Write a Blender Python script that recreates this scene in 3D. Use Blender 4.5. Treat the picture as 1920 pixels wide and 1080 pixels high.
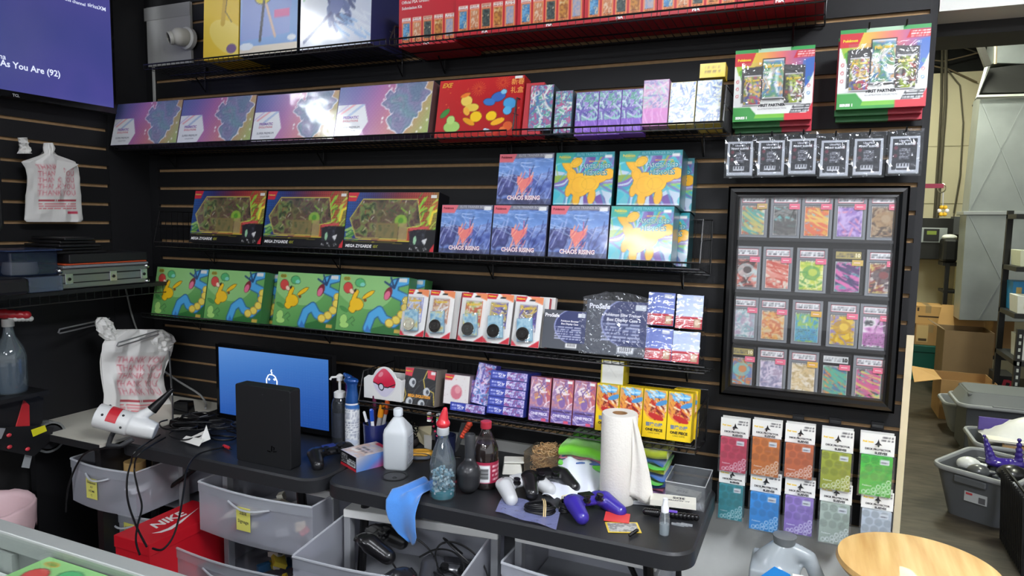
import bpy, math, random
import numpy as np
from mathutils import Vector, Matrix, Euler

for o in list(bpy.data.objects):
    bpy.data.objects.remove(o)
SC = bpy.context.scene
COL = SC.collection

# ------------------------------------------------------------------ camera
FPX = 1290.68
YAW, PITCH, ROLL = -0.411238, -0.0978887, 0.0167313
CAM = np.array([2.71487, -2.17889, 1.54903])

def _basis():
    cy, sy, cp, sp = math.cos(YAW), math.sin(YAW), math.cos(PITCH), math.sin(PITCH)
    f = np.array([sy * cp, cy * cp, sp]); r = np.array([cy, -sy, 0.0]); u = np.cross(r, f)
    return (math.cos(ROLL) * r + math.sin(ROLL) * u, -math.sin(ROLL) * r + math.cos(ROLL) * u, f)
RV, UV, FV = _basis()
cam_d = bpy.data.cameras.new('camera')
cam_d.sensor_width = 36.0
cam_d.lens = 36.0 * FPX / 1920.0
cam_d.clip_start = 0.05
cam_d.clip_end = 60
cam = bpy.data.objects.new('camera', cam_d)
COL.objects.link(cam)
cam.matrix_world = Matrix(((RV[0], UV[0], -FV[0], CAM[0]), (RV[1], UV[1], -FV[1], CAM[1]),
                           (RV[2], UV[2], -FV[2], CAM[2]), (0, 0, 0, 1)))
SC.camera = cam

# ------------------------------------------------------------------ world + exposure
W = bpy.data.worlds.new('world'); SC.world = W; W.use_nodes = True
bg = W.node_tree.nodes['Background']
bg.inputs[0].default_value = (0.93, 0.96, 1.0, 1)
bg.inputs[1].default_value = 0.5
SC.view_settings.view_transform = 'Standard'
SC.view_settings.look = 'None'
SC.view_settings.gamma = 1.0
SC.view_settings.exposure = 0.55
SC.view_settings.use_curve_mapping = False

# ceiling lamps: x, y, z, size x, size y, emission strength
LAMPS = [(3.7, -1.9, 2.98, 0.6, 1.2, 40.0), (1.95, -2.05, 2.98, 0.5, 0.9, 8.0), (-0.42, -1.8, 2.98, 0.45, 0.7, 22.0),
         (1.2, -5.2, 2.98, 1.2, 0.6, 34.0), (3.6, -5.4, 2.98, 1.2, 0.6, 34.0)]
BACK_LAMPS = [(4.3, 1.7, 3.5, 0.3, 1.4, 45.0), (3.6, 4.7, 3.5, 0.3, 1.4, 50.0)]
# ------------------------------------------------------------------ geometry helpers
def ray(x, y):
    return FV + (x - 960) / FPX * RV - (y - 540) / FPX * UV
def atY(x, y, Y=0.0):
    a = ray(x, y); return CAM + a * (Y - CAM[1]) / a[1]
def atX(x, y, X=0.0):
    a = ray(x, y); return CAM + a * (X - CAM[0]) / a[0]
def atZ(x, y, Z=0.0):
    a = ray(x, y); return CAM + a * (Z - CAM[2]) / a[2]
def mpp(p):
    """metres per photo pixel at a world point"""
    return float((np.array(p) - CAM) @ FV) / FPX
TZ = 0.74
rnd = random.Random(7)

def lin(c):
    c = np.asarray(c, float)
    return np.where(c <= 0.04045, c / 12.92, ((c + 0.055) / 1.055) ** 2.4)
def hx(s):
    if not isinstance(s, str): return np.array(s, float)
    return np.array([int(s[i:i + 2], 16) / 255 for i in (0, 2, 4)])

MATS = {}
def mat(hexcol, rough=0.5, metal=0.0, coat=0.0, noise=0.0, nscale=40.0, bump=0.0, bscale=200.0, name=None, spec=0.5, sheen=0.0, sub=0.0, stretch=None):
    key = ('m', hexcol, rough, metal, coat, noise, nscale, bump, bscale, spec, sheen, sub, stretch)
    if key in MATS: return MATS[key]
    m = bpy.data.materials.new(name or 'surface_' + str(hexcol)); m.use_nodes = True
    nt = m.node_tree; b = nt.nodes['Principled BSDF']
    c = lin(hx(hexcol))
    b.inputs['Base Color'].default_value = (*c, 1)
    b.inputs['Roughness'].default_value = rough
    b.inputs['Metallic'].default_value = metal
    b.inputs['Coat Weight'].default_value = coat
    b.inputs['Coat Roughness'].default_value = 0.08
    b.inputs['Specular IOR Level'].default_value = spec
    b.inputs['Sheen Weight'].default_value = sheen
    if sub:
        b.inputs['Subsurface Weight'].default_value = sub
        b.inputs['Subsurface Radius'].default_value = (0.02, 0.02, 0.02)
    tc = nt.nodes.new('ShaderNodeTexCoord')
    src = tc.outputs['Object']
    if stretch:
        mp = nt.nodes.new('ShaderNodeMapping'); mp.inputs['Scale'].default_value = stretch
        nt.links.new(src, mp.inputs['Vector']); src = mp.outputs['Vector']
    n = nt.nodes.new('ShaderNodeTexNoise'); n.inputs['Scale'].default_value = nscale; n.inputs['Detail'].default_value = 3
    nt.links.new(src, n.inputs['Vector'])
    mx = nt.nodes.new('ShaderNodeMix'); mx.data_type = 'RGBA'
    k = max(noise, 0.02)
    mx.inputs['A'].default_value = (*np.clip(c * (1 - k), 0, 1), 1); mx.inputs['B'].default_value = (*np.clip(c * (1 + k), 0, 1), 1)
    nt.links.new(n.outputs['Fac'], mx.inputs['Factor'])
    nt.links.new(mx.outputs['Result'], b.inputs['Base Color'])
    if bump:
        n2 = nt.nodes.new('ShaderNodeTexNoise'); n2.inputs['Scale'].default_value = bscale
        nt.links.new(src, n2.inputs['Vector'])
        bp = nt.nodes.new('ShaderNodeBump'); bp.inputs['Strength'].default_value = bump; bp.inputs['Distance'].default_value = 0.002
        nt.links.new(n2.outputs['Fac'], bp.inputs['Height']); nt.links.new(bp.outputs['Normal'], b.inputs['Normal'])
    MATS[key] = m
    return m

def pmat(rough=0.35, coat=0.0, crough=0.1, bump=0.0, bscale=12.0, metal=0.0, name='printed_card'):
    """print on card: colour stored per face corner of the mesh"""
    key = ('p', rough, coat, crough, bump, bscale, metal)
    if key in MATS: return MATS[key]
    m = bpy.data.materials.new(name); m.use_nodes = True
    nt = m.node_tree; b = nt.nodes['Principled BSDF']
    at = nt.nodes.new('ShaderNodeAttribute'); at.attribute_name = 'Col'
    nt.links.new(at.outputs['Color'], b.inputs['Base Color'])
    b.inputs['Roughness'].default_value = rough
    b.inputs['Metallic'].default_value = metal
    b.inputs['Coat Weight'].default_value = coat
    b.inputs['Coat Roughness'].default_value = crough
    if bump:
        tc = nt.nodes.new('ShaderNodeTexCoord')
        n2 = nt.nodes.new('ShaderNodeTexNoise'); n2.inputs['Scale'].default_value = bscale; n2.inputs['Detail'].default_value = 1.5
        nt.links.new(tc.outputs['Object'], n2.inputs['Vector'])
        bp = nt.nodes.new('ShaderNodeBump'); bp.inputs['Strength'].default_value = bump; bp.inputs['Distance'].default_value = 0.01
        nt.links.new(n2.outputs['Fac'], bp.inputs['Height']); nt.links.new(bp.outputs['Normal'], b.inputs['Coat Normal'])
        nt.links.new(bp.outputs['Normal'], b.inputs['Normal'])
    MATS[key] = m
    return m

def clear(tint='ffffff', alpha=0.25, rough=0.05, gloss=0.35, bump=0.0, bscale=30.0, name='clear_plastic', fres=0.55):
    """thin clear or milky film: part see-through, part coloured, with a glossy skin"""
    key = ('c', tint, alpha, rough, gloss, bump, bscale, fres)
    if key in MATS: return MATS[key]
    m = bpy.data.materials.new(name); m.use_nodes = True
    nt = m.node_tree; nt.nodes.clear()
    out = nt.nodes.new('ShaderNodeOutputMaterial')
    tr = nt.nodes.new('ShaderNodeBsdfTransparent'); df = nt.nodes.new('ShaderNodeBsdfDiffuse'); gl = nt.nodes.new('ShaderNodeBsdfGlossy')
    c = lin(hx(tint))
    tr.inputs[0].default_value = (*(0.5 + 0.5 * c), 1)
    df.inputs[0].default_value = (*c, 1)
    gl.inputs['Roughness'].default_value = rough
    m1 = nt.nodes.new('ShaderNodeMixShader'); m1.inputs[0].default_value = alpha
    nt.links.new(tr.outputs[0], m1.inputs[1]); nt.links.new(df.outputs[0], m1.inputs[2])
    fr = nt.nodes.new('ShaderNodeLayerWeight'); fr.inputs[0].default_value = 0.5
    pw = nt.nodes.new('ShaderNodeMath'); pw.operation = 'POWER'; pw.inputs[1].default_value = 4.0
    nt.links.new(fr.outputs['Facing'], pw.inputs[0])
    mul = nt.nodes.new('ShaderNodeMath'); mul.operation = 'MULTIPLY_ADD'; mul.inputs[1].default_value = fres; mul.inputs[2].default_value = 0.03 + gloss * 0.07
    nt.links.new(pw.outputs[0], mul.inputs[0])
    m2 = nt.nodes.new('ShaderNodeMixShader')
    nt.links.new(mul.outputs[0], m2.inputs[0]); nt.links.new(m1.outputs[0], m2.inputs[1]); nt.links.new(gl.outputs[0], m2.inputs[2])
    if bump:
        tc = nt.nodes.new('ShaderNodeTexCoord')
        n2 = nt.nodes.new('ShaderNodeTexNoise'); n2.inputs['Scale'].default_value = bscale; n2.inputs['Detail'].default_value = 2
        n2.inputs['Distortion'].default_value = 1.2
        nt.links.new(tc.outputs['Object'], n2.inputs['Vector'])
        bp = nt.nodes.new('ShaderNodeBump'); bp.inputs['Strength'].default_value = bump; bp.inputs['Distance'].default_value = 0.01
        nt.links.new(n2.outputs['Fac'], bp.inputs['Height'])
        nt.links.new(bp.outputs['Normal'], gl.inputs['Normal']); nt.links.new(bp.outputs['Normal'], fr.inputs['Normal'])
    nt.links.new(m2.outputs[0], out.inputs[0])
    MATS[key] = m
    return m

def emit(hexcol, strength, name='glowing'):
    key = ('e', hexcol, strength)
    if key in MATS: return MATS[key]
    m = bpy.data.materials.new(name); m.use_nodes = True
    nt = m.node_tree; nt.nodes.clear()
    out = nt.nodes.new('ShaderNodeOutputMaterial'); e = nt.nodes.new('ShaderNodeEmission')
    e.inputs[0].default_value = (*lin(hx(hexcol)), 1); e.inputs[1].default_value = strength
    nt.links.new(e.outputs[0], out.inputs[0]); MATS[key] = m
    return m
def emit_col(strength):
    key = ('ec', strength)
    if key in MATS: return MATS[key]
    m = bpy.data.materials.new('screen'); m.use_nodes = True
    nt = m.node_tree; b = nt.nodes['Principled BSDF']
    at = nt.nodes.new('ShaderNodeAttribute'); at.attribute_name = 'Col'
    b.inputs['Base Color'].default_value = (0.01, 0.01, 0.012, 1); b.inputs['Roughness'].default_value = 0.25
    nt.links.new(at.outputs['Color'], b.inputs['Emission Color']); b.inputs['Emission Strength'].default_value = strength
    MATS[key] = m
    return m

BLACKP = mat('141416', 0.45, name='black_plastic')
BLACKG = mat('0c0c0e', 0.15, name='glossy_black_plastic')
WIRE = mat('0d0d0e', 0.35, metal=0.0, spec=0.6, name='black_wire')
WHITEP = mat('e6e6e4', 0.35, name='white_plastic')
CHROME = mat('b8babc', 0.18, metal=1.0, name='chrome')
PRINT = pmat(0.42, name='printed_card')
GLOSS = pmat(0.30, coat=0.55, crough=0.09, bump=0.12, bscale=9, name='shrink_wrapped_print')
SOFTP = pmat(0.6, name='matte_print')
FOIL = pmat(0.34, coat=0.7, crough=0.10, bump=0.15, bscale=14, metal=0.0, name='foil_print')

# ------------------------------------------------------------------ text
_TX = {}
def text2d(s, bold=0.0, shear=0.0, res=2, spacing=1.0):
    key = (s, bold, shear, res, spacing)
    if key in _TX: return _TX[key]
    cu = bpy.data.curves.new('t', 'FONT'); cu.body = s; cu.size = 1.0; cu.resolution_u = res; cu.shear = shear
    cu.space_character = spacing
    cu.offset = bold; cu.fill_mode = 'FRONT'; cu.align_x = 'CENTER'
    o = bpy.data.objects.new('t', cu); COL.objects.link(o)
    dg = bpy.context.evaluated_depsgraph_get(); dg.update()
    me = bpy.data.meshes.new_from_object(o.evaluated_get(dg))
    n = len(me.vertices); co = np.zeros(n * 3); me.vertices.foreach_get('co', co); co = co.reshape(-1, 3)[:, :2]
    fs = [tuple(p.vertices) for p in me.polygons]
    bpy.data.objects.remove(o); bpy.data.curves.remove(cu); bpy.data.meshes.remove(me)
    if n:
        mn, mx = co.min(0), co.max(0); co = co - (mn + mx) / 2; size = mx - mn
    else: size = np.array([1, 1.])
    _TX[key] = (co, fs, size)
    return _TX[key]

# ------------------------------------------------------------------ mesh builder
class MB:
    def __init__(s): s.v = []; s.f = []; s.c = []; s.m = []; s.mats = []; s.ng = 0
    def mi(s, m):
        if m not in s.mats: s.mats.append(m)
        return s.mats.index(m)
    def add(s, vs, fs, m, col=None, M=None):
        k = len(s.v)
        if M is not None: vs = [tuple(M @ Vector(v)) for v in vs]
        s.v.extend(tuple(map(float, v)) for v in vs)
        i = s.mi(m)
        c = None if col is None else tuple(lin(hx(col)))
        for f in fs:
            s.f.append(tuple(a + k for a in f)); s.m.append(i); s.c.append(c)
        return s
    def box(s, x0, x1, y0, y1, z0, z1, m, col=None, M=None, top=None):
        """top=(sx,sy): shrink of the top face"""
        tx, ty = (top or (0, 0))
        vs = [(x0, y0, z0), (x1, y0, z0), (x1, y1, z0), (x0, y1, z0),
              (x0 + tx, y0 + ty, z1), (x1 - tx, y0 + ty, z1), (x1 - tx, y1 - ty, z1), (x0 + tx, y1 - ty, z1)]
        return s.add(vs, [(0, 3, 2, 1), (4, 5, 6, 7), (0, 1, 5, 4), (1, 2, 6, 5), (2, 3, 7, 6), (3, 0, 4, 7)], m, col, M)
    def prism(s, pts, y0, y1, m, col=None, M=None, axis='y'):
        """outline in (a,b) extruded along axis"""
        n = len(pts)
        def P(a, b, t): return {'y': (a, t, b), 'z': (a, b, t), 'x': (t, a, b)}[axis]
        vs = [P(a, b, y0) for a, b in pts] + [P(a, b, y1) for a, b in pts]
        fs = [tuple(range(n)), tuple(range(2 * n - 1, n - 1, -1))]
        fs += [(i, i + n, (i + 1) % n + n, (i + 1) % n) for i in range(n)]
        return s.add(vs, fs, m, col, M)
    def lathe(s, prof, m, col=None, c=(0, 0, 0), n=24, M=None, sx=1, sy=1, caps=True):
        vs = []; fs = []
        for r, z in prof:
            for k in range(n):
                a = 2 * math.pi * k / n
                vs.append((c[0] + r * math.cos(a) * sx, c[1] + r * math.sin(a) * sy, c[2] + z))
        for j in range(len(prof) - 1):
            for k in range(n):
                k2 = (k + 1) % n
                fs.append((j * n + k, j * n + k2, (j + 1) * n + k2, (j + 1) * n + k))
        if caps:
            fs.append(tuple(range(n - 1, -1, -1))); fs.append(tuple(range((len(prof) - 1) * n, len(prof) * n)))
        return s.add(vs, fs, m, col, M)
    def cyl(s, a, b, r, m, col=None, n=12, r2=None):
        return s.tube([a, b], r, m, col, n, r2=r2)
    def tube(s, path, r, m, col=None, n=6, M=None, r2=None, closed=False):
        P = [Vector(p) for p in path]; vs = []; fs = []
        up = None
        for i, p in enumerate(P):
            if closed: t = (P[(i + 1) % len(P)] - P[i - 1])
            else: t = (P[min(i + 1, len(P) - 1)] - P[max(i - 1, 0)])
            if t.length < 1e-9: t = Vector((0, 0, 1))
            t.normalize()
            if up is None:
                up = Vector((0, 0, 1)) if abs(t.z) < 0.9 else Vector((1, 0, 0))
            u = (up - t * up.dot(t))
            if u.length < 1e-6: u = t.orthogonal()
            u.normalize(); w = t.cross(u); up = u
            rr = r if r2 is None else r + (r2 - r) * i / max(1, len(P) - 1)
            for k in range(n):
                a = 2 * math.pi * (k + 0.5) / n
                vs.append(p + u * rr * math.cos(a) + w * rr * math.sin(a))
        m_ = len(P)
        for i in range(m_ if closed else m_ - 1):
            j = (i + 1) % m_
            for k in range(n):
                k2 = (k + 1) % n
                fs.append((i * n + k, i * n + k2, j * n + k2, j * n + k))
        if not closed:
            fs.append(tuple(range(n - 1, -1, -1))); fs.append(tuple(range((m_ - 1) * n, m_ * n)))
        return s.add(vs, fs, m, col, M)
    def ball(s, c, r, m, col=None, n=14, sc=(1, 1, 1), M=None):
        vs = []; fs = []; h = n // 2
        for j in range(1, h):
            t = math.pi * j / h
            for k in range(n):
                a = 2 * math.pi * k / n
                vs.append((c[0] + r * sc[0] * math.sin(t) * math.cos(a), c[1] + r * sc[1] * math.sin(t) * math.sin(a), c[2] + r * sc[2] * math.cos(t)))
        vs.append((c[0], c[1], c[2] + r * sc[2])); vs.append((c[0], c[1], c[2] - r * sc[2]))
        T, B = len(vs) - 2, len(vs) - 1
        for k in range(n):
            k2 = (k + 1) % n
            fs.append((T, k, k2)); fs.append((B, (h - 2) * n + k2, (h - 2) * n + k))
            for j in range(h - 2):
                fs.append((j * n + k, (j + 1) * n + k, (j + 1) * n + k2, j * n + k2))
        return s.add(vs, fs, m, col, M)
    def caps(s, a, b, r1, r2, m, n=12, steps=5):
        a = Vector(a); b = Vector(b)
        for i in range(steps + 1):
            t = i / steps; s.ball(tuple(a.lerp(b, t)), r1 + (r2 - r1) * t, m, n=n)
        return s
    def grid(s, cv, m, P):
        """canvas -> coloured grid; P(u,v) gives a 3d point, v down"""
        img = cv.final(); ny, nx = img.shape[:2]
        k = len(s.v); i = s.mi(m)
        for b in range(ny):
            for a in range(nx):
                s.v.append(tuple(map(float, P(a / (nx - 1), b / (ny - 1)))))
        L = lin(img)
        for b in range(ny - 1):
            for a in range(nx - 1):
                q = k + b * nx + a
                s.f.append((q + nx, q + nx + 1, q + 1, q)); s.m.append(i)
                s.c.append(np.array([L[b + 1, a], L[b + 1, a + 1], L[b, a + 1], L[b, a]]))
        return s
    def face(s, cv, m, x0, x1, z0, z1, y):
        return s.grid(cv, m, lambda u, v: (x0 + (x1 - x0) * u, y, z1 + (z0 - z1) * v))
    def text(s, t, m, col, P, h=None, w=None, bold=0.0, shear=0.0, rot=0.0, spacing=1.0, res=2, squash=None):
        """P(a,b)-> 3d point for a flat offset (a,b) in metres from the text's centre"""
        co, fs, size = text2d(t, bold, shear, res, spacing)
        if not fs: return s
        if w is not None and h is not None: sc = np.array([w / size[0], h / size[1]])
        elif w is not None: sc = np.array([w / size[0]] * 2)
        else: sc = np.array([h / size[1]] * 2)
        q = co * sc; cr, sr = math.cos(rot), math.sin(rot)
        vs = [P(a * cr - b * sr, a * sr + b * cr) for a, b in q]
        return s.add(vs, fs, m, col)
    def ftext(s, t, m, col, x, z, y, **k):
        return s.text(t, m, col, lambda a, b: (x + a, y, z + b), **k)
    def build(s, name, parent=None, smooth=None, bevel=0.0, seg=2, mods=None):
        me = bpy.data.meshes.new(name)
        me.from_pydata(s.v, [], s.f)
        for m in s.mats: me.materials.append(m)
        me.polygons.foreach_set('material_index', s.m)
        if any(c is not None for c in s.c):
            ca = me.color_attributes.new('Col', 'FLOAT_COLOR', 'CORNER')
            buf = np.ones((len(me.loops), 4), np.float32); p = 0
            for f, c in zip(s.f, s.c):
                n = len(f)
                if c is not None: buf[p:p + n, :3] = c
                p += n
            ca.data.foreach_set('color', buf.ravel())
        me.update()
        if smooth:
            me.polygons.foreach_set('use_smooth', [True] * len(me.polygons))
            me.set_sharp_from_angle(angle=math.radians(smooth))
        o = bpy.data.objects.new(name, me); COL.objects.link(o)
        if parent is not None: o.parent = parent
        if bevel:
            b = o.modifiers.new('b', 'BEVEL'); b.width = bevel; b.segments = seg; b.limit_method = 'ANGLE'; b.angle_limit = math.radians(35)
            b.harden_normals = False
        return o

def remesh(o, size=0.003, smooth=6, sub=False):
    """melt the overlapping shapes of a mesh into one skin"""
    r = o.modifiers.new('r', 'REMESH'); r.mode = 'VOXEL'; r.voxel_size = size; r.use_smooth_shade = True
    s = o.modifiers.new('s', 'SMOOTH'); s.iterations = smooth; s.factor = 0.6
    dg = bpy.context.evaluated_depsgraph_get(); dg.update()
    me = bpy.data.meshes.new_from_object(o.evaluated_get(dg))
    mats = [m for m in o.data.materials]
    o.modifiers.clear(); old = o.data; o.data = me
    if not me.materials:
        for m in mats: me.materials.append(m)
    me.polygons.foreach_set('use_smooth', [True] * len(me.polygons))
    return o

def empty(name, loc=(0, 0, 0), rz=0.0, rx=0.0, ry=0.0):
    o = bpy.data.objects.new(name, None); COL.objects.link(o)
    o.location = tuple(float(a) for a in loc); o.rotation_euler = (rx, ry, rz); o.empty_display_size = 0.05
    return o
def tag(o, label, cat, group=None, kind=None):
    o['label'] = label; o['category'] = cat
    if group: o['group'] = group
    if kind: o['kind'] = kind
    return o
def struct(o):
    o['kind'] = 'structure'; return o
def place(o, loc, rz=0.0, rx=0.0, ry=0.0):
    o.location = tuple(float(a) for a in loc); o.rotation_euler = (rx, ry, rz); return o
def dup(root, loc=None, rz=None, label=None, group=None):
    r = root.copy(); COL.objects.link(r)
    if loc is not None: r.location = tuple(float(a) for a in loc)
    if rz is not None: r.rotation_euler.z = rz
    if label: r['label'] = label
    if group: r['group'] = group
    for ch in root.children:
        c = ch.copy(); COL.objects.link(c); c.parent = r
        for g in ch.children:
            d = g.copy(); COL.objects.link(d); d.parent = c
    return r
def spline(pts, n=8):
    P = [Vector(p) for p in pts]; out = []
    for i in range(len(P) - 1):
        a = P[max(i - 1, 0)]; b = P[i]; c = P[i + 1]; d = P[min(i + 2, len(P) - 1)]
        for k in range(n):
            t = k / n
            out.append(0.5 * ((2 * b) + (c - a) * t + (2 * a - 5 * b + 4 * c - d) * t * t + (3 * b - a - 3 * c + d) * t ** 3))
    out.append(P[-1]); return out
def rrect(x0, x1, z0, z1, r, n=5):
    pts = []
    for cx, cz, a0 in ((x1 - r, z1 - r, 0), (x0 + r, z1 - r, 90), (x0 + r, z0 + r, 180), (x1 - r, z0 + r, 270)):
        for k in range(n + 1):
            a = math.radians(a0 + 90 * k / n); pts.append((cx + r * math.cos(a), cz + r * math.sin(a)))
    return pts

# ------------------------------------------------------------------ painter for printed faces
class CV:
    def __init__(s, nx, ny, col='ffffff', w=1.0, h=1.0):
        s.nx, s.ny = nx, ny; s.w, s.h = w, h
        u = (np.arange(2 * nx) + 0.5) / (2 * nx); v = (np.arange(2 * ny) + 0.5) / (2 * ny)
        s.U, s.V = np.meshgrid(u, v); s.X = s.U * w; s.Y = s.V * h
        s.a = np.zeros((2 * ny, 2 * nx, 3)) + hx(col)
        s.clip = None
    def put(s, mask, col, al=1.0):
        m = mask.astype(float) * al
        if s.clip is not None: m = m * s.clip
        m = m[..., None]
        c = col if isinstance(col, np.ndarray) and col.ndim == 3 else hx(col)
        s.a = s.a * (1 - m) + c * m; return s
    def grad(s, cols, ang=0.0, mask=None, al=1.0):
        c = np.array([hx(k) for k in cols]); a = math.radians(ang)
        t = (s.U - .5) * math.cos(a) + (s.V - .5) * math.sin(a)
        t = (t - t.min()) / (t.max() - t.min()) * (len(c) - 1)
        i = np.clip(t.astype(int), 0, len(c) - 2); f = (t - i)[..., None]
        im = c[i] * (1 - f) + c[i + 1] * f
        return s.put(np.ones_like(s.U) if mask is None else mask, im, al)
    def rect(s, x0, y0, x1, y1, col, al=1.0): return s.put((s.U >= x0) & (s.U < x1) & (s.V >= y0) & (s.V < y1), col, al)
    def m_ell(s, cx, cy, rx, ry, rot=0.0):
        a = math.radians(rot); dx = (s.U - cx) * s.w; dy = (s.V - cy) * s.h
        p = dx * math.cos(a) + dy * math.sin(a); q = -dx * math.sin(a) + dy * math.cos(a)
        return (p / rx) ** 2 + (q / ry) ** 2 < 1
    def ell(s, cx, cy, rx, ry, col, rot=0.0, al=1.0): return s.put(s.m_ell(cx, cy, rx, ry, rot), col, al)
    def ring(s, cx, cy, rx, ry, t, col, rot=0.0, al=1.0):
        return s.put(s.m_ell(cx, cy, rx, ry, rot) & ~s.m_ell(cx, cy, rx - t, ry - t, rot), col, al)
    def m_poly(s, pts):
        ins = np.zeros_like(s.U, bool); n = len(pts)
        for i in range(n):
            x1, y1 = pts[i]; x2, y2 = pts[(i + 1) % n]
            if y1 == y2: continue
            c = ((y1 > s.V) != (y2 > s.V)) & (s.U < (x2 - x1) * (s.V - y1) / (y2 - y1) + x1)
            ins ^= c
        return ins
    def poly(s, pts, col, al=1.0): return s.put(s.m_poly(pts), col, al)
    def m_line(s, pts, t):
        m = np.zeros_like(s.U, bool)
        for (a, b), (c, d) in zip(pts[:-1], pts[1:]):
            ax, ay, bx, by = a * s.w, b * s.h, c * s.w, d * s.h
            L = (bx - ax) ** 2 + (by - ay) ** 2 + 1e-12
            q = np.clip(((s.X - ax) * (bx - ax) + (s.Y - ay) * (by - ay)) / L, 0, 1)
            m |= (s.X - ax - q * (bx - ax)) ** 2 + (s.Y - ay - q * (by - ay)) ** 2 < (t / 2) ** 2
        return m
    def line(s, pts, t, col, al=1.0): return s.put(s.m_line(pts, t), col, al)
    def field(s, scale, seed):
        r = np.random.RandomState(seed); n = int(scale) + 3
        g = r.rand(n, n); u = s.U * scale; v = s.V * scale * s.h / s.w
        v = v % (n - 2)
        i = u.astype(int); j = v.astype(int); f = u - i; g2 = v - j
        f = f * f * (3 - 2 * f); g2 = g2 * g2 * (3 - 2 * g2)
        return (g[j, i] * (1 - f) + g[j, i + 1] * f) * (1 - g2) + (g[j + 1, i] * (1 - f) + g[j + 1, i + 1] * f) * g2
    def marble(s, cols, scale, seed, al=1.0, mask=None, bands=1.0):
        t = s.field(scale, seed) * .6 + s.field(scale * 2.3, seed + 1) * .28 + s.field(scale * 5, seed + 2) * .12
        t = np.clip((t - .22) / .56, 0, .999); t = (t * bands) % 1.0
        c = np.array([hx(k) for k in cols]); t = t * (len(c) - 1); i = t.astype(int); f = (t - i)[..., None]
        return s.put(np.ones_like(s.U) if mask is None else mask, c[i] * (1 - f) + c[np.minimum(i + 1, len(c) - 1)] * f, al)
    def rays(s, cx, cy, n, cols, seed=0, al=1.0, mask=None, wob=0.3):
        a = np.arctan2((s.V - cy) * s.h, (s.U - cx) * s.w) / (2 * math.pi) + .5
        a = a + wob * (s.field(6, seed) - .5) * .06
        r = np.random.RandomState(seed); tab = r.randint(0, len(cols), n + 1)
        i = (a * n).astype(int) % n
        c = np.array([hx(k) for k in cols])[tab[i]]
        return s.put(np.ones_like(s.U) if mask is None else mask, c, al)
    def scrib(s, x0, y0, x1, y1, col, seed, n=3, dens=.55, al=1.0):
        """rows of unreadably small print"""
        r = np.random.RandomState(seed)
        rows = np.floor((s.V - y0) / (y1 - y0) * n); fr = ((s.V - y0) / (y1 - y0) * n) % 1
        cu = np.floor((s.U - x0) / (x1 - x0) * 40).astype(int) % 40
        tab = r.rand(n + 1, 40) < dens
        m = (s.U >= x0) & (s.U < x1) & (s.V >= y0) & (s.V < y1) & (fr > .3) & (fr < .8)
        m &= tab[np.clip(rows.astype(int), 0, n), cu]
        return s.put(m, col, al)
    def sparkle(s, n, cols, rad, seed, box=(0, 0, 1, 1), al=.9):
        r = np.random.RandomState(seed)
        for _ in range(n):
            x = box[0] + r.rand() * (box[2] - box[0]); y = box[1] + r.rand() * (box[3] - box[1])
            q = rad * (.5 + r.rand())
            s.ell(x, y, q, q * (.4 + .8 * r.rand()), cols[r.randint(len(cols))], rot=r.rand() * 180, al=al)
        return s
    def strokes(s, n, cols, L, t, seed, ang=None, box=(0, 0, 1, 1), al=.9):
        r = np.random.RandomState(seed)
        for _ in range(n):
            x = box[0] + r.rand() * (box[2] - box[0]); y = box[1] + r.rand() * (box[3] - box[1])
            a = math.radians((r.rand() * 360) if ang is None else ang + r.randn() * 12); q = L * (.5 + r.rand())
            dx, dy = q * math.cos(a) / s.w, q * math.sin(a) / s.h
            s.line([(x - dx / 2, y - dy / 2), (x + dx * .1 * r.randn() / 3, y + dy * .1), (x + dx / 2, y + dy / 2)], t * (.5 + r.rand()), cols[r.randint(len(cols))], al)
        return s
    def text(s, t, u, v, w, h, col, al=1.0, bold=0.0):
        co, fs, size = text2d(t, bold); q = co / size * np.array([w, -h]) + np.array([u, v]); m = np.zeros_like(s.U, bool)
        for f in fs: m |= s.m_poly([tuple(q[i]) for i in f])
        return s.put(m, col, al)
    def final(s):
        a = s.a.reshape(s.ny, 2, s.nx, 2, 3).mean((1, 3)); return np.clip(a, 0, 1)
# ================================================================== SETTING
SLAT = mat('18181a', 0.55, noise=0.10, nscale=300, spec=.35, name='black_slat_laminate')
MDF = mat('a98860', 0.8, noise=0.25, nscale=60, name='raw_fibreboard_groove')
BLKW = mat('131316', 0.6, noise=0.15, nscale=30, name='black_wall_panel')
G = 0.0762
def groove(k): return 1.74 - k * G
def slatwall(name, k0, k1, a0, a1, axis):
    b = MB()
    for k in range(k0, k1):
        z1, z0 = groove(k) - 0.0062, groove(k + 1) + 0.0062
        if axis == 'Y': b.box(a0, a1, 0, 0.012, z0, z1, SLAT)
        else: b.box(-0.012, 0, a0, a1, z0, z1, SLAT)
    z1, z0 = groove(k0), groove(k1)
    if axis == 'Y': b.box(a0, a1, 0.0115, 0.03, z0, z1, MDF)
    else: b.box(-0.03, -0.0115, a0, a1, z0, z1, MDF)
    return struct(b.build(name))
slatwall('wall_back', -17, 14, 0.055, 2.966, 'Y')
slatwall('wall_left', -9, 6, -1.9, -0.19, 'X')
b = MB(); b.box(-0.03, 0.055, -0.0, 0.03, 0, 3.02, BLKW); b.box(-0.03, 0.004, -0.19, 0.0, 0.72, 3.02, BLKW)
struct(b.build('wall_corner'))
b = MB(); b.box(-0.03, 0.0, -1.9, -0.19, 1.214, groove(6), BLKW); b.box(-0.03, -0.002, -1.9, -0.19, 0.705, 1.2125, BLKW)
b.box(-0.03, -0.01, -1.9, 0.0, 0, 0.705, mat('0b0b0c', 0.8))
struct(b.build('wall_left_lower'))
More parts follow.
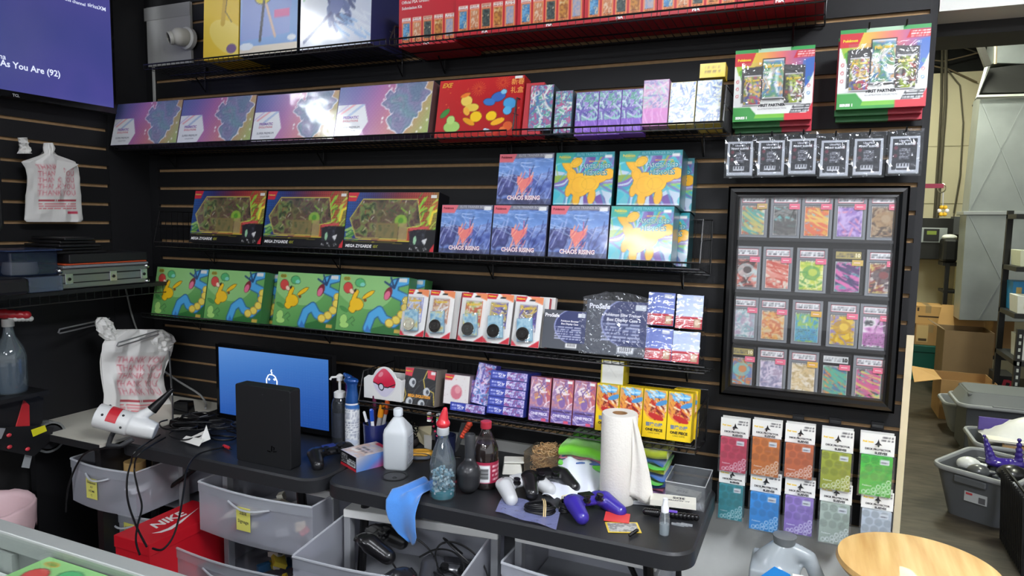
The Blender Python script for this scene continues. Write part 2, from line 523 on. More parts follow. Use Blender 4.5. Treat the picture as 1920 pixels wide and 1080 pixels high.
# wall behind and below the slats
b = MB(); b.box(-0.03, 2.966, 0.03, 0.13, 0, 3.02, mat('b8b8b4', 0.8))
b.box(2.35, 2.966, 0.0, 0.03, 0, groove(14), mat('d4d6d2', 0.7, noise=.05)); b.box(0.055, 2.35, 0.004, 0.03, 0, groove(14), mat('101012', 0.8))
b.box(2.966, 2.984, -0.004, 0.13, 0, 1.25, mat('d9cba8', 0.7, noise=.12, nscale=14)); b.box(2.966, 2.984, 0.0, 0.13, 1.25, 3.02, mat('1c1c1e', 0.7))
struct(b.build('wall_back_core'))
b = MB(); b.box(1.25, 2.30, -0.016, -0.001, 0.55, 0.772, mat('c9cac6', 0.6)); struct(b.build('trim_1'))
# header over the doorway, dark beam behind it
b = MB(); b.box(2.986, 7.0, -0.002, 0.13, 2.118, 3.02, mat('e4e4de', 0.8)); struct(b.build('wall_header'))
b = MB(); b.box(2.986, 7.0, 0.131, 0.30, 2.083, 2.5, mat('2b2b2a', 0.6)); struct(b.build('beam'))

# floor: worn dark boards
def floor_mat():
    m = bpy.data.materials.new('worn_dark_floor'); m.use_nodes = True
    nt = m.node_tree; bs = nt.nodes['Principled BSDF']; bs.inputs['Roughness'].default_value = 0.42
    tc = nt.nodes.new('ShaderNodeTexCoord')
    mp = nt.nodes.new('ShaderNodeMapping'); mp.inputs['Scale'].default_value = (0.8, 3.0, 1); mp.inputs['Rotation'].default_value = (0, 0, 0.45)
    nt.links.new(tc.outputs['Object'], mp.inputs[0])
    n1 = nt.nodes.new('ShaderNodeTexNoise'); n1.inputs['Scale'].default_value = 2.2; n1.inputs['Detail'].default_value = 8; n1.inputs['Roughness'].default_value = .7
    n2 = nt.nodes.new('ShaderNodeTexNoise'); n2.inputs['Scale'].default_value = 9; n2.inputs['Detail'].default_value = 6
    nt.links.new(mp.outputs[0], n1.inputs[0]); nt.links.new(mp.outputs[0], n2.inputs[0])
    r = nt.nodes.new('ShaderNodeValToRGB'); e = r.color_ramp.elements
    e[0].position = .35; e[0].color = (*lin(hx('1c1815')), 1); e[1].position = .68; e[1].color = (*lin(hx('5c5348')), 1)
    mx = nt.nodes.new('ShaderNodeMath'); mx.operation = 'MULTIPLY_ADD'; mx.inputs[1].default_value = .45
    nt.links.new(n2.outputs[0], mx.inputs[0])
    h = nt.nodes.new('ShaderNodeMath'); h.operation = 'MULTIPLY'; h.inputs[1].default_value = .55; nt.links.new(n1.outputs[0], h.inputs[0]); nt.links.new(h.outputs[0], mx.inputs[2])
    nt.links.new(mx.outputs[0], r.inputs[0]); nt.links.new(r.outputs[0], bs.inputs['Base Color'])
    return m
b = MB(); b.box(-4, 9, -9, 9, -0.05, 0, floor_mat()); struct(b.build('floor'))
CEILM = mat('cfcfcb', 0.9)
b = MB(); b.box(-4, 7.0, -9, 0.13, 3.02, 3.08, CEILM); struct(b.build('ceiling'))
# the store room behind
BEIGE = mat('b9b196', 0.85, noise=.07, nscale=2.5, name='painted_block_wall')
YB = 6.4
b = MB(); b.box(2.2, 9, YB, YB + .1, 0, 3.16, BEIGE)
for z in (.6, 1.2, 1.8, 2.4): b.box(2.2, 9, YB - .004, YB, z, z + .008, mat('8f886f', .9))
struct(b.build('wall_storeroom_back'))
b = MB(); b.box(2.2, 9, 0.2, YB + .1, 3.9, 3.95, mat('0d0d0e', .9)); b.box(2.2, 9, YB + .1, YB + .15, 3.1, 3.95, mat('0d0d0e', .9))
struct(b.build('ceiling_storeroom'))
b = MB(); b.box(8.95, 9, 0.1, YB, 0, 3.95, BEIGE); struct(b.build('wall_storeroom_right'))
b = MB(); b.box(2.2, 2.25, 0.13, YB, 0, 3.95, BEIGE); struct(b.build('wall_storeroom_left'))

# ceiling lamps
LFR = mat('f0f0f0', .5)
def lamp(x, y, z, sx, sy, st, colr, label):
    t = tag(empty('ceiling_light', (x, y, z)), label, 'ceiling light', None)
    b = MB(); w = .03
    for a in (-1, 1):
        b.box(a * sx / 2 - w / 2, a * sx / 2 + w / 2, -sy / 2 - w / 2, sy / 2 + w / 2, -.01, .04, LFR)
        b.box(-sx / 2 + w / 2, sx / 2 - w / 2, a * sy / 2 - w / 2, a * sy / 2 + w / 2, -.01, .04, LFR)
    b.build('frame', t)
    b = MB(); b.box(-sx / 2 + w / 2, sx / 2 - w / 2, -sy / 2 + w / 2, sy / 2 - w / 2, 0, .03, emit(colr, st)); b.build('diffuser', t)
for i, (x, y, z, sx, sy, st) in enumerate(LAMPS):
    lamp(x, y, z, sx, sy, st, 'f4f8ff', 'white framed flat panel lamp in the shop ceiling, ' + ['nearest the doorway', 'over the two folding tables', 'farthest left past the television wall', 'crosswise behind the camera, left', 'crosswise behind the camera, right'][i])
for i, (x, y, z, sx, sy, st) in enumerate(BACK_LAMPS):
    lamp(x, y, z, sx, sy, st, 'fbffe8', 'narrow strip lamp under the store room roof, ' + ['nearer the doorway', 'nearer the beige back wall'][i])
# ================================================================== PRINTED DESIGNS
def blobs(c, L, out=None, t=.012):
    for (x, y, rx, ry, rot, col) in L:
        if out: c.ell(x, y, rx + t, ry + t, out, rot)
    for (x, y, rx, ry, rot, col) in L: c.ell(x, y, rx, ry, col, rot)
    return c
def cv_prism(seed=1):
    c = CV(104, 62, w=2.1)
    c.grad(['5c70ac', '7a6cb0', 'b070ac', 'cc8090', 'c09a70', 'a4c070'], 12)
    X = np.abs(((c.U * 26 + c.V * 12) % 1) - .5) + np.abs(((c.U * 26 - c.V * 12) % 1) - .5)
    c.put(X < .32, 'ffffff', .10)
    L = [(.62, .42, .20, .16, 10, '000000'), (.80, .25, .26, .20, -10, ''), (.70, .16, .20, .14, 0, ''), (.66, .75, .20, .20, 20, ''), (.76, .70, .22, .22, 0, ''), (.88, .42, .16, .14, 30, ''), (.69, .50, .16, .16, 0, '')]
    m = np.zeros_like(c.U, bool); mo = m.copy()
    def lobe(cx, cy, R, n, am, ph):
        dx = (c.U - cx) * c.w; dy = (c.V - cy); th = np.arctan2(dy, dx); rr_ = np.sqrt(dx * dx + dy * dy)
        return rr_ - R * (1 + am * np.sin(n * th + ph) + am * .6 * np.sin((n * 2 - 1) * th + ph * 2))
    d = np.minimum(np.minimum(lobe(.78, .22, .36, 7, .12, 1), lobe(.60, .34, .20, 5, .16, 0)), np.minimum(lobe(.70, .72, .26, 4, .10, 2), lobe(.80, .50, .2, 5, .1, 3)))
    m = d < 0; mo = (d < .022)
    c.put(mo & ~m, 'f4f4fa', .9); c.put(m, '7488a8', .85)
    c.marble(['6a86a4', '9a86b4', '8a98bc', '74a8ac', 'b09ab8'], 6, seed, .6, m)
    c.put((np.abs((d * 14) % 1 - .5) < .07) & m, '4d5a78', .5)
    c.clip = m.astype(float); c.strokes(30, ['4d5a78', 'c8d0e4'], .12, .008, 5, None, (.45, 0, 1, 1), .5); c.clip = None
    r = np.random.RandomState(seed)
    for _ in range(26):
        x, y = .5 + r.rand() * .48, r.rand()
        c.poly([(x - .012, y), (x, y - .035), (x + .012, y), (x, y + .035)], 'ffffff', .7 if not m[min(int(y * 123), 123), min(int(x * 207), 207)] else .15)
    c.poly([(0, .37), (.30, .37), (.36, .73), (.28, 1), (0, 1)], 'eef0f4')
    c.clip = c.m_poly([(0, .37), (.30, .37), (.36, .73), (.28, 1), (0, 1)]).astype(float)
    c.line([(.12, .62), (.3, .36)], .05, 'b9cbe6'); c.line([(.05, .55), (.2, .36)], .04, 'f0b8c0'); c.line([(0, .55), (.12, .38)], .03, 'd8c8e8')
    c.clip = None
    return c
def cv_green():
    c = CV(92, 74, w=1.32)
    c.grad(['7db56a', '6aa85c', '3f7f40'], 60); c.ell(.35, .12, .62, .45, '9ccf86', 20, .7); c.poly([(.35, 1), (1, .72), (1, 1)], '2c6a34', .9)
    c.ell(.10, .08, .07, .035, 'c8a040'); c.ell(.10, .08, .055, .02, '7f9a40')
    blobs(c, [(.30, .14, .09, .07, 0, '53b070'), (.34, .17, .05, .035, 0, '7fd0c0')], '2f6a3a', .01)
    # blue and yellow ribbon
    c.line([(.98, .05), (.80, .12), (.80, .28), (.97, .36), (.98, .62), (.84, .80), (.70, .74), (.62, .60), (.52, .70), (.47, .92)], .17, '2a5f90')
    c.line([(.98, .05), (.80, .12), (.80, .28), (.97, .36), (.98, .62), (.84, .80), (.70, .74), (.62, .60), (.52, .70), (.47, .92)], .13, '4ea6dc')
    for i, (x, y) in enumerate([(.99, .40), (.98, .52), (.94, .64), (.87, .74), (.78, .80)]): c.ell(x, y, .085, .075, 'b09030', 20); c.ell(x, y, .07, .06, 'e8d05a', 20)
    c.ell(.72, .30, .07, .12, '7a2830', 20); c.ell(.71, .33, .05, .08, 'e07090', 20)
    for a in ((.66, .10), (.74, .02), (.84, .03)): c.line([a, (.80, .20)], .035, '24466e')
    # yellow and red shapes
    blobs(c, [(.28, .52, .135, .11, 10, 'f2c21e'), (.22, .62, .07, .05, 30, 'f2c21e'), (.44, .34, .13, .035, -35, 'f2c21e'), (.25, .36, .04, .10, 25, 'f2c21e')], '5a4010', .008)
    c.ell(.24, .28, .02, .035, '2c2010', 25); c.ell(.40, .44, .03, .03, '7a4a18')
    blobs(c, [(.13, .24, .085, .095, -20, 'd04a44'), (.19, .30, .05, .035, 40, 'f0dcc0')], '6a2020', .008)
    blobs(c, [(.11, .80, .07, .085, 10, 'a8d878'), (.13, .90, .09, .05, 0, 'a8d878'), (.10, .62, .09, .03, 25, '4a9048')], '3f7040', .007)
    c.line([(.18, .82), (.24, .74), (.28, .80), (.23, .86), (.27, .90)], .012, '3a6a38')
    c.poly([(.44, 1), (.47, .86), (.54, 1)], '3a78c0')
    c.rect(.86, .90, .95, .96, 'c8a848'); c.rect(.86, .02, .97, .09, 'dcdcd8')
    return c
def cv_redgift():
    c = CV(120, 82, w=1.45)
    c.grad(['d02a2c', 'b81c22', 'a41820'], 60)
    for cx, cy in ((.48, .18), (.76, .10)):
        for k in range(18):
            a = k * math.pi / 9; c.line([(cx + .02 * math.cos(a), cy + .03 * math.sin(a)), (cx + .085 * math.cos(a), cy + .13 * math.sin(a))], .006, 'e87838')
    c.sparkle(50, ['e8883a', 'c83830', 'f0a050'], .008, 4)
    blobs(c, [(.35, .38, .10, .09, 20, 'f0d060'), (.33, .28, .09, .035, -20, 'f08030'), (.42, .50, .12, .07, 0, 'e8c850'), (.36, .56, .08, .05, 60, 'f0b040')], '7a3a18', .006)
    blobs(c, [(.72, .34, .12, .08, -15, '3868b8'), (.86, .46, .11, .09, 20, '4aa0d8'), (.84, .58, .07, .07, 0, '5ab0e0'), (.62, .42, .10, .06, 10, '3a78c0'), (.78, .26, .05, .04, 0, '88c8e0')], '182848', .006)
    blobs(c, [(.48, .66, .10, .09, 10, 'f4c820'), (.66, .66, .09, .08, -10, 'f4c820'), (.40, .74, .12, .045, 30, 'e8a020'), (.74, .76, .12, .05, -20, 'f0b028')], '6a3010', .006)
    blobs(c, [(.20, .82, .14, .10, 0, 'a8d070'), (.18, .70, .07, .075, 0, 'b8dc80'), (.10, .58, .10, .045, -45, '3f8f40')], '3a6030', .006)
    blobs(c, [(.86, .84, .08, .08, 0, 'e06030'), (.80, .90, .05, .05, 0, 'e87838'), (.64, .92, .09, .035, 30, 'c8d8e8')], '5a1818', .006)
    c.rect(.89, .0, .98, .05, 'e8e8e8'); c.rect(0, .93, 1, 1, 'b02020'); c.strokes(24, ['e07030'], .05, .006, 3, 0, (0, .93, 1, 1))
    return c
def cv_chaos():
    c = CV(80, 68, w=1.15)
    c.marble(['34427c', '4f62a8', '7f94cc', '3a3f70', '5a5f98'], 5, 21)
    c.poly([(0, .10), (1, .10), (1, .34), (.55, .48), (.3, .40), (0, .46)], '6f9ad8', .75)
    c.strokes(40, ['a8c4ee', '8aa8e0', 'd0e0f8'], .34, .012, 5, 8, (0, .12, 1, .5), .55)
    c.strokes(30, ['c0c8f0', '6a7ac0', '2a3060'], .28, .02, 9, 115, (0, .4, 1, 1), .5)
    c.poly([(.36, .44), (.50, .50), (.66, .42), (.60, .60), (.55, .66), (.46, .80), (.42, .68), (.36, .56)], 'e88078'); c.strokes(22, ['f0a088', 'd05878', 'f8b8a0'], .16, .014, 5, 110, (.36, .42, .64, .8))
    c.rect(0, 0, 1, .085, '7d7e8c'); c.poly([(0, 0), (.33, 0), (.26, .17), (0, .17)], 'e0707c')
    c.put((c.V > .88), '3c3c4c', .5); c.rect(.83, .03, .97, .10, 'e8e8e8')
    return c
def cv_heroes():
    c = CV(84, 72, w=1.15)
    c.rays(.42, .45, 46, ['2f9ab0', '6a4a98', '5ab4c0', '8aa84a', '7a68b0', '3fb0c0', 'b8c8d8'], 5, wob=1.6)
    c.strokes(26, ['8ad0d8', '7a58a8', 'a8c850', '4aa0b8'], .3, .03, 4, None, (0, .15, 1, 1), .6)
    L = [(.44, .62, .22, .22, 10, 'f0b428'), (.60, .60, .20, .16, -8, 'f2ba2c'), (.30, .44, .09, .13, -18, 'f0b428'), (.20, .24, .07, .18, -34, 'f0b428'), (.36, .20, .12, .08, -30, 'f2bc30'), (.80, .48, .17, .09, -25, 'f0b428'), (.92, .42, .10, .10, 0, 'f0b428'), (.66, .84, .07, .14, 8, 'eab024'), (.40, .88, .07, .13, 0, 'eab024'), (.26, .72, .06, .12, 10, 'eab024')]
    blobs(c, L, '9a7020', .008)
    for (x, y, rx, ry, r, k) in L[:5]: c.ring(x, y, rx * .7, ry * .7, .008, 'c08a20', r, .5)
    c.rect(0, 0, 1, .10, '2a98a4'); c.poly([(0, 0), (.34, 0), (.27, .2), (0, .2)], '3cab9c'); c.ell(.17, .10, .1, .05, '8ab87a', 0, .8)
    c.rect(.02, .965, .98, .985, 'e8e8e8', .6); c.rect(.84, .06, .96, .12, 'e8e8e8')
    return c
def cv_zyg():
    c = CV(120, 70, w=1.78)
    c.grad(['1c5aa0', '34306c', '7a2838', 'b04030', '7aa03c'], 8)
    X = np.abs(((c.U * 40) % 1) - .5) + np.abs(((c.V * 22) % 1) - .5); c.put((X < .3) & (c.V < .7), '000000', .35)
    c.strokes(26, ['8ac83a', '4f8a34', 'c05030', 'b8d050'], .16, .03, 7, -50, (.80, .05, 1, .7)); c.strokes(18, ['6aa84a', '3f7840', 'a0c870'], .14, .03, 8, -20, (0, .62, .12, .9))
    c.rect(0, .83, 1, 1, '0c0c10'); c.poly([(.76, .62), (1, .62), (1, 1), (.70, 1)], '101014')
    c.poly([(0, 0), (.13, 0), (.095, .16), (0, .16)], 'c8283a')
    c.line([(.02, .80), (.64, .82), (.76, .82)], .012, 'd8c840'); c.line([(.02, .84), (.66, .86)], .008, 'a89a30')
    c.line([(1, .30), (.95, .34), (.93, .52)], .045, 'e8d040')
    # artwork behind the window
    hexa = [(.18, .12), (.78, .12), (.84, .55), (.70, .60), (.70, .80), (.14, .78), (.05, .46)]
    m = c.m_poly(hexa); c.put(m, '15161a')
    c.marble(['3a382c', '7a6248', '5a3c44', '8a7450', '8aa258', '3c4c34'], 16, 5, .9, m)
    c.clip = m.astype(float)
    c.strokes(50, ['b8a890', '8a4a60', '6a9a4a', 'c8b890', '9a5a3a', 'e0d8c8'], .06, .016, 3, None, (.1, .15, .8, .8))
    c.rect(.32, .18, .70, .78, '6a5c40', .6); c.strokes(34, ['7a4a5a', '4a5a3a', 'a8a080', '8ac040', '5a3a3a'], .10, .02, 6, None, (.34, .2, .68, .75))
    c.ell(.62, .48, .12, .10, '9ad040', 0, .75); c.ell(.62, .48, .05, .05, '5a9a30')
    c.rect(.36, .52, .60, .80, '8a7a4a', .9); c.marble(['4a5a3a', '8a7a50', '6a6a48'], 20, 9, .8, (c.U > .38) & (c.U < .56) & (c.V > .56) & (c.V < .78))
    c.rect(.61, .52, .69, .80, 'b09a6a', .8)
    c.clip = None
    for i in range(len(hexa)): c.line([hexa[i], hexa[(i + 1) % len(hexa)]], .014, 'd8c860')
    c.poly([(.72, .60), (.92, .56), (.92, .60), (.73, .64)], 'c84a50'); c.marble(['101014', '3a3a48', '1a1a22', '5a5a68'], 12, 8, .9, c.m_poly([(.72, .65), (.90, .62), (.88, .88), (.74, .88)]))
    c.poly([(.86, .80), (.92, .76), (.90, .88)], 'd8d8d8'); c.ell(.79, .80, .03, .07, '9ac8a0')
    c.poly([(.96, .94), (1, .84), (1, 1), (.95, 1)], 'c83038'); c.strokes(10, ['e8e8e8'], .03, .01, 2, 60, (.72, .92, .94, .97))
    return c
def cv_psa():
    c = CV(118, 66, 'c8202e', w=1.8)
    c.grad(['d42838', 'c81f30', 'bf1b2c'], 80)
    pal = [('f0ece8', '3a78b0', '88c0e0'), ('f0ece8', 'c87850', 'e8d8c0'), ('d8c8b0', '2c3438', '5a6a60'), ('f0e8e0', 'c88838', '8a4a28'), ('f0ece8', '8a9ac0', 'c8b0a8')]
    for i, (a, b_, d) in enumerate(pal):
        x = .06 + i * .19; y = .42 - 0
        c.rect(x - .006, y - .01, x + .156, y + .50, 'e87858'); c.rect(x, y, x + .15, y + .075, a); c.scrib(x + .01, y, x + .14, y + .075, 'b03030', i, 2)
        c.rect(x, y + .085, x + .15, y + .49, 'e88a50'); c.rect(x + .015, y + .10, x + .135, y + .44, b_)
        mk = (c.U > x + .015) & (c.U < x + .135) & (c.V > y + .10) & (c.V < y + .44)
        c.marble([b_, d, b_, 'e0d0b0'], 22, i * 3, .9, mk); c.scrib(x + .02, y + .42, x + .13, y + .48, '5a3020', i + 9, 2)
    return c
def cv_boost(pal, seed, base=None, bcol=None, split=.68, strokes=40, w=.55):
    c = CV(40, 72, w=w)
    c.marble(pal, 6, seed); c.strokes(strokes, pal, .22, .035, seed, None, (0, .1, 1, split), .8)
    if base: c.put(c.V > split, base, .85); c.strokes(12, [bcol or 'ffffff'], .2, .02, seed + 3, 80, (0, split, 1, 1), .5)
    return c
def cv_onepiece(yellow):
    c = CV(44, 76, w=.53)
    if yellow:
        c.put(c.V >= 0, 'f2cf1c'); c.put(c.m_poly([(0, .04), (.9, 0), (1, .14), (.85, .34), (.95, .56), (.3, .62), (0, .40)]), 'd8a060')
        c.clip = c.m_ell(.50, .36, .26, .27).astype(float)
        c.marble(['8a3020', 'e0a060', 'c83828', 'f0d8b0', '6a2818'], 5, 4, 1); c.strokes(26, ['b82a20', 'f0e0c0', '701818', 'e8a040'], .2, .04, 5, 40, (.05, .1, .95, .6))
        c.clip = None
        c.strokes(24, ['3a90d0', '78c0e8', 'c8e4f4'], .14, .03, 6, 20, (.2, .03, .8, .16)); c.ell(.80, .26, .16, .05, '4a90c8', -20); c.ell(.55, .56, .18, .06, 'c02828', 15)
    else:
        c.marble(['b898b8', 'c88890', '9a7ab0', 'd8b0b8'], 5, 3)
        c.poly([(.75, 0), (1, 0), (1, .5), (.78, .6)], 'c85a60', .8)
        blobs(c, [(.46, .26, .15, .12, 0, 'e8d8dc'), (.44, .42, .13, .10, 20, 'c88878'), (.50, .52, .08, .13, 0, '8a68a8')], None)
        c.strokes(26, ['f0e0e8', 'a05870', '7a5a98', 'e8c070'], .16, .025, 8, None, (.05, .05, .95, .6), .85)
        c.put(c.V > .68, '6a62b4', .75); c.strokes(16, ['e8d8f0', '4a4298', 'c8b0d8'], .2, .02, 4, 10, (0, .7, 1, 1), .7); c.rect(.62, .93, .85, .985, 'e05a78'); c.rect(.70, .03, .93, .09, 'f0f0f0')
    return c
def cv_card(seed, pal, kind=0):
    c = CV(30, 42, w=.72)
    c.marble(pal, 3.2, seed)
    c.strokes(26, pal, .3, .05, seed, None, (0, .05, 1, .95), .75)
    if kind == 1:
        c.rect(0, .52, 1, .93, pal[0], .75); c.scrib(.08, .56, .92, .9, '504850', seed, 6, .5, .5)
    elif kind == 2:
        c.ell(.5, .42, .26, .24, pal[-1], 0, .7); c.ell(.56, .40, .13, .12, pal[1], 0, .8)
    elif kind == 3:
        c.strokes(18, [pal[1], pal[-1]], .6, .07, seed + 5, 30, (.1, .15, .9, .85), .8)
    c.rect(.03, .02, .97, .07, 'e8e8e8', .35); c.scrib(.06, .01, .8, .07, '303030', seed, 1, .6, .6); c.scrib(.1, .93, .9, .98, '303030', seed + 1, 2, .5, .5)
    for a in (0, 1): c.rect(0 if a == 0 else .97, 0, .03 if a == 0 else 1, 1, 'c9c9cc')
    c.rect(0, 0, 1, .018, 'c9c9cc'); c.rect(0, .985, 1, 1, 'c9c9cc')
    return c
def cv_fpc():
    c = CV(104, 92, 'e4e5e2', w=1.12)
    c.grad(['8abf3a', 'd8c83a', 'e8a050', 'e07070', 'b05a90', '4a68b8'], 0, c.V < .36)
    c.poly([(0, .16), (.06, .36), (.12, .52), (.12, .74), (0, .74)], 'e4e5e2'); c.poly([(1, .30), (.94, .46), (.88, .58), (.88, .80), (1, .80)], 'e4e5e2')
    c.poly([(.86, .20), (1, .16), (1, .34), (.94, .50), (.88, .58)], '3a68b8'); c.poly([(.06, .30), (.14, .24), (.16, .50), (.12, .52)], '5aa83c')
    c.rect(0, 0, 1, .055, '2e9a4c'); c.put((c.V < .055) & (c.U > .3) & (c.U < .7), 'd4e4d0', .8)
    c.poly([(0, .055), (.27, .055), (.21, .23), (0, .23)], 'cc2430'); c.poly([(.78, .06), (1, .06), (1, .16), (.74, .16)], 'd02a34')
    c.scrib(.79, .065, .99, .155, 'f0e0e0', 4, 3, .8)
    c.poly([(0, .80), (.22, .80), (.30, .90), (.66, .90), (.70, 1), (0, 1)], '3a9a44'); c.poly([(.66, .90), (.93, .90), (1, .76), (1, 1), (.66, 1)], 'd42c3c'); c.poly([(.30, .90), (.66, .90), (.66, .955), (.28, .955)], '7ac040')
    c.poly([(.76, .80), (.98, .78), (.94, .89), (.72, .90)], '2a2a30'); c.scrib(.74, .79, .96, .89, 'd8d8d8', 3, 3, .85)
    c.put(c.m_poly([(.10, .26), (.36, .24), (.36, .14), (.64, .14), (.64, .24), (.89, .26), (.89, .72), (.64, .72), (.6, .70), (.36, .70), (.34, .74), (.10, .74)]), '1c1c20')
    for i, y in enumerate((.42, .52, .62)):
        c.ring(.05, y + .02, .022, .022, .008, 'c83a40'); c.ring(.94, y + .02, .022, .022, .008, ['4aa860', 'c8404a', '3a80c0'][i])
    return c
def cv_pack(pal, seed):
    c = CV(24, 44, w=.58)
    c.marble(pal, 3, seed); c.strokes(24, pal + ['f0f0f0'], .25, .05, seed, None, (0, .2, 1, 1), .85); c.rect(0, 0, 1, .06, 'c8c8cc'); c.rect(0, .95, 1, 1, 'c8c8cc')
    return c
def cv_wrap(base, pal, seed, nx=70, ny=60, w=1.1):
    c = CV(nx, ny, base, w=w); c.strokes(30, pal, .3, .03, seed, None, (0, 0, 1, 1), .5); return c

LOGO_Y, LOGO_B = 'f4cf2a', '2a4a9a'

# ================================================================== CARTONS
def carton(name, w, h, d, cv, side, texts=(), m=GLOSS, back=None, top=None, parent=None, bot=None, right=None):
    b = MB()
    s = side
    vs = [(0, 0, 0), (w, 0, 0), (w, d, 0), (0, d, 0), (0, 0, h), (w, 0, h), (w, d, h), (0, d, h)]
    for f, c in (((0, 3, 2, 1), bot or s), ((4, 5, 6, 7), top or s), ((0, 1, 5, 4), s), ((1, 2, 6, 5), right or s), ((2, 3, 7, 6), back or s), ((3, 0, 4, 7), s)):
        b.add(vs, [f], m, c)
    b.face(cv, m, .0012, w - .0012, .0012, h - .0012, -.0004)
    for T in texts:
        t, u, v, hh, col = T[:5]; k = dict(T[5]) if len(T) > 5 else {}
        out = k.pop('out', None); ob = k.pop('ob', .04); ww = k.pop('w', None)
        kh = k.pop('h', None); kw = dict(w=ww * w) if ww else {}
        if hh: kw['h'] = hh * h
        if kh: kw['h'] = kh * h
        if out:
            k2 = dict(k); k2['bold'] = k.get('bold', 0) + ob
            kk = dict(kw)
            b.ftext(t, m, out, w * u, h * (1 - v), -.0008, **kk, **k2)
        b.ftext(t, m, col, w * u, h * (1 - v), -.0012, **kw, **k)
    return b.build(name, parent)

def fit(q, yb, lean):
    TL, TR, BL, BR = q
    A, B = atY(*BL, yb), atY(*BR, yb); zb = (A[2] + B[2]) / 2
    n = np.array([0, math.cos(lean), -math.sin(lean)]); p0 = np.array([A[0], yb, zb])
    a = ray((TL[0] + TR[0]) / 2, (TL[1] + TR[1]) / 2); s = n @ (p0 - CAM) / (n @ a); p = CAM + a * s
    t = (p - p0) @ np.array([0, math.sin(lean), math.cos(lean)])
    return A[0], B[0] - A[0], zb, t
D = math.radians

def priced(b_w, b_h):  # small white price sticker texts are part of each print
    return ('', 0, 0, 0, '')

# ---- shelf two, left: four wide metallic boxes
SPT = [('PRISMATIC', .165, .63, None, '8a8ad0', dict(w=.17, bold=.02, out='e8b0b8')), ('EVOLUTIONS', .165, .70, None, 'd87a8a', dict(w=.17, bold=.02)),
       ('SUPER PREMIUM', .17, .83, None, '55566a', dict(w=.21)), ('COLLECTION', .17, .90, None, '6a6a7c', dict(w=.12))]
qs = [((227, 195), (346, 186), (207, 272), (330, 269)), ((347, 186), (483, 178), (331, 268), (470, 265)), ((484, 177), (637, 171), (470, 265), (625, 261)), ((639, 164), (815, 154), (626, 255), (805, 250))]
f = [fit(q, -.21, D(13)) for q in qs]; W0 = np.mean([a[1] for a in f]) - .002; H0 = np.mean([a[3] for a in f])
proto = None
for i, (x, w, z, h) in enumerate(f):
    if proto is None: proto = carton('card_gift_box', W0, H0, .045, cv_prism(), '6a5a80', SPT, m=FOIL, right='6a4a48'); o = proto
    else: o = proto.copy(); COL.objects.link(o)
    place(o, (x, -.21, z), rx=-D(13))
    tag(o, ['wide iridescent premium card box leaning at the left end of the second shelf', 'wide iridescent premium card box second from the left end of its shelf', 'wide iridescent premium card box third from the left, blotched with white glare', 'wide iridescent premium card box just left of the red gift box'][i], 'card box', 'wide iridescent premium boxes')
    if i == 3:
        for k in range(2):
            b2 = carton('card_gift_box', W0, H0, .03, CV(4, 4, '7a5060'), '7a5060', m=FOIL)
            place(b2, (x + .012 + k * .008, -.21 + .052 + k * .036, z - .004), rx=-D(13))
            tag(b2, ['iridescent box edge showing right behind the wide box beside the red gift box', 'rearmost thin box edge behind the wide box beside the red gift box'][k], 'card box', 'wide iridescent premium boxes')
# red gift box
x, w, z, h = fit(((826, 147), (984, 141), (814, 257), (973, 250)), -.205, D(12))
o = carton('gift_box', w, h, .05, cv_redgift(), 'b02024', [('新春', .93, .10, .11, 'f0a050', dict(bold=.01)), ('礼盒', .93, .24, .11, 'f0a050', dict(bold=.01)), ('EXE', .10, .09, .08, 'e8b040', dict(bold=.03, shear=.3))], m=GLOSS)
place(o, (x, -.205, z - .004), rx=-D(12)); tag(o, 'bright red lunar new year gift box with golden fireworks on the second shelf', 'gift box')
o = carton('gift_box', .06, h * .86, .045, CV(4, 4, 'c04048'), 'c83c44', m=GLOSS)
place(o, (x + w + .006, -.20, z - .004), rx=-D(12)); tag(o, 'narrow red box edge tucked right of the red lunar new year box', 'gift box')
# ---- upright booster boxes on shelf two
TEAL = ['9ac8c8', '5a90a8', 'c85a8a', '4a78a8', 'e0e8e0', '5aa088']
PURP = ['7a68b8', '9ad0c8', '5a9a88', 'b0a0d8', '4a4a98', 'c8e0e0']
PINK = ['d8a8c8', 'b8d8d0', 'e0b8d8', '9a98c8', 'e8d0e0']
BWH = ['9ab0d8', 'd8e4f4', 'e8ead0', '6a80b8', 'f0f4fa']
def bb(q, yb, lean, cv, side, texts, label, grp, d=.05, name='booster_box', m=FOIL, dz=0.0, **k):
    x, w, z, h = fit(q, yb, lean)
    o = carton(name, w - .001, h, d, cv, side, texts, m=m, **k)
    place(o, (x, yb, z + dz), rx=-lean); return tag(o, label, 'card box', grp)
G2 = 'upright booster boxes on the second shelf'
bb(((1001, 160), (1040, 158), (989, 245), (1033, 245)), -.20, D(10), cv_boost(TEAL, 3), '3a4a50', [('JP', .5, .90, .05, 'e8f0f0')], 'tall teal booster box standing right of the red gift box', G2)
bb(((1042, 171), (1075, 169), (1037, 250), (1070, 250)), -.20, D(8), cv_boost(TEAL, 11), '4a5a68', [], 'short narrow teal booster box beside the tall teal one', G2)
for i, q in enumerate([((1080, 174), (1124, 171), (1076, 255), (1119, 254)), ((1124, 171), (1167, 168), (1119, 254), (1162, 251)), ((1168, 168), (1206, 166), (1162, 251), (1204, 248))]):
    bb(q, -.20, D(8), cv_boost(PURP, 5, '8a5ac8', 'c8a0e8', .66), '7a4ab8', [('EXPANSION', .5, .86, None, 'd8c0e8', dict(w=.6))] if 0 else [], ['purple and mint booster box, leftmost of the row of three', 'purple and mint booster box, middle of the row of three', 'purple and mint booster box touching the pink one'][i], G2)
bb(((1207, 151), (1255, 148), (1203, 237), (1251, 235)), -.20, D(6), cv_boost(PINK, 8, 'e090d0', 'f0c0e8', .62), 'c890c0', [], 'pale pink booster box raised slightly above its neighbours', G2)
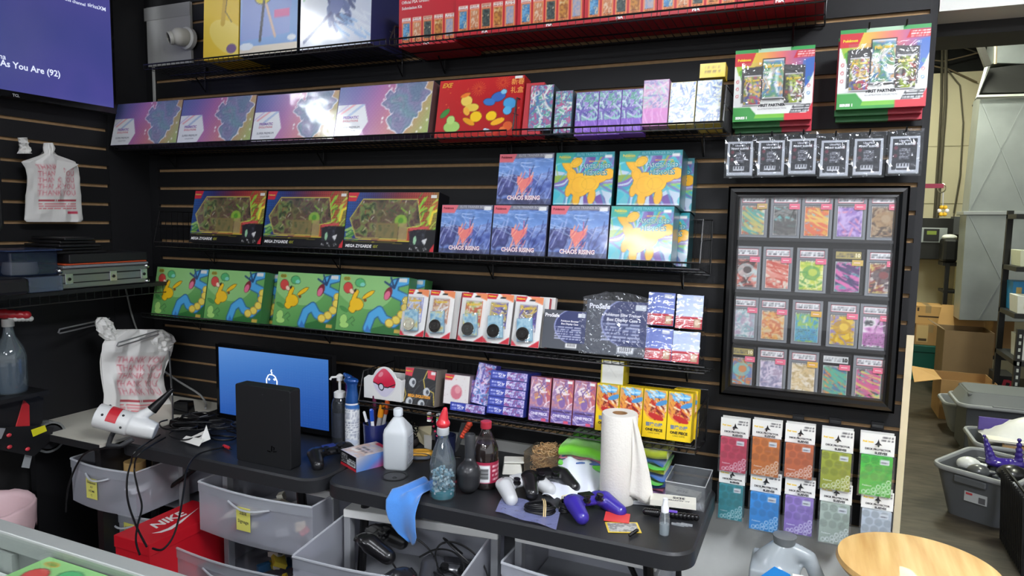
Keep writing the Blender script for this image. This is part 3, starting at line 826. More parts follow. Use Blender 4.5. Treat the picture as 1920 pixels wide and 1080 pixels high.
bb(((1259, 155), (1307, 152), (1252, 235), (1301, 232)), -.20, D(12), cv_boost(BWH, 7), 'c8c070', [], 'pale blue and white shiny booster box left of its twin', G2, bot='c8b040')
o = bb(((1311, 150), (1362, 149), (1302, 232), (1350, 230)), -.20, D(12), cv_boost(BWH, 9), '4a4630', [], 'pale blue and white shiny booster box at the right end of the second shelf', G2, bot='c8b040', d=.08)
x, w, z, h = fit(((1311, 120), (1362, 115), (1311, 145), (1359, 144)), -.18, D(6))
o = carton('small_card_box', w, h, .05, CV(20, 10, 'e8cc30').scrib(.2, .15, .8, .7, '9a7a20', 3, 2), 'd8b828', m=GLOSS); place(o, (x, -.175, z), rx=-D(6)); tag(o, 'small yellow card box lying on top of the pale blue boxes', 'card box')

# ---- shelf three: three black boxes and seven trainer boxes
ZT = [('MEGA ZYGARDE', .18, .925, None, 'f0f0f0', dict(w=.30, bold=.03, shear=.15)), ('ex', .375, .925, .05, '8a8a30', dict(bold=.03, shear=.3)), ('Pokémon', .055, .075, None, LOGO_Y, dict(w=.085, bold=.03, out=LOGO_B))]
qs = [((365, 357), (502, 358), (354, 452), (490, 460)), ((504, 358), (652, 359), (491, 459), (641, 466)), ((655, 358), (825, 361), (642, 466), (812, 477))]
f = [fit(q, -.20, D(11)) for q in qs]; W0 = np.mean([a[1] for a in f]); H0 = np.mean([a[3] for a in f])
root0 = None
for i, (x, w, z, h) in enumerate(f):
    if root0 is None:
        root0 = empty('collector_box', (0, 0, 0)); r = root0
        carton('carton', W0, H0, .07, cv_zyg(), '0e0e12', ZT, m=PRINT, parent=r)
        hexa = [(.18, .12), (.78, .12), (.84, .55), (.70, .60), (.70, .80), (.14, .78), (.05, .46)]
        b = MB(); b.prism([(W0 * a, H0 * (1 - c)) for a, c in hexa], -.004, -.0012, clear('ffffff', .0, .03, .1, bump=.06, bscale=10)); b.build('window', r)
        b = MB(); b.add([(W0 * .92, -.0016, H0 * .95), (W0 * .98, -.0016, H0 * .95), (W0 * .98, -.0016, H0 * .90), (W0 * .92, -.0016, H0 * .90)], [(3, 2, 1, 0)], PRINT, 'dcdcd8'); b.build('price_sticker', r)
    else: r = dup(root0)
    place(r, (x, -.20, z), rx=-D(11))
    tag(r, ['black windowed collector box at the left end of the third shelf', 'black windowed collector box between its two twins on the third shelf', 'black windowed collector box right beside the ice blue trainer boxes'][i], 'card box', 'black windowed collector boxes')
CT = [('CHAOS RISING', .5, .865, None, 'e8dce0', dict(w=.60, h=.09, bold=.04, out='a02848')), ('ELITE TRAINER BOX', .62, .042, None, 'c8c8d0', dict(w=.5)), ('Pokémon', .14, .07, None, '8a3040', dict(w=.20, bold=.04)), ('MEGA EVOLUTION', .5, .785, None, 'a8b8e0', dict(w=.22, bold=.02))]
AT = [('ASCENDED', .70, .27, None, '1c7f90', dict(w=.50, h=.095, bold=.02, out='e8f0e0', ob=.03)), ('HEROES', .70, .40, None, '1c7f90', dict(w=.40, h=.095, bold=.02, out='e8f0e0', ob=.03)), ('ELITE TRAINER BOX', .62, .05, None, '8ad0d8', dict(w=.5)), ('Pokémon', .16, .09, None, 'd8d060', dict(w=.20, bold=.04)), ('MEGA EVOLUTION', .72, .18, None, 'f0c060', dict(w=.28, bold=.02))]
ETB = [('c', ((829, 381), (925, 384), (820, 476), (919, 480)), 0, 'ice blue trainer box next to the black boxes, bottom tier'),
       ('c', ((926, 384), (1030, 385), (919, 480), (1021, 484)), 0, 'ice blue trainer box in the middle of the three on the bottom tier'),
       ('c', ((1032, 385), (1144, 386), (1026, 484), (1137, 490)), 0, 'ice blue trainer box touching the lower teal and yellow one'),
       ('a', ((1146, 387), (1266, 387), (1138, 489), (1259, 492)), 0, 'teal and yellow trainer box on the bottom tier'),
       ('c', ((937, 288), (1040, 287), (930, 383), (1032, 384)), 1, 'ice blue trainer box alone on the upper tier'),
       ('a', ((1042, 282), (1155, 281), (1035, 382), (1147, 385)), 1, 'teal and yellow trainer box on the upper tier beside the ice blue one'),
       ('a', ((1160, 281), (1282, 280), (1152, 383), (1277, 387)), 1, 'teal and yellow trainer box at the right end of the upper tier')]
pr = {}
for kind, q, up, lab in ETB:
    yb = -.20 + (.026 if up else 0); x, w, z, h = fit(q, yb, D(9))
    if kind not in pr:
        pr[kind] = carton('trainer_box', .186, .163, .088, cv_chaos() if kind == 'c' else cv_heroes(), '3c3c50' if kind == 'c' else '164a50', CT if kind == 'c' else AT, m=GLOSS); o = pr[kind]
        o.data.name = 'trainer_box'
    else: o = pr[kind].copy(); COL.objects.link(o)
    z = 1.436 if not up else 1.436 + .163 * math.cos(D(9)) + .0015
    place(o, (x + (w - .186) / 2, yb, z), rx=-D(9)); tag(o, lab, 'card box', 'trainer boxes stacked on the third shelf')
for k, (xx, up) in enumerate(((2.157, 0), (2.16, 1))):
    for j in range(1):
        o = pr['a'].copy(); COL.objects.link(o)
        place(o, (xx + .03, -.20 + .10 + (.026 if up else 0), 1.436 - .016 if not up else 1.436 + .1625 - .015), rx=-D(9))
        tag(o, ['teal edged trainer box tucked behind the lower teal and yellow box', 'teal edged trainer box tucked behind the upper right box'][k], 'card box', 'trainer boxes stacked on the third shelf')

# ---- shelf four: green gift boxes, blister packs, display cases, card savers
GT = [('EXE', .10, .075, .05, '8a7a28', dict(bold=.03))]
qs = [((290, 499), (388, 502), (283, 590), (380, 601)), ((391, 501), (501, 508), (381, 601), (490, 608)), ((524, 511), (640, 517), (510, 609), (627, 620)), ((642, 517), (770, 524), (628, 620), (752, 628))]
f = [fit(q, -.20, D(11)) for q in qs]; W0 = np.mean([a[1] for a in f]); H0 = np.mean([a[3] for a in f]); proto = None
for i, (x, w, z, h) in enumerate(f):
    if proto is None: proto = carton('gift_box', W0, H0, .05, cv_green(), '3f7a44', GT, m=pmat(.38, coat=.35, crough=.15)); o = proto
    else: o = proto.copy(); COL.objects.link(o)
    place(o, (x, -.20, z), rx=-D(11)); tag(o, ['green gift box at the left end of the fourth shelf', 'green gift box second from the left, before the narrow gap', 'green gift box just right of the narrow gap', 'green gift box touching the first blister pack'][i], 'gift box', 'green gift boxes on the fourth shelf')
    if i in (1, 3):
        o = proto.copy(); COL.objects.link(o); place(o, (x + .03, -.145, z - .010), rx=-D(11))
        tag(o, 'green gift box standing behind, its edge showing ' + ('in the narrow gap' if i == 1 else 'above the first blister pack'), 'gift box', 'green gift boxes on the fourth shelf')
def blister(w, h, pal, seed, coin):
    r = empty('blister_pack')
    c = CV(34, 52, 'ecebe8', w=.62); c.poly([(0, 0), (.42, 0), (.34, .12), (0, .12)], 'd02838'); c.poly([(.5, 0), (1, 0), (1, .16), (.6, .08)], 'e88a58'); c.poly([(0, .86), (.2, .98), (.4, 1), (0, 1)], 'd83848'); c.poly([(.6, 1), (1, .84), (1, 1)], 'cc2c3c'); c.ell(.6, .08, .07, .02, '181818')
    b = MB(); b.box(0, w, 0, .002, 0, h, PRINT, 'e8e8e6'); b.face(c, PRINT, .0005, w - .0005, .0005, h - .0005, -.0004); b.ftext('Pokémon', PRINT, LOGO_Y, w * .19, h * .95, -.001, w=w * .3, bold=.04); b.build('backing_card', r)
    b = MB(); b.face(cv_pack(pal, seed), FOIL, w * .20, w * .82, h * .30, h * .84, -.006); b.box(w * .20, w * .82, -.0055, 0, h * .30, h * .84, FOIL, pal[0])
    b.ftext('Pokémon', FOIL, LOGO_Y, w * .51, h * .76, -.0068, w=w * .5, bold=.05, rot=.08); b.build('booster_pack', r)
    M = Matrix.Translation((w * .48, -.012, h * .34)) @ Matrix.Rotation(-.12, 4, 'Y')
    b = MB(); b.box(-w * .28, w * .28, 0, .004, -h * .24, h * .22, PRINT, '78a8c8', M=M)
    cc = CV(20, 26, '8ac0d8', w=.8); cc.marble(['6aa8cc', 'b8dce8', 'e8d070' if coin != '2a2826' else '7ab0d0'], 4, seed)
    b.grid(cc, PRINT, lambda u, v: tuple(M @ Vector((-w * .27 + w * .54 * u, -.0006, h * .21 - h * .44 * v)))); b.build('promo_card', r)
    b = MB(); M2 = Matrix.Translation((w * .46, -.018, h * .24)) @ Matrix.Rotation(math.pi / 2, 4, 'X')
    b.lathe([(w * .22, 0), (w * .235, .002), (w * .22, .005), (.001, .005)], mat(coin, .35, metal=.6, noise=.5, nscale=160), M=M2, n=20, caps=False)
    b.lathe([(w * .15, .0052), (w * .16, .006), (w * .17, .0052)], mat(coin, .3, metal=.7), M=M2, n=20, caps=False); b.build('coin', r)
    b = MB(); b.box(w * .1, w * .9, -.022, -.0215, h * .08, h * .88, clear('ffffff', .02, .05, .4, bump=.3, bscale=30)); b.build('plastic_bubble', r)
    return r
PP = [['8a90c8', 'd0d8f0', 'e0b050', '5a68b0'], ['c89070', 'e0d8d0', 'b06a50', 'e8c8a0'], ['d0703a', 'e8d8c0', 'a8c060', 'c84a30'], ['4a4490', '7a6ac0', 'e8d050', '2a2a60'], ['3a3480', 'e8c850', '6a5ac0', '22224a']]
BP = [(((765, 539), (802, 543), (752, 628), (790, 632)), 'e8dcc0'), (((810, 543), (857, 545), (797, 631), (842, 637)), '3a3836'), (((870, 551), (919, 553), (857, 638), (905, 642)), '4a4a48'), (((917, 553), (965, 557), (902, 640), (955, 648)), '2a2826'), (((970, 557), (1027, 560), (955, 648), (1012, 653)), '2a2826')]
BL_ = ['carded blister pack with a cream spotted coin beside the green box', 'carded blister pack second from left with a dark relief coin', 'carded blister pack in the middle of the five with an orange foil pack', 'carded blister pack fourth from left with a purple foil pack', 'carded blister pack at the right end, beside the small blue display case box']
for i, (q, coin) in enumerate(BP):
    x, w, z, h = fit(q, -.205, D(15)); r = blister(.094, .16, PP[i], i + 3, coin)
    place(r, (x - (.094 - w) / 2, -.205 - .0, z), rx=-D(15)); tag(r, BL_[i], 'blister pack', 'carded blister packs on the fourth shelf')
    for k in range(2):
        b = MB(); b.box(0, .094, 0, .018, 0, .158, PRINT, 'e4e2de'); b.box(0, .04, -.0004, .0, .14, .158, PRINT, 'cc2838'); b.box(.0942, .0946, 0, .018, 0, .158, PRINT, ['c83040', 'd8d4d0'][k])
        o = b.build('blister_pack'); place(o, (x - (.094 - w) / 2 + .011 * (k + 1), -.205 + .024 * (k + 1) - .0, z - .002), rx=-D(15))
        tag(o, ['second', 'third'][k] + ' pack back in the file behind the ' + ['first', 'second', 'middle', 'fourth', 'last'][i] + ' blister pack', 'blister pack', 'carded blister packs on the fourth shelf')
def cv_prosafe(big):
    c = CV(60, 50, '4b4f58', w=1.15); c.put(c.m_ell(.78, .40, .60, .46), '9aa0d0'); c.put(c.m_ell(.80, .40, .59, .45), '2a3468'); c.put(c.V > .82, '4b4f58')
    c.scrib(.28, .40, .9, .75, 'b8bcd8', 5, 6, .8); c.rect(.56, .84, .82, .95, 'e8e8e8'); c.put((c.U > .58) & (c.U < .80) & (c.V > .85) & (c.V < .92) & (((c.U * 90) % 1) < .5), '202020')
    c.rect(.80, .06, .97, .16, 'd8dce0'); return c
PT = [('ProSafe', .20, .14, None, 'f0f0f4', dict(w=.34, bold=.04))]
x, w, z, h = fit(((1024, 581), (1097, 583), (1015, 650), (1095, 660)), -.20, D(11))
o = carton('display_case_box', w, h, .06, cv_prosafe(0), '3a3e46', PT + [('Pokémon Booster', .62, .27, None, 'e8e8f0', dict(w=.42, bold=.03, shear=.15)), ('Box Display Case', .62, .35, None, 'e8e8f0', dict(w=.40, bold=.03, shear=.15))], m=GLOSS)
place(o, (x, -.20, z), rx=-D(11)); tag(o, 'small navy and grey display case box right of the blister packs', 'display case box')
x, w, z, h = fit(((1105, 560), (1215, 568), (1092, 660), (1208, 672)), -.20, D(13))
r = empty('display_case_box', (x, -.20, z), rx=-D(13)); tag(r, 'large navy display case box in crinkled clear wrap', 'display case box')
carton('carton', w, h, .07, cv_prosafe(1), '3a3e46', [('ProSafe', .22, .12, None, 'f0f0f4', dict(w=.34, bold=.04)), ('Pokémon Elite Trainer', .60, .26, None, 'e8e8f0', dict(w=.60, bold=.03, shear=.15)), ('Box Display Case', .60, .36, None, 'e8e8f0', dict(w=.50, bold=.03, shear=.15))], m=PRINT, parent=r)
b = MB(); cw = clear('e8ecf4', .05, .06, .4, bump=.8, bscale=22, name='crinkled_wrap'); rr = random.Random(3); N = 22
pts = lambda u, v: (-.012 + (w + .024) * u + .004 * math.sin(9 * v), -.006 - .005 * rr.random(), h * 1.03 - (h * 1.05) * v + (.02 * (1 - v) ** 4 * math.sin(3 * u)))
vs = [pts(a / N, c / N) for c in range(N + 1) for a in range(N + 1)]
b.add(vs, [(c * (N + 1) + a, c * (N + 1) + a + 1, (c + 1) * (N + 1) + a + 1, (c + 1) * (N + 1) + a) for c in range(N) for a in range(N)], cw)
b.add([(w * .02, -.006, h * 1.0), (w * .25, .0, h * 1.02), (w * .33, .01, h * 1.16), (w * .28, .012, h * 1.18), (w * .1, .004, h * 1.06)], [(0, 1, 2, 3, 4)], cw); b.build('plastic_wrap', r)
def cv_saver(pale):
    c = CV(36, 46, 'c0cdf0' if pale else '6f7ec0', w=.8); c.grad(['6474b8', '8a98d8'] if not pale else ['a8b8ec', 'dce6fa'], 60, c.V < .66)
    c.rect(0, .64, 1, 1, 'b8303c'); c.scrib(.06, .70, .66, .95, 'e8b0b0', 3, 4, .8); c.rect(.68, .70, .93, .95, 'b89a80'); c.ell(.8, .80, .07, .08, 'd8c0a8'); c.rect(.60, .04, .88, .16, 'c8ccd8'); return c
for i, (q, p, up, lab) in enumerate([(((1213, 614), (1262, 617), (1207, 672), (1258, 679)), 0, 0, 'shrink wrapped bundle of card holders, lower left of the block of four'), (((1266, 619), (1317, 624), (1258, 677), (1310, 685)), 1, 0, 'shrink wrapped bundle of card holders, lower right of the block of four'), (((1220, 549), (1267, 551), (1212, 608), (1262, 615)), 0, 1, 'shrink wrapped bundle of card holders, upper left of the block of four'), (((1276, 552), (1327, 557), (1265, 615), (1316, 622)), 1, 1, 'palest shrink wrapped bundle of card holders, upper right of the block of four')]):
    yb = -.20 + .02 * up; x, w, z, h = fit(q, yb, D(13))
    o = carton('card_holder_bundle', w, h, .11 - up * .02, cv_saver(p), '6a78b0' if i % 2 == 0 else '2a2c34', [('CARD SAVER', .35, .74, None, 'f0d0d0', dict(w=.5, bold=.03))], m=pmat(.2, coat=1.0, crough=.05, bump=.5, bscale=30)); place(o, (x, yb, z + .002 * up), rx=-D(13)); tag(o, lab, 'card holders', 'shrink wrapped card holder bundles')

# ---- top shelf: three tall boxes and the red submission kits
c1 = CV(50, 90, 'f0cc28', w=.5); c1.put(c1.m_ell(.72, .78, .30, .16, 30), 'f6dc60'); c1.line([(.62, .30), (.55, .62)], .06, 'd8b020'); c1.line([(.70, .25), (.62, .50), (.80, .62)], .008, '5a4a30'); c1.ell(.80, .9, .07, .05, '7a5a88')
c2 = CV(70, 80, '8ab0e0', w=.8); c2.grad(['b8c8f0', '8fb4e6', '78a4dc'], 60); c2.poly([(.08, 0), (.95, 0), (.86, .80), (.02, .84)], '9aa8e0', .8); c2.put(c2.V > .90, 'e8dcc8'); blobs(c2, [(.42, .35, .14, .12, -20, 'e8d838'), (.62, .28, .12, .07, 30, 'e0cc30'), (.45, .18, .10, .10, 0, 'f0b8c0'), (.30, .30, .10, .06, 40, 'e8d838')], '5a5a40', .008); c2.line([(.42, .45), (.36, .85)], .035, '3c3c44'); c2.line([(.46, .48), (.62, .82)], .03, 'e8c8b0'); c2.put((c2.U > .60) & (c2.U < .86) & (c2.V > .55) & (c2.V < .63), 'e070a8')
c2.ell(.9, .85, .06, .03, 'e8f0f8'); c2.ell(.12, .90, .1, .04, 'e8f0f8')
c3 = CV(84, 72, 'e4e6ec', w=1.15); c3.grad(['f0f0f2', 'dce4f0', 'd0d8ec'], 20); c3.poly([(0, 0), (.45, 0), (0, .45)], '5a98dc'); c3.line([(.45, 0), (0, .48)], .03, 'e8b0b0'); c3.line([(.55, 0), (.05, .50)], .03, 'b8e0c0')
c3.strokes(16, ['44507e', '5a6aa0', '8a98c8'], .26, .04, 6, 40, (.40, .35, .72, .75)); c3.line([(.62, .42), (.98, .06)], .03, '4a5488'); c3.line([(.5, .62), (.06, .92)], .035, '4a5488'); c3.ell(.52, .56, .10, .12, '6a78b0', 20); c3.strokes(26, ['8ab8e8', 'b8d0f0', 'e8f0fa'], .2, .02, 9, 30, (.6, .7, 1, 1), .7)
T = [(((394, 0), (461, 0), (381, 120), (447, 112)), c1, 'd8b41c', 'tall bright yellow box at the left end of the top shelf', .16, 'e0b820'), (((462, 0), (565, 0), (449, 104), (557, 95)), c2, '20242c', 'tall pale blue illustrated box between the yellow and the white one', .12, '181c24'), (((576, 0), (704, 0), (562, 94), (695, 81)), c3, '3a3c6c', 'large white and blue shiny box on the top shelf', .19, '2a2c4c')]
for q, cv, side, lab, d, bt in T:
    x, w, z, h = fit(q, -.21, D(6)); h = .34
    o = carton('tall_card_box', w, h, d, cv, side, m=GLOSS if cv is c3 else pmat(.45, coat=.2, crough=.25), bot=bt); place(o, (x, -.21, 2.128), rx=-D(3)); tag(o, lab, 'card box')
PST = [('Official PSA Grading', .30, .10, None, 'f4e0e0', dict(w=.50, bold=.03)), ('Submission Kit', .235, .21, None, 'f4e0e0', dict(w=.36, bold=.03)), ('PSA', .5, .955, .065, 'f8f0f0', dict(bold=.07))]
xs = [745, 843, 957, 1083, 1224, 1362, 1480]; proto = None
X0 = atY(745, 78, -.2)[0]
for i in range(6):
    if proto is None: proto = carton('submission_kit_box', .212, .155, .185, cv_psa(), 'b01a28', PST, m=pmat(.4, coat=.25, crough=.2), bot='b01c2c'); o = proto
    else: o = proto.copy(); COL.objects.link(o)
    place(o, (X0 + i * .2135, -.20 if i else -.192, 2.120 + (.004 if i else -.010)), rx=-D(1)); tag(o, 'red grading submission kit box, ' + ['the lowest one, at the left end of the row', 'second from the left in the row', 'third from the left in the row', 'fourth from the left in the row', 'fifth from the left in the row', 'at the right end of the row'][i], 'card box', 'red submission kit boxes on the top shelf')

# ---- bottom shelf
r = empty('card_holder_tray', tuple(atY(682, 745, -.215)[:3])); tag(r, 'white plastic tray with a red and white ball emblem on its front', 'tray')
wd = atY(752, 753, -.215)[0] - atY(682, 745, -.215)[0]
b = MB(); w = wd
out = [(0, 0), (w, 0), (w, .075), (w * .92, .082)] + [(w * .56 + w * .33 * math.cos(a), .062 + w * .36 * math.sin(a)) for a in np.linspace(.35, math.pi - .35, 14)] + [(w * .12, .082), (0, .07)]
b.prism(out, 0, .006, WHITEP); b.box(0, .004, .006, .09, 0, .07, WHITEP); b.box(w - .004, w, .006, .09, 0, .075, WHITEP); b.box(0, w, .006, .09, 0, .004, WHITEP); b.box(0, w, .084, .09, 0, .08, WHITEP); b.build('body', r, bevel=.002)
cc = CV(60, 60, 'e6e4ea'); cc.ell(.5, .5, .5, .5, 'd8d4e8'); m_ = cc.m_ell(.5, .5, .49, .49); cc.grad(['f07888', 'd82c4c', 'c0203c'], 70, m_ & (cc.V < .60 + .12 * (cc.U - .3))); cc.ell(.34, .22, .12, .08, 'f6a8b4', -30, .8)
cc.line([(.0, .52), (.34, .64), (.66, .66), (1, .52)], .04, '202028'); cc.ell(.36, .66, .135, .135, '20202a'); cc.ell(.36, .66, .095, .095, 'd4d4e4')
b = MB(); R_ = w * .30
def dsk(u, v):
    a, c_ = u * 2 - 1, 1 - 2 * v
    q = math.sqrt(1 - c_ * c_ / 2) * a, math.sqrt(1 - a * a / 2) * c_
    return (w * .56 + q[0] * R_, -.001, .062 + q[1] * R_ * 1.08)
b.grid(cc, pmat(.2, coat=.6), dsk); b.build('ball_emblem', r)
for k in range(1): pass
c = CV(64, 60, '1e1e22', w=1.05); c.strokes(30, ['3a3c40', '55585c', '2a2a2e'], .4, .03, 4, -50, (0, 0, 1, 1), .6); c.line([(.70, .05), (.60, .30), (.66, .52), (.94, .62), (.98, .95)], .03, 'c8b050'); c.line([(.0, .55), (.08, .75), (.02, .95)], .025, 'c8b050')
for (x, y) in ((.26, .40), (.72, .62), (.20, .93), (.58, .96)): c.ell(x, y, .11, .12, 'c8ccd0', 20); c.ell(x + .03, y, .05, .06, '50545c'); c.ell(x + .02, y + .1, .05, .04, 'b8bcc0')
c.poly([(0, .02), (.28, .0), (.22, .24), (.0, .22)], 'd83848'); c.poly([(.70, .02), (.98, .05), (.95, .28), (.72, .24)], 'd84854'); c.rect(.82, .06, .95, .14, 'e8e8e8')
x, w, z, h = fit(((758, 687), (835, 692), (755, 757), (830, 764)), -.20, D(9))
o = carton('collection_box', .125, .125, .07, c, '8a8078', [('MEGA EVOLUTION', .5, .76, None, 'e8a030', dict(w=.7, bold=.06, h=.09)), ('Pokémon', .12, .10, None, LOGO_Y, dict(w=.2, bold=.04))], m=GLOSS); place(o, (x, -.20, .917), rx=-D(9)); tag(o, 'charcoal collection box with silver skull shapes and orange lettering', 'card box')
c = CV(30, 34, 'e8e2e0', w=.9); c.sparkle(60, ['d8a8a8', 'c8b8b8'], .012, 3); c.ell(.5, .58, .20, .24, 'd87888'); c.ell(.55, .5, .10, .12, 'e8a0a8'); c.poly([(0, 0), (.4, 0), (.3, .2), (0, .2)], 'd83848')
x, w, z, h = fit(((834, 702), (882, 705), (829, 757), (876, 762)), -.195, D(9))
o = carton('small_card_box', w, h, .07, c, '9a8890', [('Pokémon', .17, .10, None, LOGO_Y, dict(w=.28, bold=.04))], m=GLOSS); place(o, (x, -.19, z), rx=-D(9)); tag(o, 'small white dotted box with a pink shape, right of the charcoal box', 'card box')
c = CV(60, 14, '3a48b0', w=4); c.marble(['7a6ac0', 'b8a8e0', 'e8e0f0', '4a50b0', 'c05a90', '5a90c8'], 16, 4, 1, c.U > .45); c.scrib(.05, .1, .35, .9, 'b8c0f0', 2, 2)
x0, y0, z0 = atY(912, 772, -.205); xw = atY(981, 781, -.205)[0] - x0
fl = None
for k in range(5):
    if fl is None: fl = carton('flat_booster_box', xw, .0272, .12, c, '3a44a0', [('シャドー', .42, .5, .5, 'e8e8f8', dict(bold=.04))], m=GLOSS); o = fl
    else: o = fl.copy(); COL.objects.link(o)
    place(o, (x0 + .001 * k, -.205 + .005 * k, z0 - .003 + .0276 * k), rx=-D(9)); tag(o, ['bottom', 'second from the bottom', 'middle', 'second from the top', 'top'][k] + ' flat indigo booster box of the stack of five', 'card box', 'stacked flat indigo booster boxes')
x0b, _, z0b = atY(842, 769, -.205)
o = fl.copy(); COL.objects.link(o); place(o, (x0b, -.20, z0b), rx=-D(9)); tag(o, 'flat indigo booster box lying left of the stack of five', 'card box', 'flat indigo booster boxes')
x, w, z, h = fit(((893, 699), (921, 697), (888, 752), (912, 775)), -.19, D(9))
o = carton('booster_box', .065, .135, .04, cv_boost(['5a50a8', 'a8a0e0', 'e8d8f0', '4a80c8', 'b04a80'], 6), '4a44a0', m=FOIL); place(o, (x - .012, -.188, z0 + .02), rx=-D(12), ry=0.12); tag(o, 'violet booster box tilted between the flat indigo boxes', 'card box')
o = carton('booster_box', .10, .07, .05, cv_boost(['8a78c8', 'd8b8d8', '6a60b8', 'c87aa0'], 12, w=1.4), '5a50b0', m=FOIL); place(o, (x0b + .02, -.172, z0b + .031), rx=-D(10)); tag(o, 'violet box propped on the lone flat indigo box', 'card box')
ET = [('EGGHEAD CRISIS', .5, .73, None, '503058', dict(w=.8, bold=.04)), ('ONE PIECE', .5, .83, None, 'e8e0f4', dict(w=.8, bold=.05, h=.065))]
YT = [('冒険の絆', .5, .72, None, '7a88a0', dict(w=.7, bold=.04)), ('ONE PIECE', .5, .83, None, '3a3418', dict(w=.72, bold=.05, h=.06)), ('CARD GAME', .5, .895, None, '6a5c20', dict(w=.5))]
pe = py = None
for i, (a, bq) in enumerate([((997, 702), (990, 787)), ((1038, 707), (1031, 792)), ((1079, 712), (1072, 797))]):
    if pe is None: pe = carton('booster_box', .070, .139, .045, cv_onepiece(0), '8a3a50', ET, m=FOIL); o = pe
    else: o = pe.copy(); COL.objects.link(o)
    p = atY(*bq, -.20); place(o, (p[0], -.20, p[2]), rx=-D(9)); tag(o, ['mauve and coral booster box right of the indigo stack', 'mauve and coral booster box, middle of the row of three', 'mauve and coral booster box touching the yellow ones'][i], 'card box', 'mauve and coral booster boxes')
xa = atY(1115, 803, -.20)[0]
for i in range(4):
    if py is None:
        py = carton('booster_box', .070, .143, .05, cv_onepiece(1), 'd8b818', YT, m=PRINT)
        o = py
    else: o = py.copy(); COL.objects.link(o)
    place(o, (xa + i * .0722, -.20, .9185), rx=-D(6)); tag(o, ['yellow pirate themed booster box directly under the small white topped box', 'yellow pirate themed booster box second from the left', 'yellow pirate themed booster box third from the left', 'yellow pirate themed booster box at the right end of the bottom shelf'][i], 'card box', 'yellow booster boxes on the bottom shelf')
o = py.copy(); COL.objects.link(o); place(o, (xa + 3 * .0722 + .006, -.145, .914), rx=-D(6)); tag(o, 'yellow booster box standing behind the right end one', 'card box', 'yellow booster boxes on the bottom shelf')
c = CV(30, 30, 'e6e6de'); c.rect(0, 0, 1, .04, 'd8d050'); c.rect(0, .96, 1, 1, 'd8c840'); c.rect(0, 0, .05, 1, 'd8d050'); c.line([(.2, .1), (.7, .7)], .02, 'd0d0c8'); c.line([(.6, .05), (.3, .5)], .02, 'f4f4ee')
o = carton('small_card_box', .070, .072, .07, c, 'd8c428', m=pmat(.25, coat=.8)); place(o, (atY(1125, 720, -.19)[0], -.186, .9185 + .143), rx=-D(6)); tag(o, 'small white fronted yellow box on top of the yellow booster boxes', 'card box')

# ================================================================== WIRE SHELVES
def shelf(x0, x1, zf, depth, label, tilt=0.05, lip=.012, back=0.0, side=0.0, step=.024, yf=-.235):
    r = empty('wire_shelf', (x0, 0, zf)); tag(r, label, 'shelf'); L = x1 - x0; y1 = -.012
    zb = lambda y: -lip - .002 + (y - yf) * -tilt
    b = MB(); n = int(L / step)
    for i in range(n + 1):
        x = L * i / n
        b.tube([(x, yf, 0), (x, yf, zb(yf)), (x, y1, zb(y1))], .0013, WIRE, n=4)
    b.build('grid', r)
    b = MB()
    for y in (yf + .005, yf * .5, y1): b.tube([(0, y, zb(y) - .003), (L, y, zb(y) - .003)], .0024, WIRE, n=5)
    b.tube([(0, yf, 0), (L, yf, 0)], .0028, WIRE, n=6); b.build('rail', r)
    if back:
        b = MB()
        for i in range(n + 1): b.tube([(L * i / n, y1, zb(y1)), (L * i / n, y1, back)], .0012, WIRE, n=4)
        b.tube([(0, y1, back), (L, y1, back)], .0024, WIRE, n=5); b.build('back_panel', r)
    if side:
        for s in (0, L):
            b = MB(); b.tube([(s, yf, 0), (s, yf + .03, side), (s, y1, side), (s, y1, zb(y1))], .0026, WIRE, n=5)
            for k in range(1, 8): b.tube([(s, yf + (y1 - yf) * k / 8, zb(yf)), (s, yf + (y1 - yf) * k / 8, side)], .0013, WIRE, n=4)
            b.tube([(s, yf, side * .5), (s, y1, side * .5)], .0013, WIRE, n=4); b.build('end_panel', r)
    for k in range(max(2, int(L / .5))):
        x = .08 + (L - .16) * k / max(1, int(L / .5) - 1)
        b = MB(); b.box(x - .006, x + .006, -.014, .008, .012, .03, WIRE); b.tube([(x, -.012, .03), (x, -.012, zb(y1) - .05), (x, -.06, zb(y1))], .003, WIRE, n=5); b.build('bracket', r)
    return r
shelf(.285, 1.405, 2.128, .23, 'black wire shelf at the top carrying the three tall boxes', tilt=.02, side=.0)
shelf(1.42, 2.71, 2.126, .23, 'black wire shelf at the top under the red kit boxes', tilt=.02, side=.05)
shelf(.10, 1.84, 1.822, .23, 'black wire shelf under the iridescent boxes and the red gift box', tilt=.03)
shelf(1.86, 2.475, 1.822, .23, 'short black wire shelf under the upright booster boxes', tilt=.03, side=.10)
shelf(.31, 2.43, 1.440, .23, 'long black wire basket shelf with the black and trainer boxes', tilt=.14, back=.12, side=.12)
shelf(.22, 2.455, 1.150, .23, 'long black wire shelf with green boxes and blister packs', tilt=.14)
shelf(1.29, 2.44, .915, .23, 'lowest black wire basket shelf with booster boxes', tilt=.12, back=.12, side=.10)

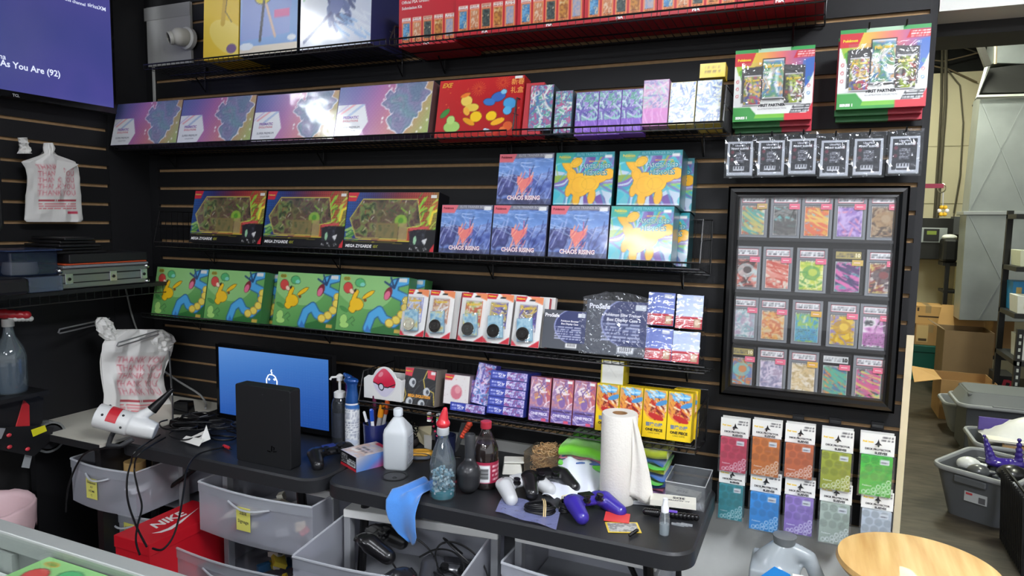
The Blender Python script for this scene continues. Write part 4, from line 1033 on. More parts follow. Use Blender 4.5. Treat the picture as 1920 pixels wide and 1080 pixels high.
# ================================================================== RIGHT END OF THE WALL
# graded card frame
p0, p1, p2, p3 = atY(1366, 350, -.045), atY(1712, 348, -.045), atY(1349, 742, -.045), atY(1672, 772, -.045)
fx0, fx1 = (p0[0] + p2[0]) / 2, (p1[0] + p3[0]) / 2; fz1, fz0 = (p0[2] + p1[2]) / 2, (p2[2] + p3[2]) / 2
r = empty('card_display_case', (fx0, -.045, fz0)); tag(r, 'black framed glazed display case holding rows of graded cards', 'display case')
FW, FH = fx1 - fx0, fz1 - fz0; fb = mat('0f0f10', .3, coat=.3, name='black_lacquer')
b = MB(); t = .034
prof = [(0, 0), (0, .012), (.006, 0), (.016, -.002), (.024, .006), (.030, .004), (t, .014), (t, .034), (0, .034)]
cor = [((0, 0), (1, 1)), ((FW, 0), (-1, 1)), ((FW, FH), (-1, -1)), ((0, FH), (1, -1))]
vs = []; n = len(prof)
for (cx, cz), (sx, sz) in cor: vs += [(cx + sx * a, y, cz + sz * a) for a, y in prof]
fs = [(i * n + k, ((i + 1) % 4) * n + k, ((i + 1) % 4) * n + (k + 1) % n, i * n + (k + 1) % n) for i in range(4) for k in range(n)]
b.add(vs, fs, fb); b.build('frame', r)
b = MB(); b.box(t - .004, FW - t + .004, .034, .040, t - .004, FH - t + .004, mat('161619', .7)); b.build('backing', r)
rows = [((1386, 361, 1439, 445), (1445, 366, 1500, 447), (1503, 367, 1560, 448), (1564, 366, 1624, 449), (1629, 365, 1688, 449)),
        ((1372, 460, 1426, 545), (1430, 460, 1485, 548), (1492, 462, 1551, 549), (1560, 464, 1619, 551), (1624, 465, 1685, 553)),
        ((1370, 555, 1419, 636), (1422, 556, 1477, 641), (1484, 560, 1542, 648), (1550, 563, 1610, 652), (1612, 566, 1672, 656)),
        ((1366, 647, 1414, 726), (1417, 652, 1476, 733), (1478, 657, 1534, 740), (1536, 660, 1595, 748), (1600, 666, 1657, 753))]
SY = -.030
for k, rw in enumerate(rows):
    zz = np.mean([atY((q[0] + q[2]) / 2, q[3], SY)[2] for q in rw])
    b = MB(); b.box(t - .004, FW - t + .004, .004, .034, zz - .009 - fz0, zz - .001 - fz0, mat('18181b', .5)); b.build('ledge', r)
b = MB(); b.box(t - .002, FW - t + .002, .001, .0015, t - .002, FH - t + .002, clear('ffffff', .012, .01, .25, name='frame_glass')); b.build('glass', r)
PAL = [[['d8d8c8', 'c8c070', 'c86a50', '5aa8a0'], ['5a5a58', '8a8a88', '3a3a38', '70b8b8'], ['e0a040', 'e0704a', '8ab8c8', 'e8c060'], ['a080c8', 'c8b0e0', '7a60b0', 'e090b0'], ['8a6a50', 'b09878', '4a3a30', 'a88860']],
       [['a04038', '3a2828', 'd87868', 'c8d8d8'], ['d8d0c0', 'c84a38', 'e8e0d0', 'e09080'], ['98c040', 'd0d850', 'e8e8a0', '60a050'], ['9a3a90', 'e070b0', '5aa0a8', '3a3060'], ['c8b060', '8a4040', 'd8d0c8', '4a3a40']],
       [['a8c0c8', 'b09ab0', 'd8e0e0', '8ab0b8'], ['e0a050', 'd8c8a0', 'c87048', 'e8b880'], ['5aa0c8', '9ac050', '3a90c0', 'd8e0b0'], ['d8b020', 'e8c840', '9080c0', 'c09010'], ['b06aa8', 'd8a0d0', 'e8e8e8', '404048']],
       [['4a9ab0', 'e08040', '6a80b8', '8ac8c0'], ['b0a0b8', 'd8d0e0', '8a88a8', 'e8d8e8'], ['d8c090', 'e8d8b8', 'b8a070', 'e8e0d0'], ['c86a4a', '5ab098', 'e09850', '4a70a0'], ['382838', 'd05a90', '5ab8a8', 'd8d070']]]
KIND = [[3, 1, 3, 0, 2], [2, 3, 2, 3, 2], [0, 0, 1, 2, 1], [2, 0, 0, 3, 3]]
DARKSLAB = {(1, 3), (3, 0), (3, 3)}
STK = {(0, 0): 'c8a868', (2, 2): 'e0b048', (3, 2): 'e0b048', (1, 3): 'd8b860'}
rown = ['top', 'second', 'third', 'bottom']; coln = ['first', 'second', 'middle', 'fourth', 'last']
look = [['orange and teal', 'dark grey', 'orange rainbow', 'lilac', 'brown'], ['dark red', 'cream and red', 'bright lime', 'magenta', 'cream and maroon'], ['pale blue', 'orange', 'blue and green', 'golden', 'pink and white'], ['blue and orange', 'pale violet', 'pale gold', 'orange and teal patchwork', 'black and pink']]
for a, rw in enumerate(rows):
    zz = np.mean([atY((q[0] + q[2]) / 2, q[3], SY)[2] for q in rw])
    for c_, (x0, y0, x1, y1) in enumerate(rw):
        X0 = atY(x0, (y0 + y1) / 2, SY)[0]; X1 = atY(x1, (y0 + y1) / 2, SY)[0]; sw = .0805; sh = .1285
        s = empty('graded_card', ((X0 + X1) / 2 - sw / 2, SY, zz)); dk = (a, c_) in DARKSLAB
        tag(s, 'graded card with ' + look[a][c_] + ' artwork, ' + coln[c_] + ' in the ' + rown[a] + ' row of the frame', 'graded card', 'graded cards in the display frame')
        b = MB(); sm = mat('1a1a1e' if dk else '84888e', .2, coat=.5, noise=.1, nscale=8, name='slab_plastic')
        b.box(0, sw, .003, .006, 0, sh, mat('2a2a2e' if dk else '6c7076', .3))
        for q in ((0, .007, 0, sh), (sw - .007, sw, 0, sh), (.007, sw - .007, 0, .006), (.007, sw - .007, sh - .006, sh), (.007, sw - .007, sh - .034, sh - .029)): b.box(q[0], q[1], -.001, .003, q[2], q[3], sm)
        b.build('case', s)
        lc = CV(20, 8, 'e6e8ea' if not dk else ('b0a060' if (a, c_) != (3, 3) else 'd8dcdc'), w=3); 
        if not dk: lc.rect(0, 0, 1, .14, 'c83a50'); lc.rect(0, .86, 1, 1, 'c83a50'); lc.rect(0, 0, .03, 1, 'c83a50'); lc.rect(.97, 0, 1, 1, 'c83a50')
        lc.scrib(.06, .2, .94, .8, '50505a', a * 5 + c_, 2, .5)
        b = MB(); b.face(lc, PRINT, .008, sw - .008, sh - .0275, sh - .0075, .0015)
        if dk: b.ftext('10', PRINT, '202020' if (a, c_) == (3, 3) else 'f0e8c0', sw * .80, sh - .0175, .0008, h=.012, bold=.06)
        b.build('grade_label', s)
        b = MB(); b.face(cv_card(a * 7 + c_, PAL[a][c_], KIND[a][c_]), FOIL, .0085, sw - .0085, .0075, sh - .036, .0012); b.build('card', s)
        if (a, c_) not in ((2, 99),):
            b = MB(); px_ = sw * .62; b.box(px_, px_ + .028, -.0022, -.0012, sh - .046, sh - .030, PRINT, STK.get((a, c_), 'e8708c')); b.ftext('$' if 0 else '—', PRINT, 'f8d8dc', px_ + .013, sh - .038, -.0026, w=.016, bold=.05); b.build('price_sticker', s)

# hanging card collections
def fp_pack(label, q):
    (ax, ay), (bx, by), (cx, cy) = q
    Y = -.12; P = atY(ax, ay, Y); Q = atY(bx, by, Y); R2 = atY(cx, cy, Y)
    w = Q[0] - P[0]; h = (P[2] - R2[2])
    r = empty('hanging_card_set', (R2[0] + .002, Y, R2[2])); tag(r, label, 'card set', 'white and green card sets hanging on hooks')
    b = MB(); b.box(0, w, 0, .03, 0, h * .94, PRINT, 'b8243a'); b.box(0, w * .66, -.0002, .03, -.0003, h * .1, PRINT, '2c7c3c'); b.face(cv_fpc(), pmat(.35, coat=.4, crough=.15), 0, w, 0, h, -.0008); b.box(0, w, 0, .001, h * .94, h, PRINT, '2e9a4c')
    b.ftext('FIRST PARTNER', PRINT, '2a2a30', w * .5, h * .215, -.0014, w=w * .34, bold=.05); b.ftext('ILLUSTRATION COLLECTION', PRINT, '5a5a60', w * .5, h * .165, -.0014, w=w * .36)
    b.ftext('SERIES 1', PRINT, 'f0f4f0', w * .11, h * .05, -.0014, w=w * .15, bold=.06); b.ftext('Pokémon', PRINT, LOGO_Y, w * .12, h * .86, -.0014, w=w * .17, bold=.05); b.build('carton', r)
    packs = [(.24, .49, .22, .42, ['4a5ab0', 'c03a5a', '6a9a50', 'e0b040', '3a3a80']), (.76, .49, .22, .42, ['5a3a30', 'a8c040', '303038', 'b04030']), (.50, .57, .26, .54, ['d8c8a8', '5aa070', '4a80c0', 'e0a050', 'c8c8d0'])]
    for i, (u, v, ww, hh, pal) in enumerate(packs):
        b = MB(); pw, ph = w * ww, h * hh; cx_, cz_ = w * u, h * v - (.012 if i < 2 else 0); y = -.004 if i < 2 else -.009; b.grid(cv_pack(pal, i + 5), FOIL, lambda a, c, pw=pw, ph=ph, cx_=cx_, cz_=cz_, y=y: (cx_ + (a - .5) * pw, y - .004 * math.sin(math.pi * a) * min(1, 5 * c * (1 - c)), cz_ + (.5 - c) * ph))
        b.ftext('Pokémon', FOIL, LOGO_Y, cx_, cz_ + ph * .32, y - .0055, w=pw * .8, bold=.06, rot=.06); b.build('booster_pack', r)
    b = MB(); b.box(w * .10, w * .9, -.0155, -.015, h * .24, h * .80, clear('ffffff', .02, .05, .4, bump=.4, bscale=20)); b.build('window', r)
    for k in range(2):
        b = MB(); b.box(0, w, 0, .028, 0, h * .96, PRINT, 'c02a40'); b.box(0, w * .62, -.0003, .029, -.0006, h * .08, PRINT, '2c7c3c'); b.box(0, w * .5, .0, .001, h * .96, h, PRINT, '2e9a4c')
        o = b.build('hanging_card_set'); place(o, (R2[0] - .001 + .004 * k, Y + .033 + .03 * k, R2[2] - .012 * (k + 1))); tag(o, ['second', 'third'][k] + ' card set on the hook behind the ' + ('left' if ax < 1500 else 'right') + ' white and green set', 'card set', 'card sets hanging behind the front ones')
    for u in (.33, .74):
        hook(R2[0] + w * u, R2[2] + h * 1.0, Y - .02, 'card set')
HK = 0
def hook(x, z, yend, what='', lab=None):
    global HK
    r = empty('display_hook', (x, 0, z)); b = MB(); b.tube([(0, 0, 0), (0, yend + .012, 0), (0, yend, .010)], .0022, mat('2a2a2c', .3, metal=.6), n=6); b.build('arm', r)
    b = MB(); b.box(-.014, .014, -.006, .006, -.008, .014, BLACKP); b.build('clip', r)
    tag(r, lab or 'black metal display hook holding a ' + what + ' on the slat wall', 'hook', 'display hooks on the slat wall'); return r
fp_pack('white and green card set with three foil packs, hanging left of its twin', ((1376, 96), (1525, 86), (1372, 229)))
fp_pack('white and green card set with three foil packs, hanging beside the wall edge', ((1573, 58), (1743, 40), (1566, 206)))
# clear sleeve packs
SLV = clear('dfe4ea', .05, .06, .2, bump=.35, bscale=30, name='crinkled_bag')
cs = CV(34, 44, '26262c', w=.75); cs.scrib(.3, .30, .72, .66, 'a8a8b0', 3, 7, .7); cs.rect(.2, .78, .72, .93, 'd0d0d4'); cs.put((cs.U > .24) & (cs.U < .68) & (cs.V > .80) & (cs.V < .88) & (((cs.U * 60) % 1) < .5), '202024'); cs.ell(.15, .30, .06, .06, '8a3040', 0, .8); cs.ell(.14, .55, .06, .06, '8a3040', 0, .6); cs.ell(.86, .18, .06, .06, '8a3040', 0, .6)
sp = None
for i, (x0, x1, y1, y0) in enumerate([(1361, 1410, 332, 248), (1418, 1470, 331, 243), (1475, 1530, 329, 240), (1535, 1590, 333, 246), (1597, 1654, 331, 240), (1662, 1724, 328, 236)]):
    Y = -.085; A = atY(x0, y1, Y); B = atY(x1, y1, Y)
    if sp is None:
        sp = empty('card_sleeve_pack'); w, h = .0765, .108
        b = MB(); b.box(.003, w - .003, .002, .020, .003, h - .028, mat('c8ccd2', .25, coat=.3)); b.face(cs, PRINT, .010, w - .010, .013, h - .014, -.0010); b.box(.004, w - .004, -.0005, .001, .005, h - .008, PRINT, 'c8cad0')
        b.ftext('PENNY SLEEVES', PRINT, 'e8e8ec', w * .5, h * .74, -.0016, w=w * .62, bold=.05); b.ftext('UltraPRO', PRINT, 'd0d0d8', w * .5, h * .82, -.0016, w=w * .36, bold=.04); b.build('sleeves', sp)
        b = MB(); rr = random.Random(5); N = 10
        f_ = lambda u, v: (w * (u * 1.08 - .04), -.004 - .004 * rr.random() * (v > .05), -.003 + (h + .014) * (1 - v))
        vs = [f_(a / N, c / N) for c in range(N + 1) for a in range(N + 1)]; b.add(vs, [(c * (N + 1) + a, c * (N + 1) + a + 1, (c + 1) * (N + 1) + a + 1, (c + 1) * (N + 1) + a) for c in range(N) for a in range(N)], SLV)
        b.build('bag', sp); r = sp
    else: r = dup(sp)
    place(r, ((A[0] + B[0]) / 2 - w / 2, Y, A[2]), rz=[.0, .03, -.02, .0, .03, -.02][i])
    tag(r, 'black and clear card sleeve pack hanging ' + ['at the left end of the row of six', 'second from the left of six', 'third from the left of six', 'fourth from the left of six', 'fifth from the left of six', 'nearest the doorway'][i], 'sleeve pack', 'clear card sleeve packs in a row')
    hook((A[0] + B[0]) / 2, A[2] + h + .004, Y - .02, 'clear sleeve pack')
# coloured deck sleeve packs
def deckpack(col, label, q, hd, Y=-.09):
    x0, y0, x1, y1 = q; A = atY(x0, y1, Y); B = atY(x1, y1, Y); T = atY((x0 + x1) / 2, y0, Y); w = B[0] - A[0]; h = T[2] - A[2]; hh = atY((x0 + x1) / 2, hd, Y)[2] - T[2]
    r = empty('deck_sleeve_pack', (A[0], Y, A[2]), rz=rnd.uniform(-.04, .04)); tag(r, label, 'sleeve pack', 'coloured deck sleeve packs')
    c = CV(34, 44, col, w=.75); base = hx(col)
    c.grad([np.clip(base * 1.12, 0, 1), base, base * .86], 60)
    rr = np.random.RandomState(int(x0))
    for i in range(9): c.ell(.15 + .3 * (i % 3) + (.12 if (i // 3) % 2 else 0), .12 + .2 * (i // 3), .10, .10, np.clip(base * .84, 0, 1), 0, .7)
    for j, (u, v) in enumerate([(.90, .62), (.92, .74), (.90, .86), (.76, .70), (.76, .82), (.76, .93), (.60, .76), (.60, .88), (.46, .84), (.46, .94), (.30, .90), (.16, .92)]): c.ring(u, v, .056, .056, .024, np.clip(base * .35 + .68, 0, 1))
    c.rect(.60, .08, .88, .20, 'eef0f0'); c.scrib(.63, .11, .86, .18, '808088', 2, 1)
    b = MB(); b.box(0, w, .0, .032, 0, h, pmat(.25, coat=.6), np.clip(base * .9, 0, 1)); b.face(c, pmat(.22, coat=.8, crough=.08, bump=.2), 0, w, 0, h, -.0006); b.ftext('Pokémon', PRINT, np.clip(base * .4 + .6, 0, 1), w * .24, h * .24, -.001, w=w * .3, bold=.04); b.build('sleeves', r, bevel=.002)
    hc = CV(34, 22, 'e8e8e4', w=1.6); hc.scrib(.60, .08, .94, .35, '404044', 3, 2, .6)
    b = MB(); b.box(-.003, w + .003, .008, .010, h + .001, h + hh, PRINT, 'e4e4e0'); b.face(hc, PRINT, -.003, w + .003, h + .001, h + hh, .0072); b.ftext('DECK PROTECTOR', PRINT, '303034', w * .52, h + hh * .28, .0066, w=w * .82, bold=.05); b.ftext('SLEEVES', PRINT, '303034', w * .62, h + hh * .12, .0066, w=w * .4, bold=.05)
    b.ftext('Pokémon', PRINT, LOGO_Y, w * .2, h + hh * .62, .0066, w=w * .34, bold=.06); b.prism([(w * .40, h + hh * .50), (w * .64, h + hh * .50), (w * .56, h + hh * .60), (w * .52, h + hh * .78), (w * .48, h + hh * .60)], .006, .0068, PRINT, '1c1c1e'); b.build('header_card', r)
    b = MB(); b.box(-.005, w + .005, -.0035, -.003, -.004, h + .006, clear('f0f4f8', .02, .05, .15, bump=.35, bscale=25)); b.build('bag', r)
    b = MB(); b.box(0, w, .036, .062, -.004, h - .004, pmat(.25, coat=.6), np.clip(base * .8, 0, 1)); b.box(-.004, w + .002, .044, .046, h - .004, h + hh - .004, PRINT, 'd4d4d0')
    o = b.build('deck_sleeve_pack'); place(o, (A[0] + .002, Y + .004, A[2])); tag(o, 'second pack hanging behind the ' + label.split(' deck')[0] + ' one', 'sleeve pack', 'deck sleeve packs behind the front ones')
    hook(A[0] + w / 2, A[2] + h + hh * .55, Y - .03, 'coloured sleeve pack')
for a in [('d83858', 'crimson deck sleeve pack, leftmost of the upper row', (1349, 821, 1398, 881), 786), ('e07a28', 'amber orange deck sleeve pack beside the crimson one', (1408, 822, 1459, 888), 790), ('d86a34', 'burnt orange deck sleeve pack in the middle of the upper row', (1470, 833, 1522, 893), 797), ('a8b028', 'olive green deck sleeve pack in the upper row', (1537, 848, 1593, 914), 806), ('3cc038', 'bright green deck sleeve pack at the right end of the upper row', (1610, 855, 1670, 925), 815),
          ('1f9098', 'teal deck sleeve pack, leftmost of the lower row', (1346, 909, 1391, 970), 876), ('2a98e8', 'sky blue deck sleeve pack beside the teal one', (1404, 925, 1458, 990), 886), ('a080d0', 'lavender deck sleeve pack in the middle of the lower row', (1469, 932, 1522, 997), 899), ('b8c4b4', 'sage grey deck sleeve pack in the lower row', (1534, 944, 1590, 1014), 907), ('ccd4da', 'white deck sleeve pack at the right end of the lower row', (1612, 957, 1668, 1020), 922)]: deckpack(*a)
for px_ in (1497, 1566, 1645):
    p = atY(px_, 783 + (px_ - 1497) * .1, 0); b = MB(); b.box(-.016, .016, -.008, .008, -.010, .012, BLACKP); b.box(-.014, .014, -.010, -.008, -.004, .004, mat('6a6a6c', .2, metal=.8)); o = b.build('hook_clip'); place(o, (p[0], 0, p[2])); tag(o, 'empty black hook clip in the groove above the ' + {1497: 'orange', 1566: 'olive', 1645: 'bright green'}[px_] + ' sleeve packs', 'hook', 'empty hook clips')
# ================================================================== TABLES
def folding_table(x0, x1, y0, y1, label):
    r = empty('folding_table', (0, 0, 0)); tag(r, label, 'table')
    tm = mat('26272a', .42, noise=.12, nscale=120, bump=.15, bscale=500, name='textured_black_plastic')
    b = MB(); o = rrect(x0, x1, y0, y1, .07, 8); o2 = rrect(x0 + .006, x1 - .006, y0 + .006, y1 - .006, .066, 8)
    n = len(o)
    vs = [(a, c, TZ - .045) for a, c in o] + [(a, c, TZ - .006) for a, c in o] + [(a, c, TZ) for a, c in o2]
    fs = [tuple(range(n - 1, -1, -1)), tuple(range(2 * n, 3 * n))] + [(i + k * n, (i + 1) % n + k * n, (i + 1) % n + (k + 1) * n, i + (k + 1) * n) for k in (0, 1) for i in range(n)]
    b.add(vs, fs, tm); b.build('tabletop', r, smooth=40)
    lm = mat('111113', .35, metal=.3, name='black_leg_tube')
    for s in (0, 1):
        xx = x0 + .12 if s == 0 else x1 - .12
        for yy in (y0 + .07, y1 - .07):
            b = MB(); b.tube([(xx, yy, TZ - .045), (xx + (-.05 if s == 0 else .05), yy, .012)], .014, lm, n=10); b.ball((xx + (-.05 if s == 0 else .05), yy, .016), .017, BLACKP, n=8); b.build('leg', r)
        b = MB(); b.tube([(xx - .03 + .06 * s, y0 + .07, .25), (xx - .03 + .06 * s, y1 - .07, .25)], .010, lm, n=8); b.build('crossbar', r)
        b = MB(); b.tube([(xx + .02 * (1 if s else -1), y0 + .08, .52), (xx + (.16 if s == 0 else -.16), (y0 + y1) / 2, TZ - .05)], .008, lm, n=8); b.build('brace', r)
    return r
folding_table(.46, 1.355, -.545, -.03, 'black folding table on the left with the monitor and game console on it')
folding_table(1.365, 2.485, -.535, -.025, 'black folding table on the right with the paper towel roll and gamepads on it')
# cord hole in the right table: dark cap
g = atZ(740, 893, TZ); r = empty('cable_grommet', (g[0], g[1], TZ)); tag(r, 'round black cable grommet set into the right black table', 'grommet')
b = MB(); b.lathe([(.040, 0), (.042, .0018), (.036, .0025), (.034, .0012)], BLACKP, n=28, caps=False); b.lathe([(.0345, .0005), (.001, .0005)], mat('3a3b3e', .5), n=28, caps=False); b.build('ring', r)
b = MB(); b.lathe([(.008, .0012), (.006, .002), (.004, .0012)], BLACKP, n=14, caps=False, c=(.008, -.012, 0)); b.build('plug', r)
# white ledge at the far left
b = MB(); b.box(0.002, .455, -.60, -.005, .728, .7395, mat('d6d2c4', .5, noise=.05, nscale=10)); b.box(.002, .455, -.604, -.60, .715, .7395, mat('202022', .5)); b.box(.03, .06, -.58, -.03, 0, .728, BLACKP); b.box(.40, .43, -.58, -.03, 0, .728, BLACKP)
tag(b.build('side_ledge'), 'cream white board ledge in the corner beside the left black table', 'ledge')

def T(px, py, z=TZ): return atZ(px, py, z)
# monitor
mp_, mq = T(417, 792, TZ + .03), T(620, 825, TZ + .03)
A = atY(408, 800, -.20); B_ = atY(622, 832, -.20); tl = atY(413, 643, -.20); tr = atY(624, 672, -.20)
mw = B_[0] - A[0]; mh = (tl[2] + tr[2]) / 2 - (A[2] + B_[2]) / 2; mz = (A[2] + B_[2]) / 2
ztop = mz + mh; mz = max(mz, TZ + .014); mh = ztop - mz
r = empty('computer_monitor', (A[0], -.20, mz)); tag(r, 'black computer monitor showing a blue screen with a white gamepad logo', 'monitor')
b = MB(); e = .012; b.box(0, mw, .004, .03, 0, mh, BLACKP); b.box(0, e, 0, .004, 0, mh, BLACKG); b.box(mw - e, mw, 0, .004, 0, mh, BLACKG); b.box(e, mw - e, 0, .004, 0, .018, BLACKG); b.box(e, mw - e, 0, .004, mh - .012, mh, BLACKG); b.box(mw * .2, mw * .8, .03, .055, mh * .2, mh * .8, BLACKP, top=(.03, .0)); b.build('housing', r)
c = CV(90, 60, '2f62b8', w=1.6); c.grad(['5f92d8', '3c74c4', '2a5cb0', '1c4a9c'], 70); c.put(((c.X * 26 % 1 - .5) ** 2 + (c.Y * 26 % 1 - .5) ** 2) < .05, '6a9ade', .16)
b = MB(); b.face(c, emit_col(.62), e, mw - e, .018, mh - .012, .0035); b.build('screen', r)
b = MB(); em = emit('e8f2ff', 1.1, 'lit_logo'); lx, lz = mw * .50, atY(512, 713, -.20)[2] - mz; s = .027
for pts in ([(-.9, -1.0), (-.95, .0), (-.6, .6), (-.3, .75), (.3, .70), (.62, .5), (.95, -.1), (.92, -1.2)], [(.0, .72), (.05, 1.0), (-.1, 1.2), (.0, 1.45)], [(-.35, -1.1), (-.3, -.7), (.3, -.75), (.35, -1.1)], [(-.62, .05), (-.32, .02)], [(-.47, .18), (-.47, -.12)]):
    b.tube([(lx + a * s, .0025, lz + q * s) for a, q in pts], .0022, em, n=4)
for a, q in ((.35, .12), (.5, .0), (.5, .2), (.62, .08)): b.ball((lx + a * s, .0025, lz + q * s), .0022, em, n=6)
b.build('screen_logo', r);
b = MB(); b.box(mw * .40, mw * .60, .02, .05, TZ - mz + .011, .05, BLACKP); b.box(mw * .3, mw * .7, -.06, .13, TZ - mz + .001, TZ - mz + .012, BLACKP); b.build('stand', r)
# console
A = T(444, 862); yb = A[1]
B_ = atY(552, 876, yb + .0); 
r = empty('game_console', (A[0], yb, TZ), rz=0.0); tag(r, 'matte black slim game console standing upright before the monitor', 'game console')
cw = (atY(552, 800, yb)[0] - atY(444, 790, yb)[0]) * .95; ch = atY(500, 727, yb)[2] - TZ
b = MB(); b.prism(rrect(0, cw, 0, ch, .008, 4), 0, .048, mat('141518', .55, noise=.1, nscale=200, bump=.1, bscale=700)); b.build('body', r, bevel=.002)
b = MB(); b.box(.01, cw - .01, -.0006, 0, ch * .52, ch * .524, BLACKG) if 0 else None
b.tube([(cw * .66, -.0008, ch * .20), (cw * .66, -.0008, ch * .27), (cw * .71, -.0008, ch * .25), (cw * .70, -.0008, ch * .22)], .0018, mat('050506', .2), n=4); b.tube([(cw * .58, -.0008, ch * .20), (cw * .64, -.0008, ch * .19)], .0016, mat('050506', .2), n=4); b.tube([(cw * .69, -.0008, ch * .20), (cw * .75, -.0008, ch * .21)], .0016, mat('050506', .2), n=4)
for u, v in ((.14, .86), (.86, .86), (.5, .90), (.12, .30)): b.lathe([(.003, 0), (.002, .001)], BLACKP, c=(0, 0, 0), n=8, M=Matrix.Translation((cw * u, 0, ch * v)) @ Matrix.Rotation(math.pi / 2, 4, 'X'))
b.build('embossed_logo', r)
# pump bottle
def bottle(name, px, py, prof, m, label, cat, extra=None, n=24, rz=0, z=TZ, cap=True, smooth=50):
    p = T(px, py, z); r = empty(name, (p[0], p[1], z), rz=rz); tag(r, label, cat)
    b = MB(); b.lathe(prof, m, n=n, caps=cap); b.build('bottle', r, smooth=smooth)
    if extra: extra(r)
    return r
def pump_x(r):
    b = MB(); b.lathe([(.021, .172), (.021, .19), (.012, .195), (.005, .196), (.005, .23), (.011, .232), (.012, .25), (.004, .256)], WHITEP, n=18); b.tube([(0, 0, .245), (-.012, -.03, .248), (-.014, -.036, .24)], .004, WHITEP, n=8); b.build('pump', r, smooth=40)
    b = MB(); b.lathe([(.0302, .03), (.0302, .12)], mat('3a3e48', .4, noise=.5, nscale=60), n=24, caps=False); b.build('wrap_label', r)
bottle('pump_bottle', 638, 832, [(.027, 0), (.030, .006), (.030, .145), (.026, .162), (.018, .175)], clear('50545a', .45, .08, .6), 'dark translucent pump bottle with a white pump beside the monitor', 'bottle', pump_x)
def feb_x(r):
    b = MB(); b.lathe([(.024, .165), (.0235, .18), (.019, .205), (.018, .225), (.022, .235)], mat('2a5ea8', .25, metal=.4, coat=.5), n=20); b.build('collar', r, smooth=60)
    b = MB(); b.ball((-.004, 0, .242), .026, mat('1d4f96', .25, metal=.3, coat=.6), sc=(1.15, .75, .5), n=16); b.caps((-.012, 0, .25), (-.032, 0, .262), .013, .006, mat('1d4f96', .25, metal=.3, coat=.6), n=10, steps=3); b.build('trigger', r, smooth=70)
    c = CV(40, 40, 'eceef0', w=1.0); c.scrib(.1, .06, .9, .8, '8088a0', 4, 14, .5); c.ell(.5, .85, .3, .08, 'c8d0e0'); c.put(c.V < .04 + .1 * c.U, '3a70b8')
    b = MB(); b.grid(c, PRINT, lambda u, v: (.0256 * math.sin((u - .5) * 5), -.0256 * math.cos((u - .5) * 5), .16 - .155 * v)); b.build('wrap_label', r, smooth=60)
bottle('spray_can', 661, 840, [(.022, 0), (.025, .004), (.025, .15), (.024, .165)], mat('e8eaec', .35, coat=.3), 'air freshener bottle with white label and metallic blue head', 'spray bottle', feb_x)
# purple handled brush behind
p = T(697, 790); b = MB()
# pen cup
def pens(r):
    b = MB(); navy = mat('1a2560', .35, coat=.3)
    b.lathe([(.034, 0), (.038, .10), (.0405, .10), (.036, .0)], navy, n=26, caps=False); b.lathe([(.036, .002), (.001, .002)], navy, n=26, caps=False); b.build('cup', r, smooth=50)
p = T(703, 845); r = empty('pen_cup', (p[0], p[1], TZ)); tag(r, 'navy blue cup holding pens and screwdrivers behind the clear jug', 'pen cup'); pens(r)
pc = p
def stick(name, a, bq, rr, col, tipcol, label, cat, tip=.03, rough=.3):
    r = empty(name, tuple(pc[:2]) + (TZ,)); b = MB(); a = Vector(a); bq = Vector(bq); m = mat(col, rough, coat=.3)
    q = a.lerp(bq, .72); b.tube([tuple(a), tuple(q)], rr * .8, m, n=10); b.build('shaft', r)
    b = MB(); b.tube([tuple(q), tuple(q.lerp(bq, .2)), tuple(bq)], rr, mat(tipcol, rough, coat=.3), n=12); b.ball(tuple(bq), rr, mat(tipcol, rough, coat=.3), n=10); b.build('cap', r)
    return tag(r, label, cat, 'things standing in the pen cup')
stick('marker_pen', (.0, -.01, .02), (-.036, -.012, .135), .005, '1a1a1c', 'e8e8ea', 'white capped marker leaning left in the navy cup', 'marker')
stick('marker_pen', (-.01, .01, .02), (-.028, .012, .150), .0045, 'd8d8d8', '14141a', 'black marker leaning left in the navy cup', 'marker')
stick('marker_pen', (.008, -.016, .02), (.0, -.02, .148), .0075, 'e8eaee', '2250b8', 'white dry erase marker with a blue cap in the navy cup', 'marker')
stick('marker_pen', (0, .01, .02), (-.012, .014, .19), .007, '3a2030', '5a1f3c', 'plum coloured pen standing tall in the navy cup', 'pen')
stick('screwdriver', (.0, .0, .02), (.030, .0, .165), .010, '9a9a9c', 'd88a18', 'screwdriver with a translucent amber handle in the navy cup', 'screwdriver')
stick('screwdriver', (.01, .012, .02), (.042, .016, .178), .009, '9a9a9c', 'b04a18', 'screwdriver with an orange red handle in the navy cup', 'screwdriver')
stick('marker_pen', (0, 0, .02), (-.030, .0, .105), .005, '2a50b8', '2a50b8', 'short blue pen low in the navy cup', 'pen')
# purple brush behind cup
p = T(690, 800); r = empty('cleaning_brush', (p[0] - .01, -.10, TZ)); tag(r, 'purple handled brush standing behind the air freshener', 'brush')
b = MB(); pm = mat('6a2a88', .3, coat=.4); b.caps((0, 0, .02), (.002, 0, .12), .008, .008, pm); b.build('handle', r, smooth=60); b = MB(); b.ball((.004, 0, .175), .03, pm, sc=(.9, .4, 1.6), n=14); b.build('head', r, smooth=60)
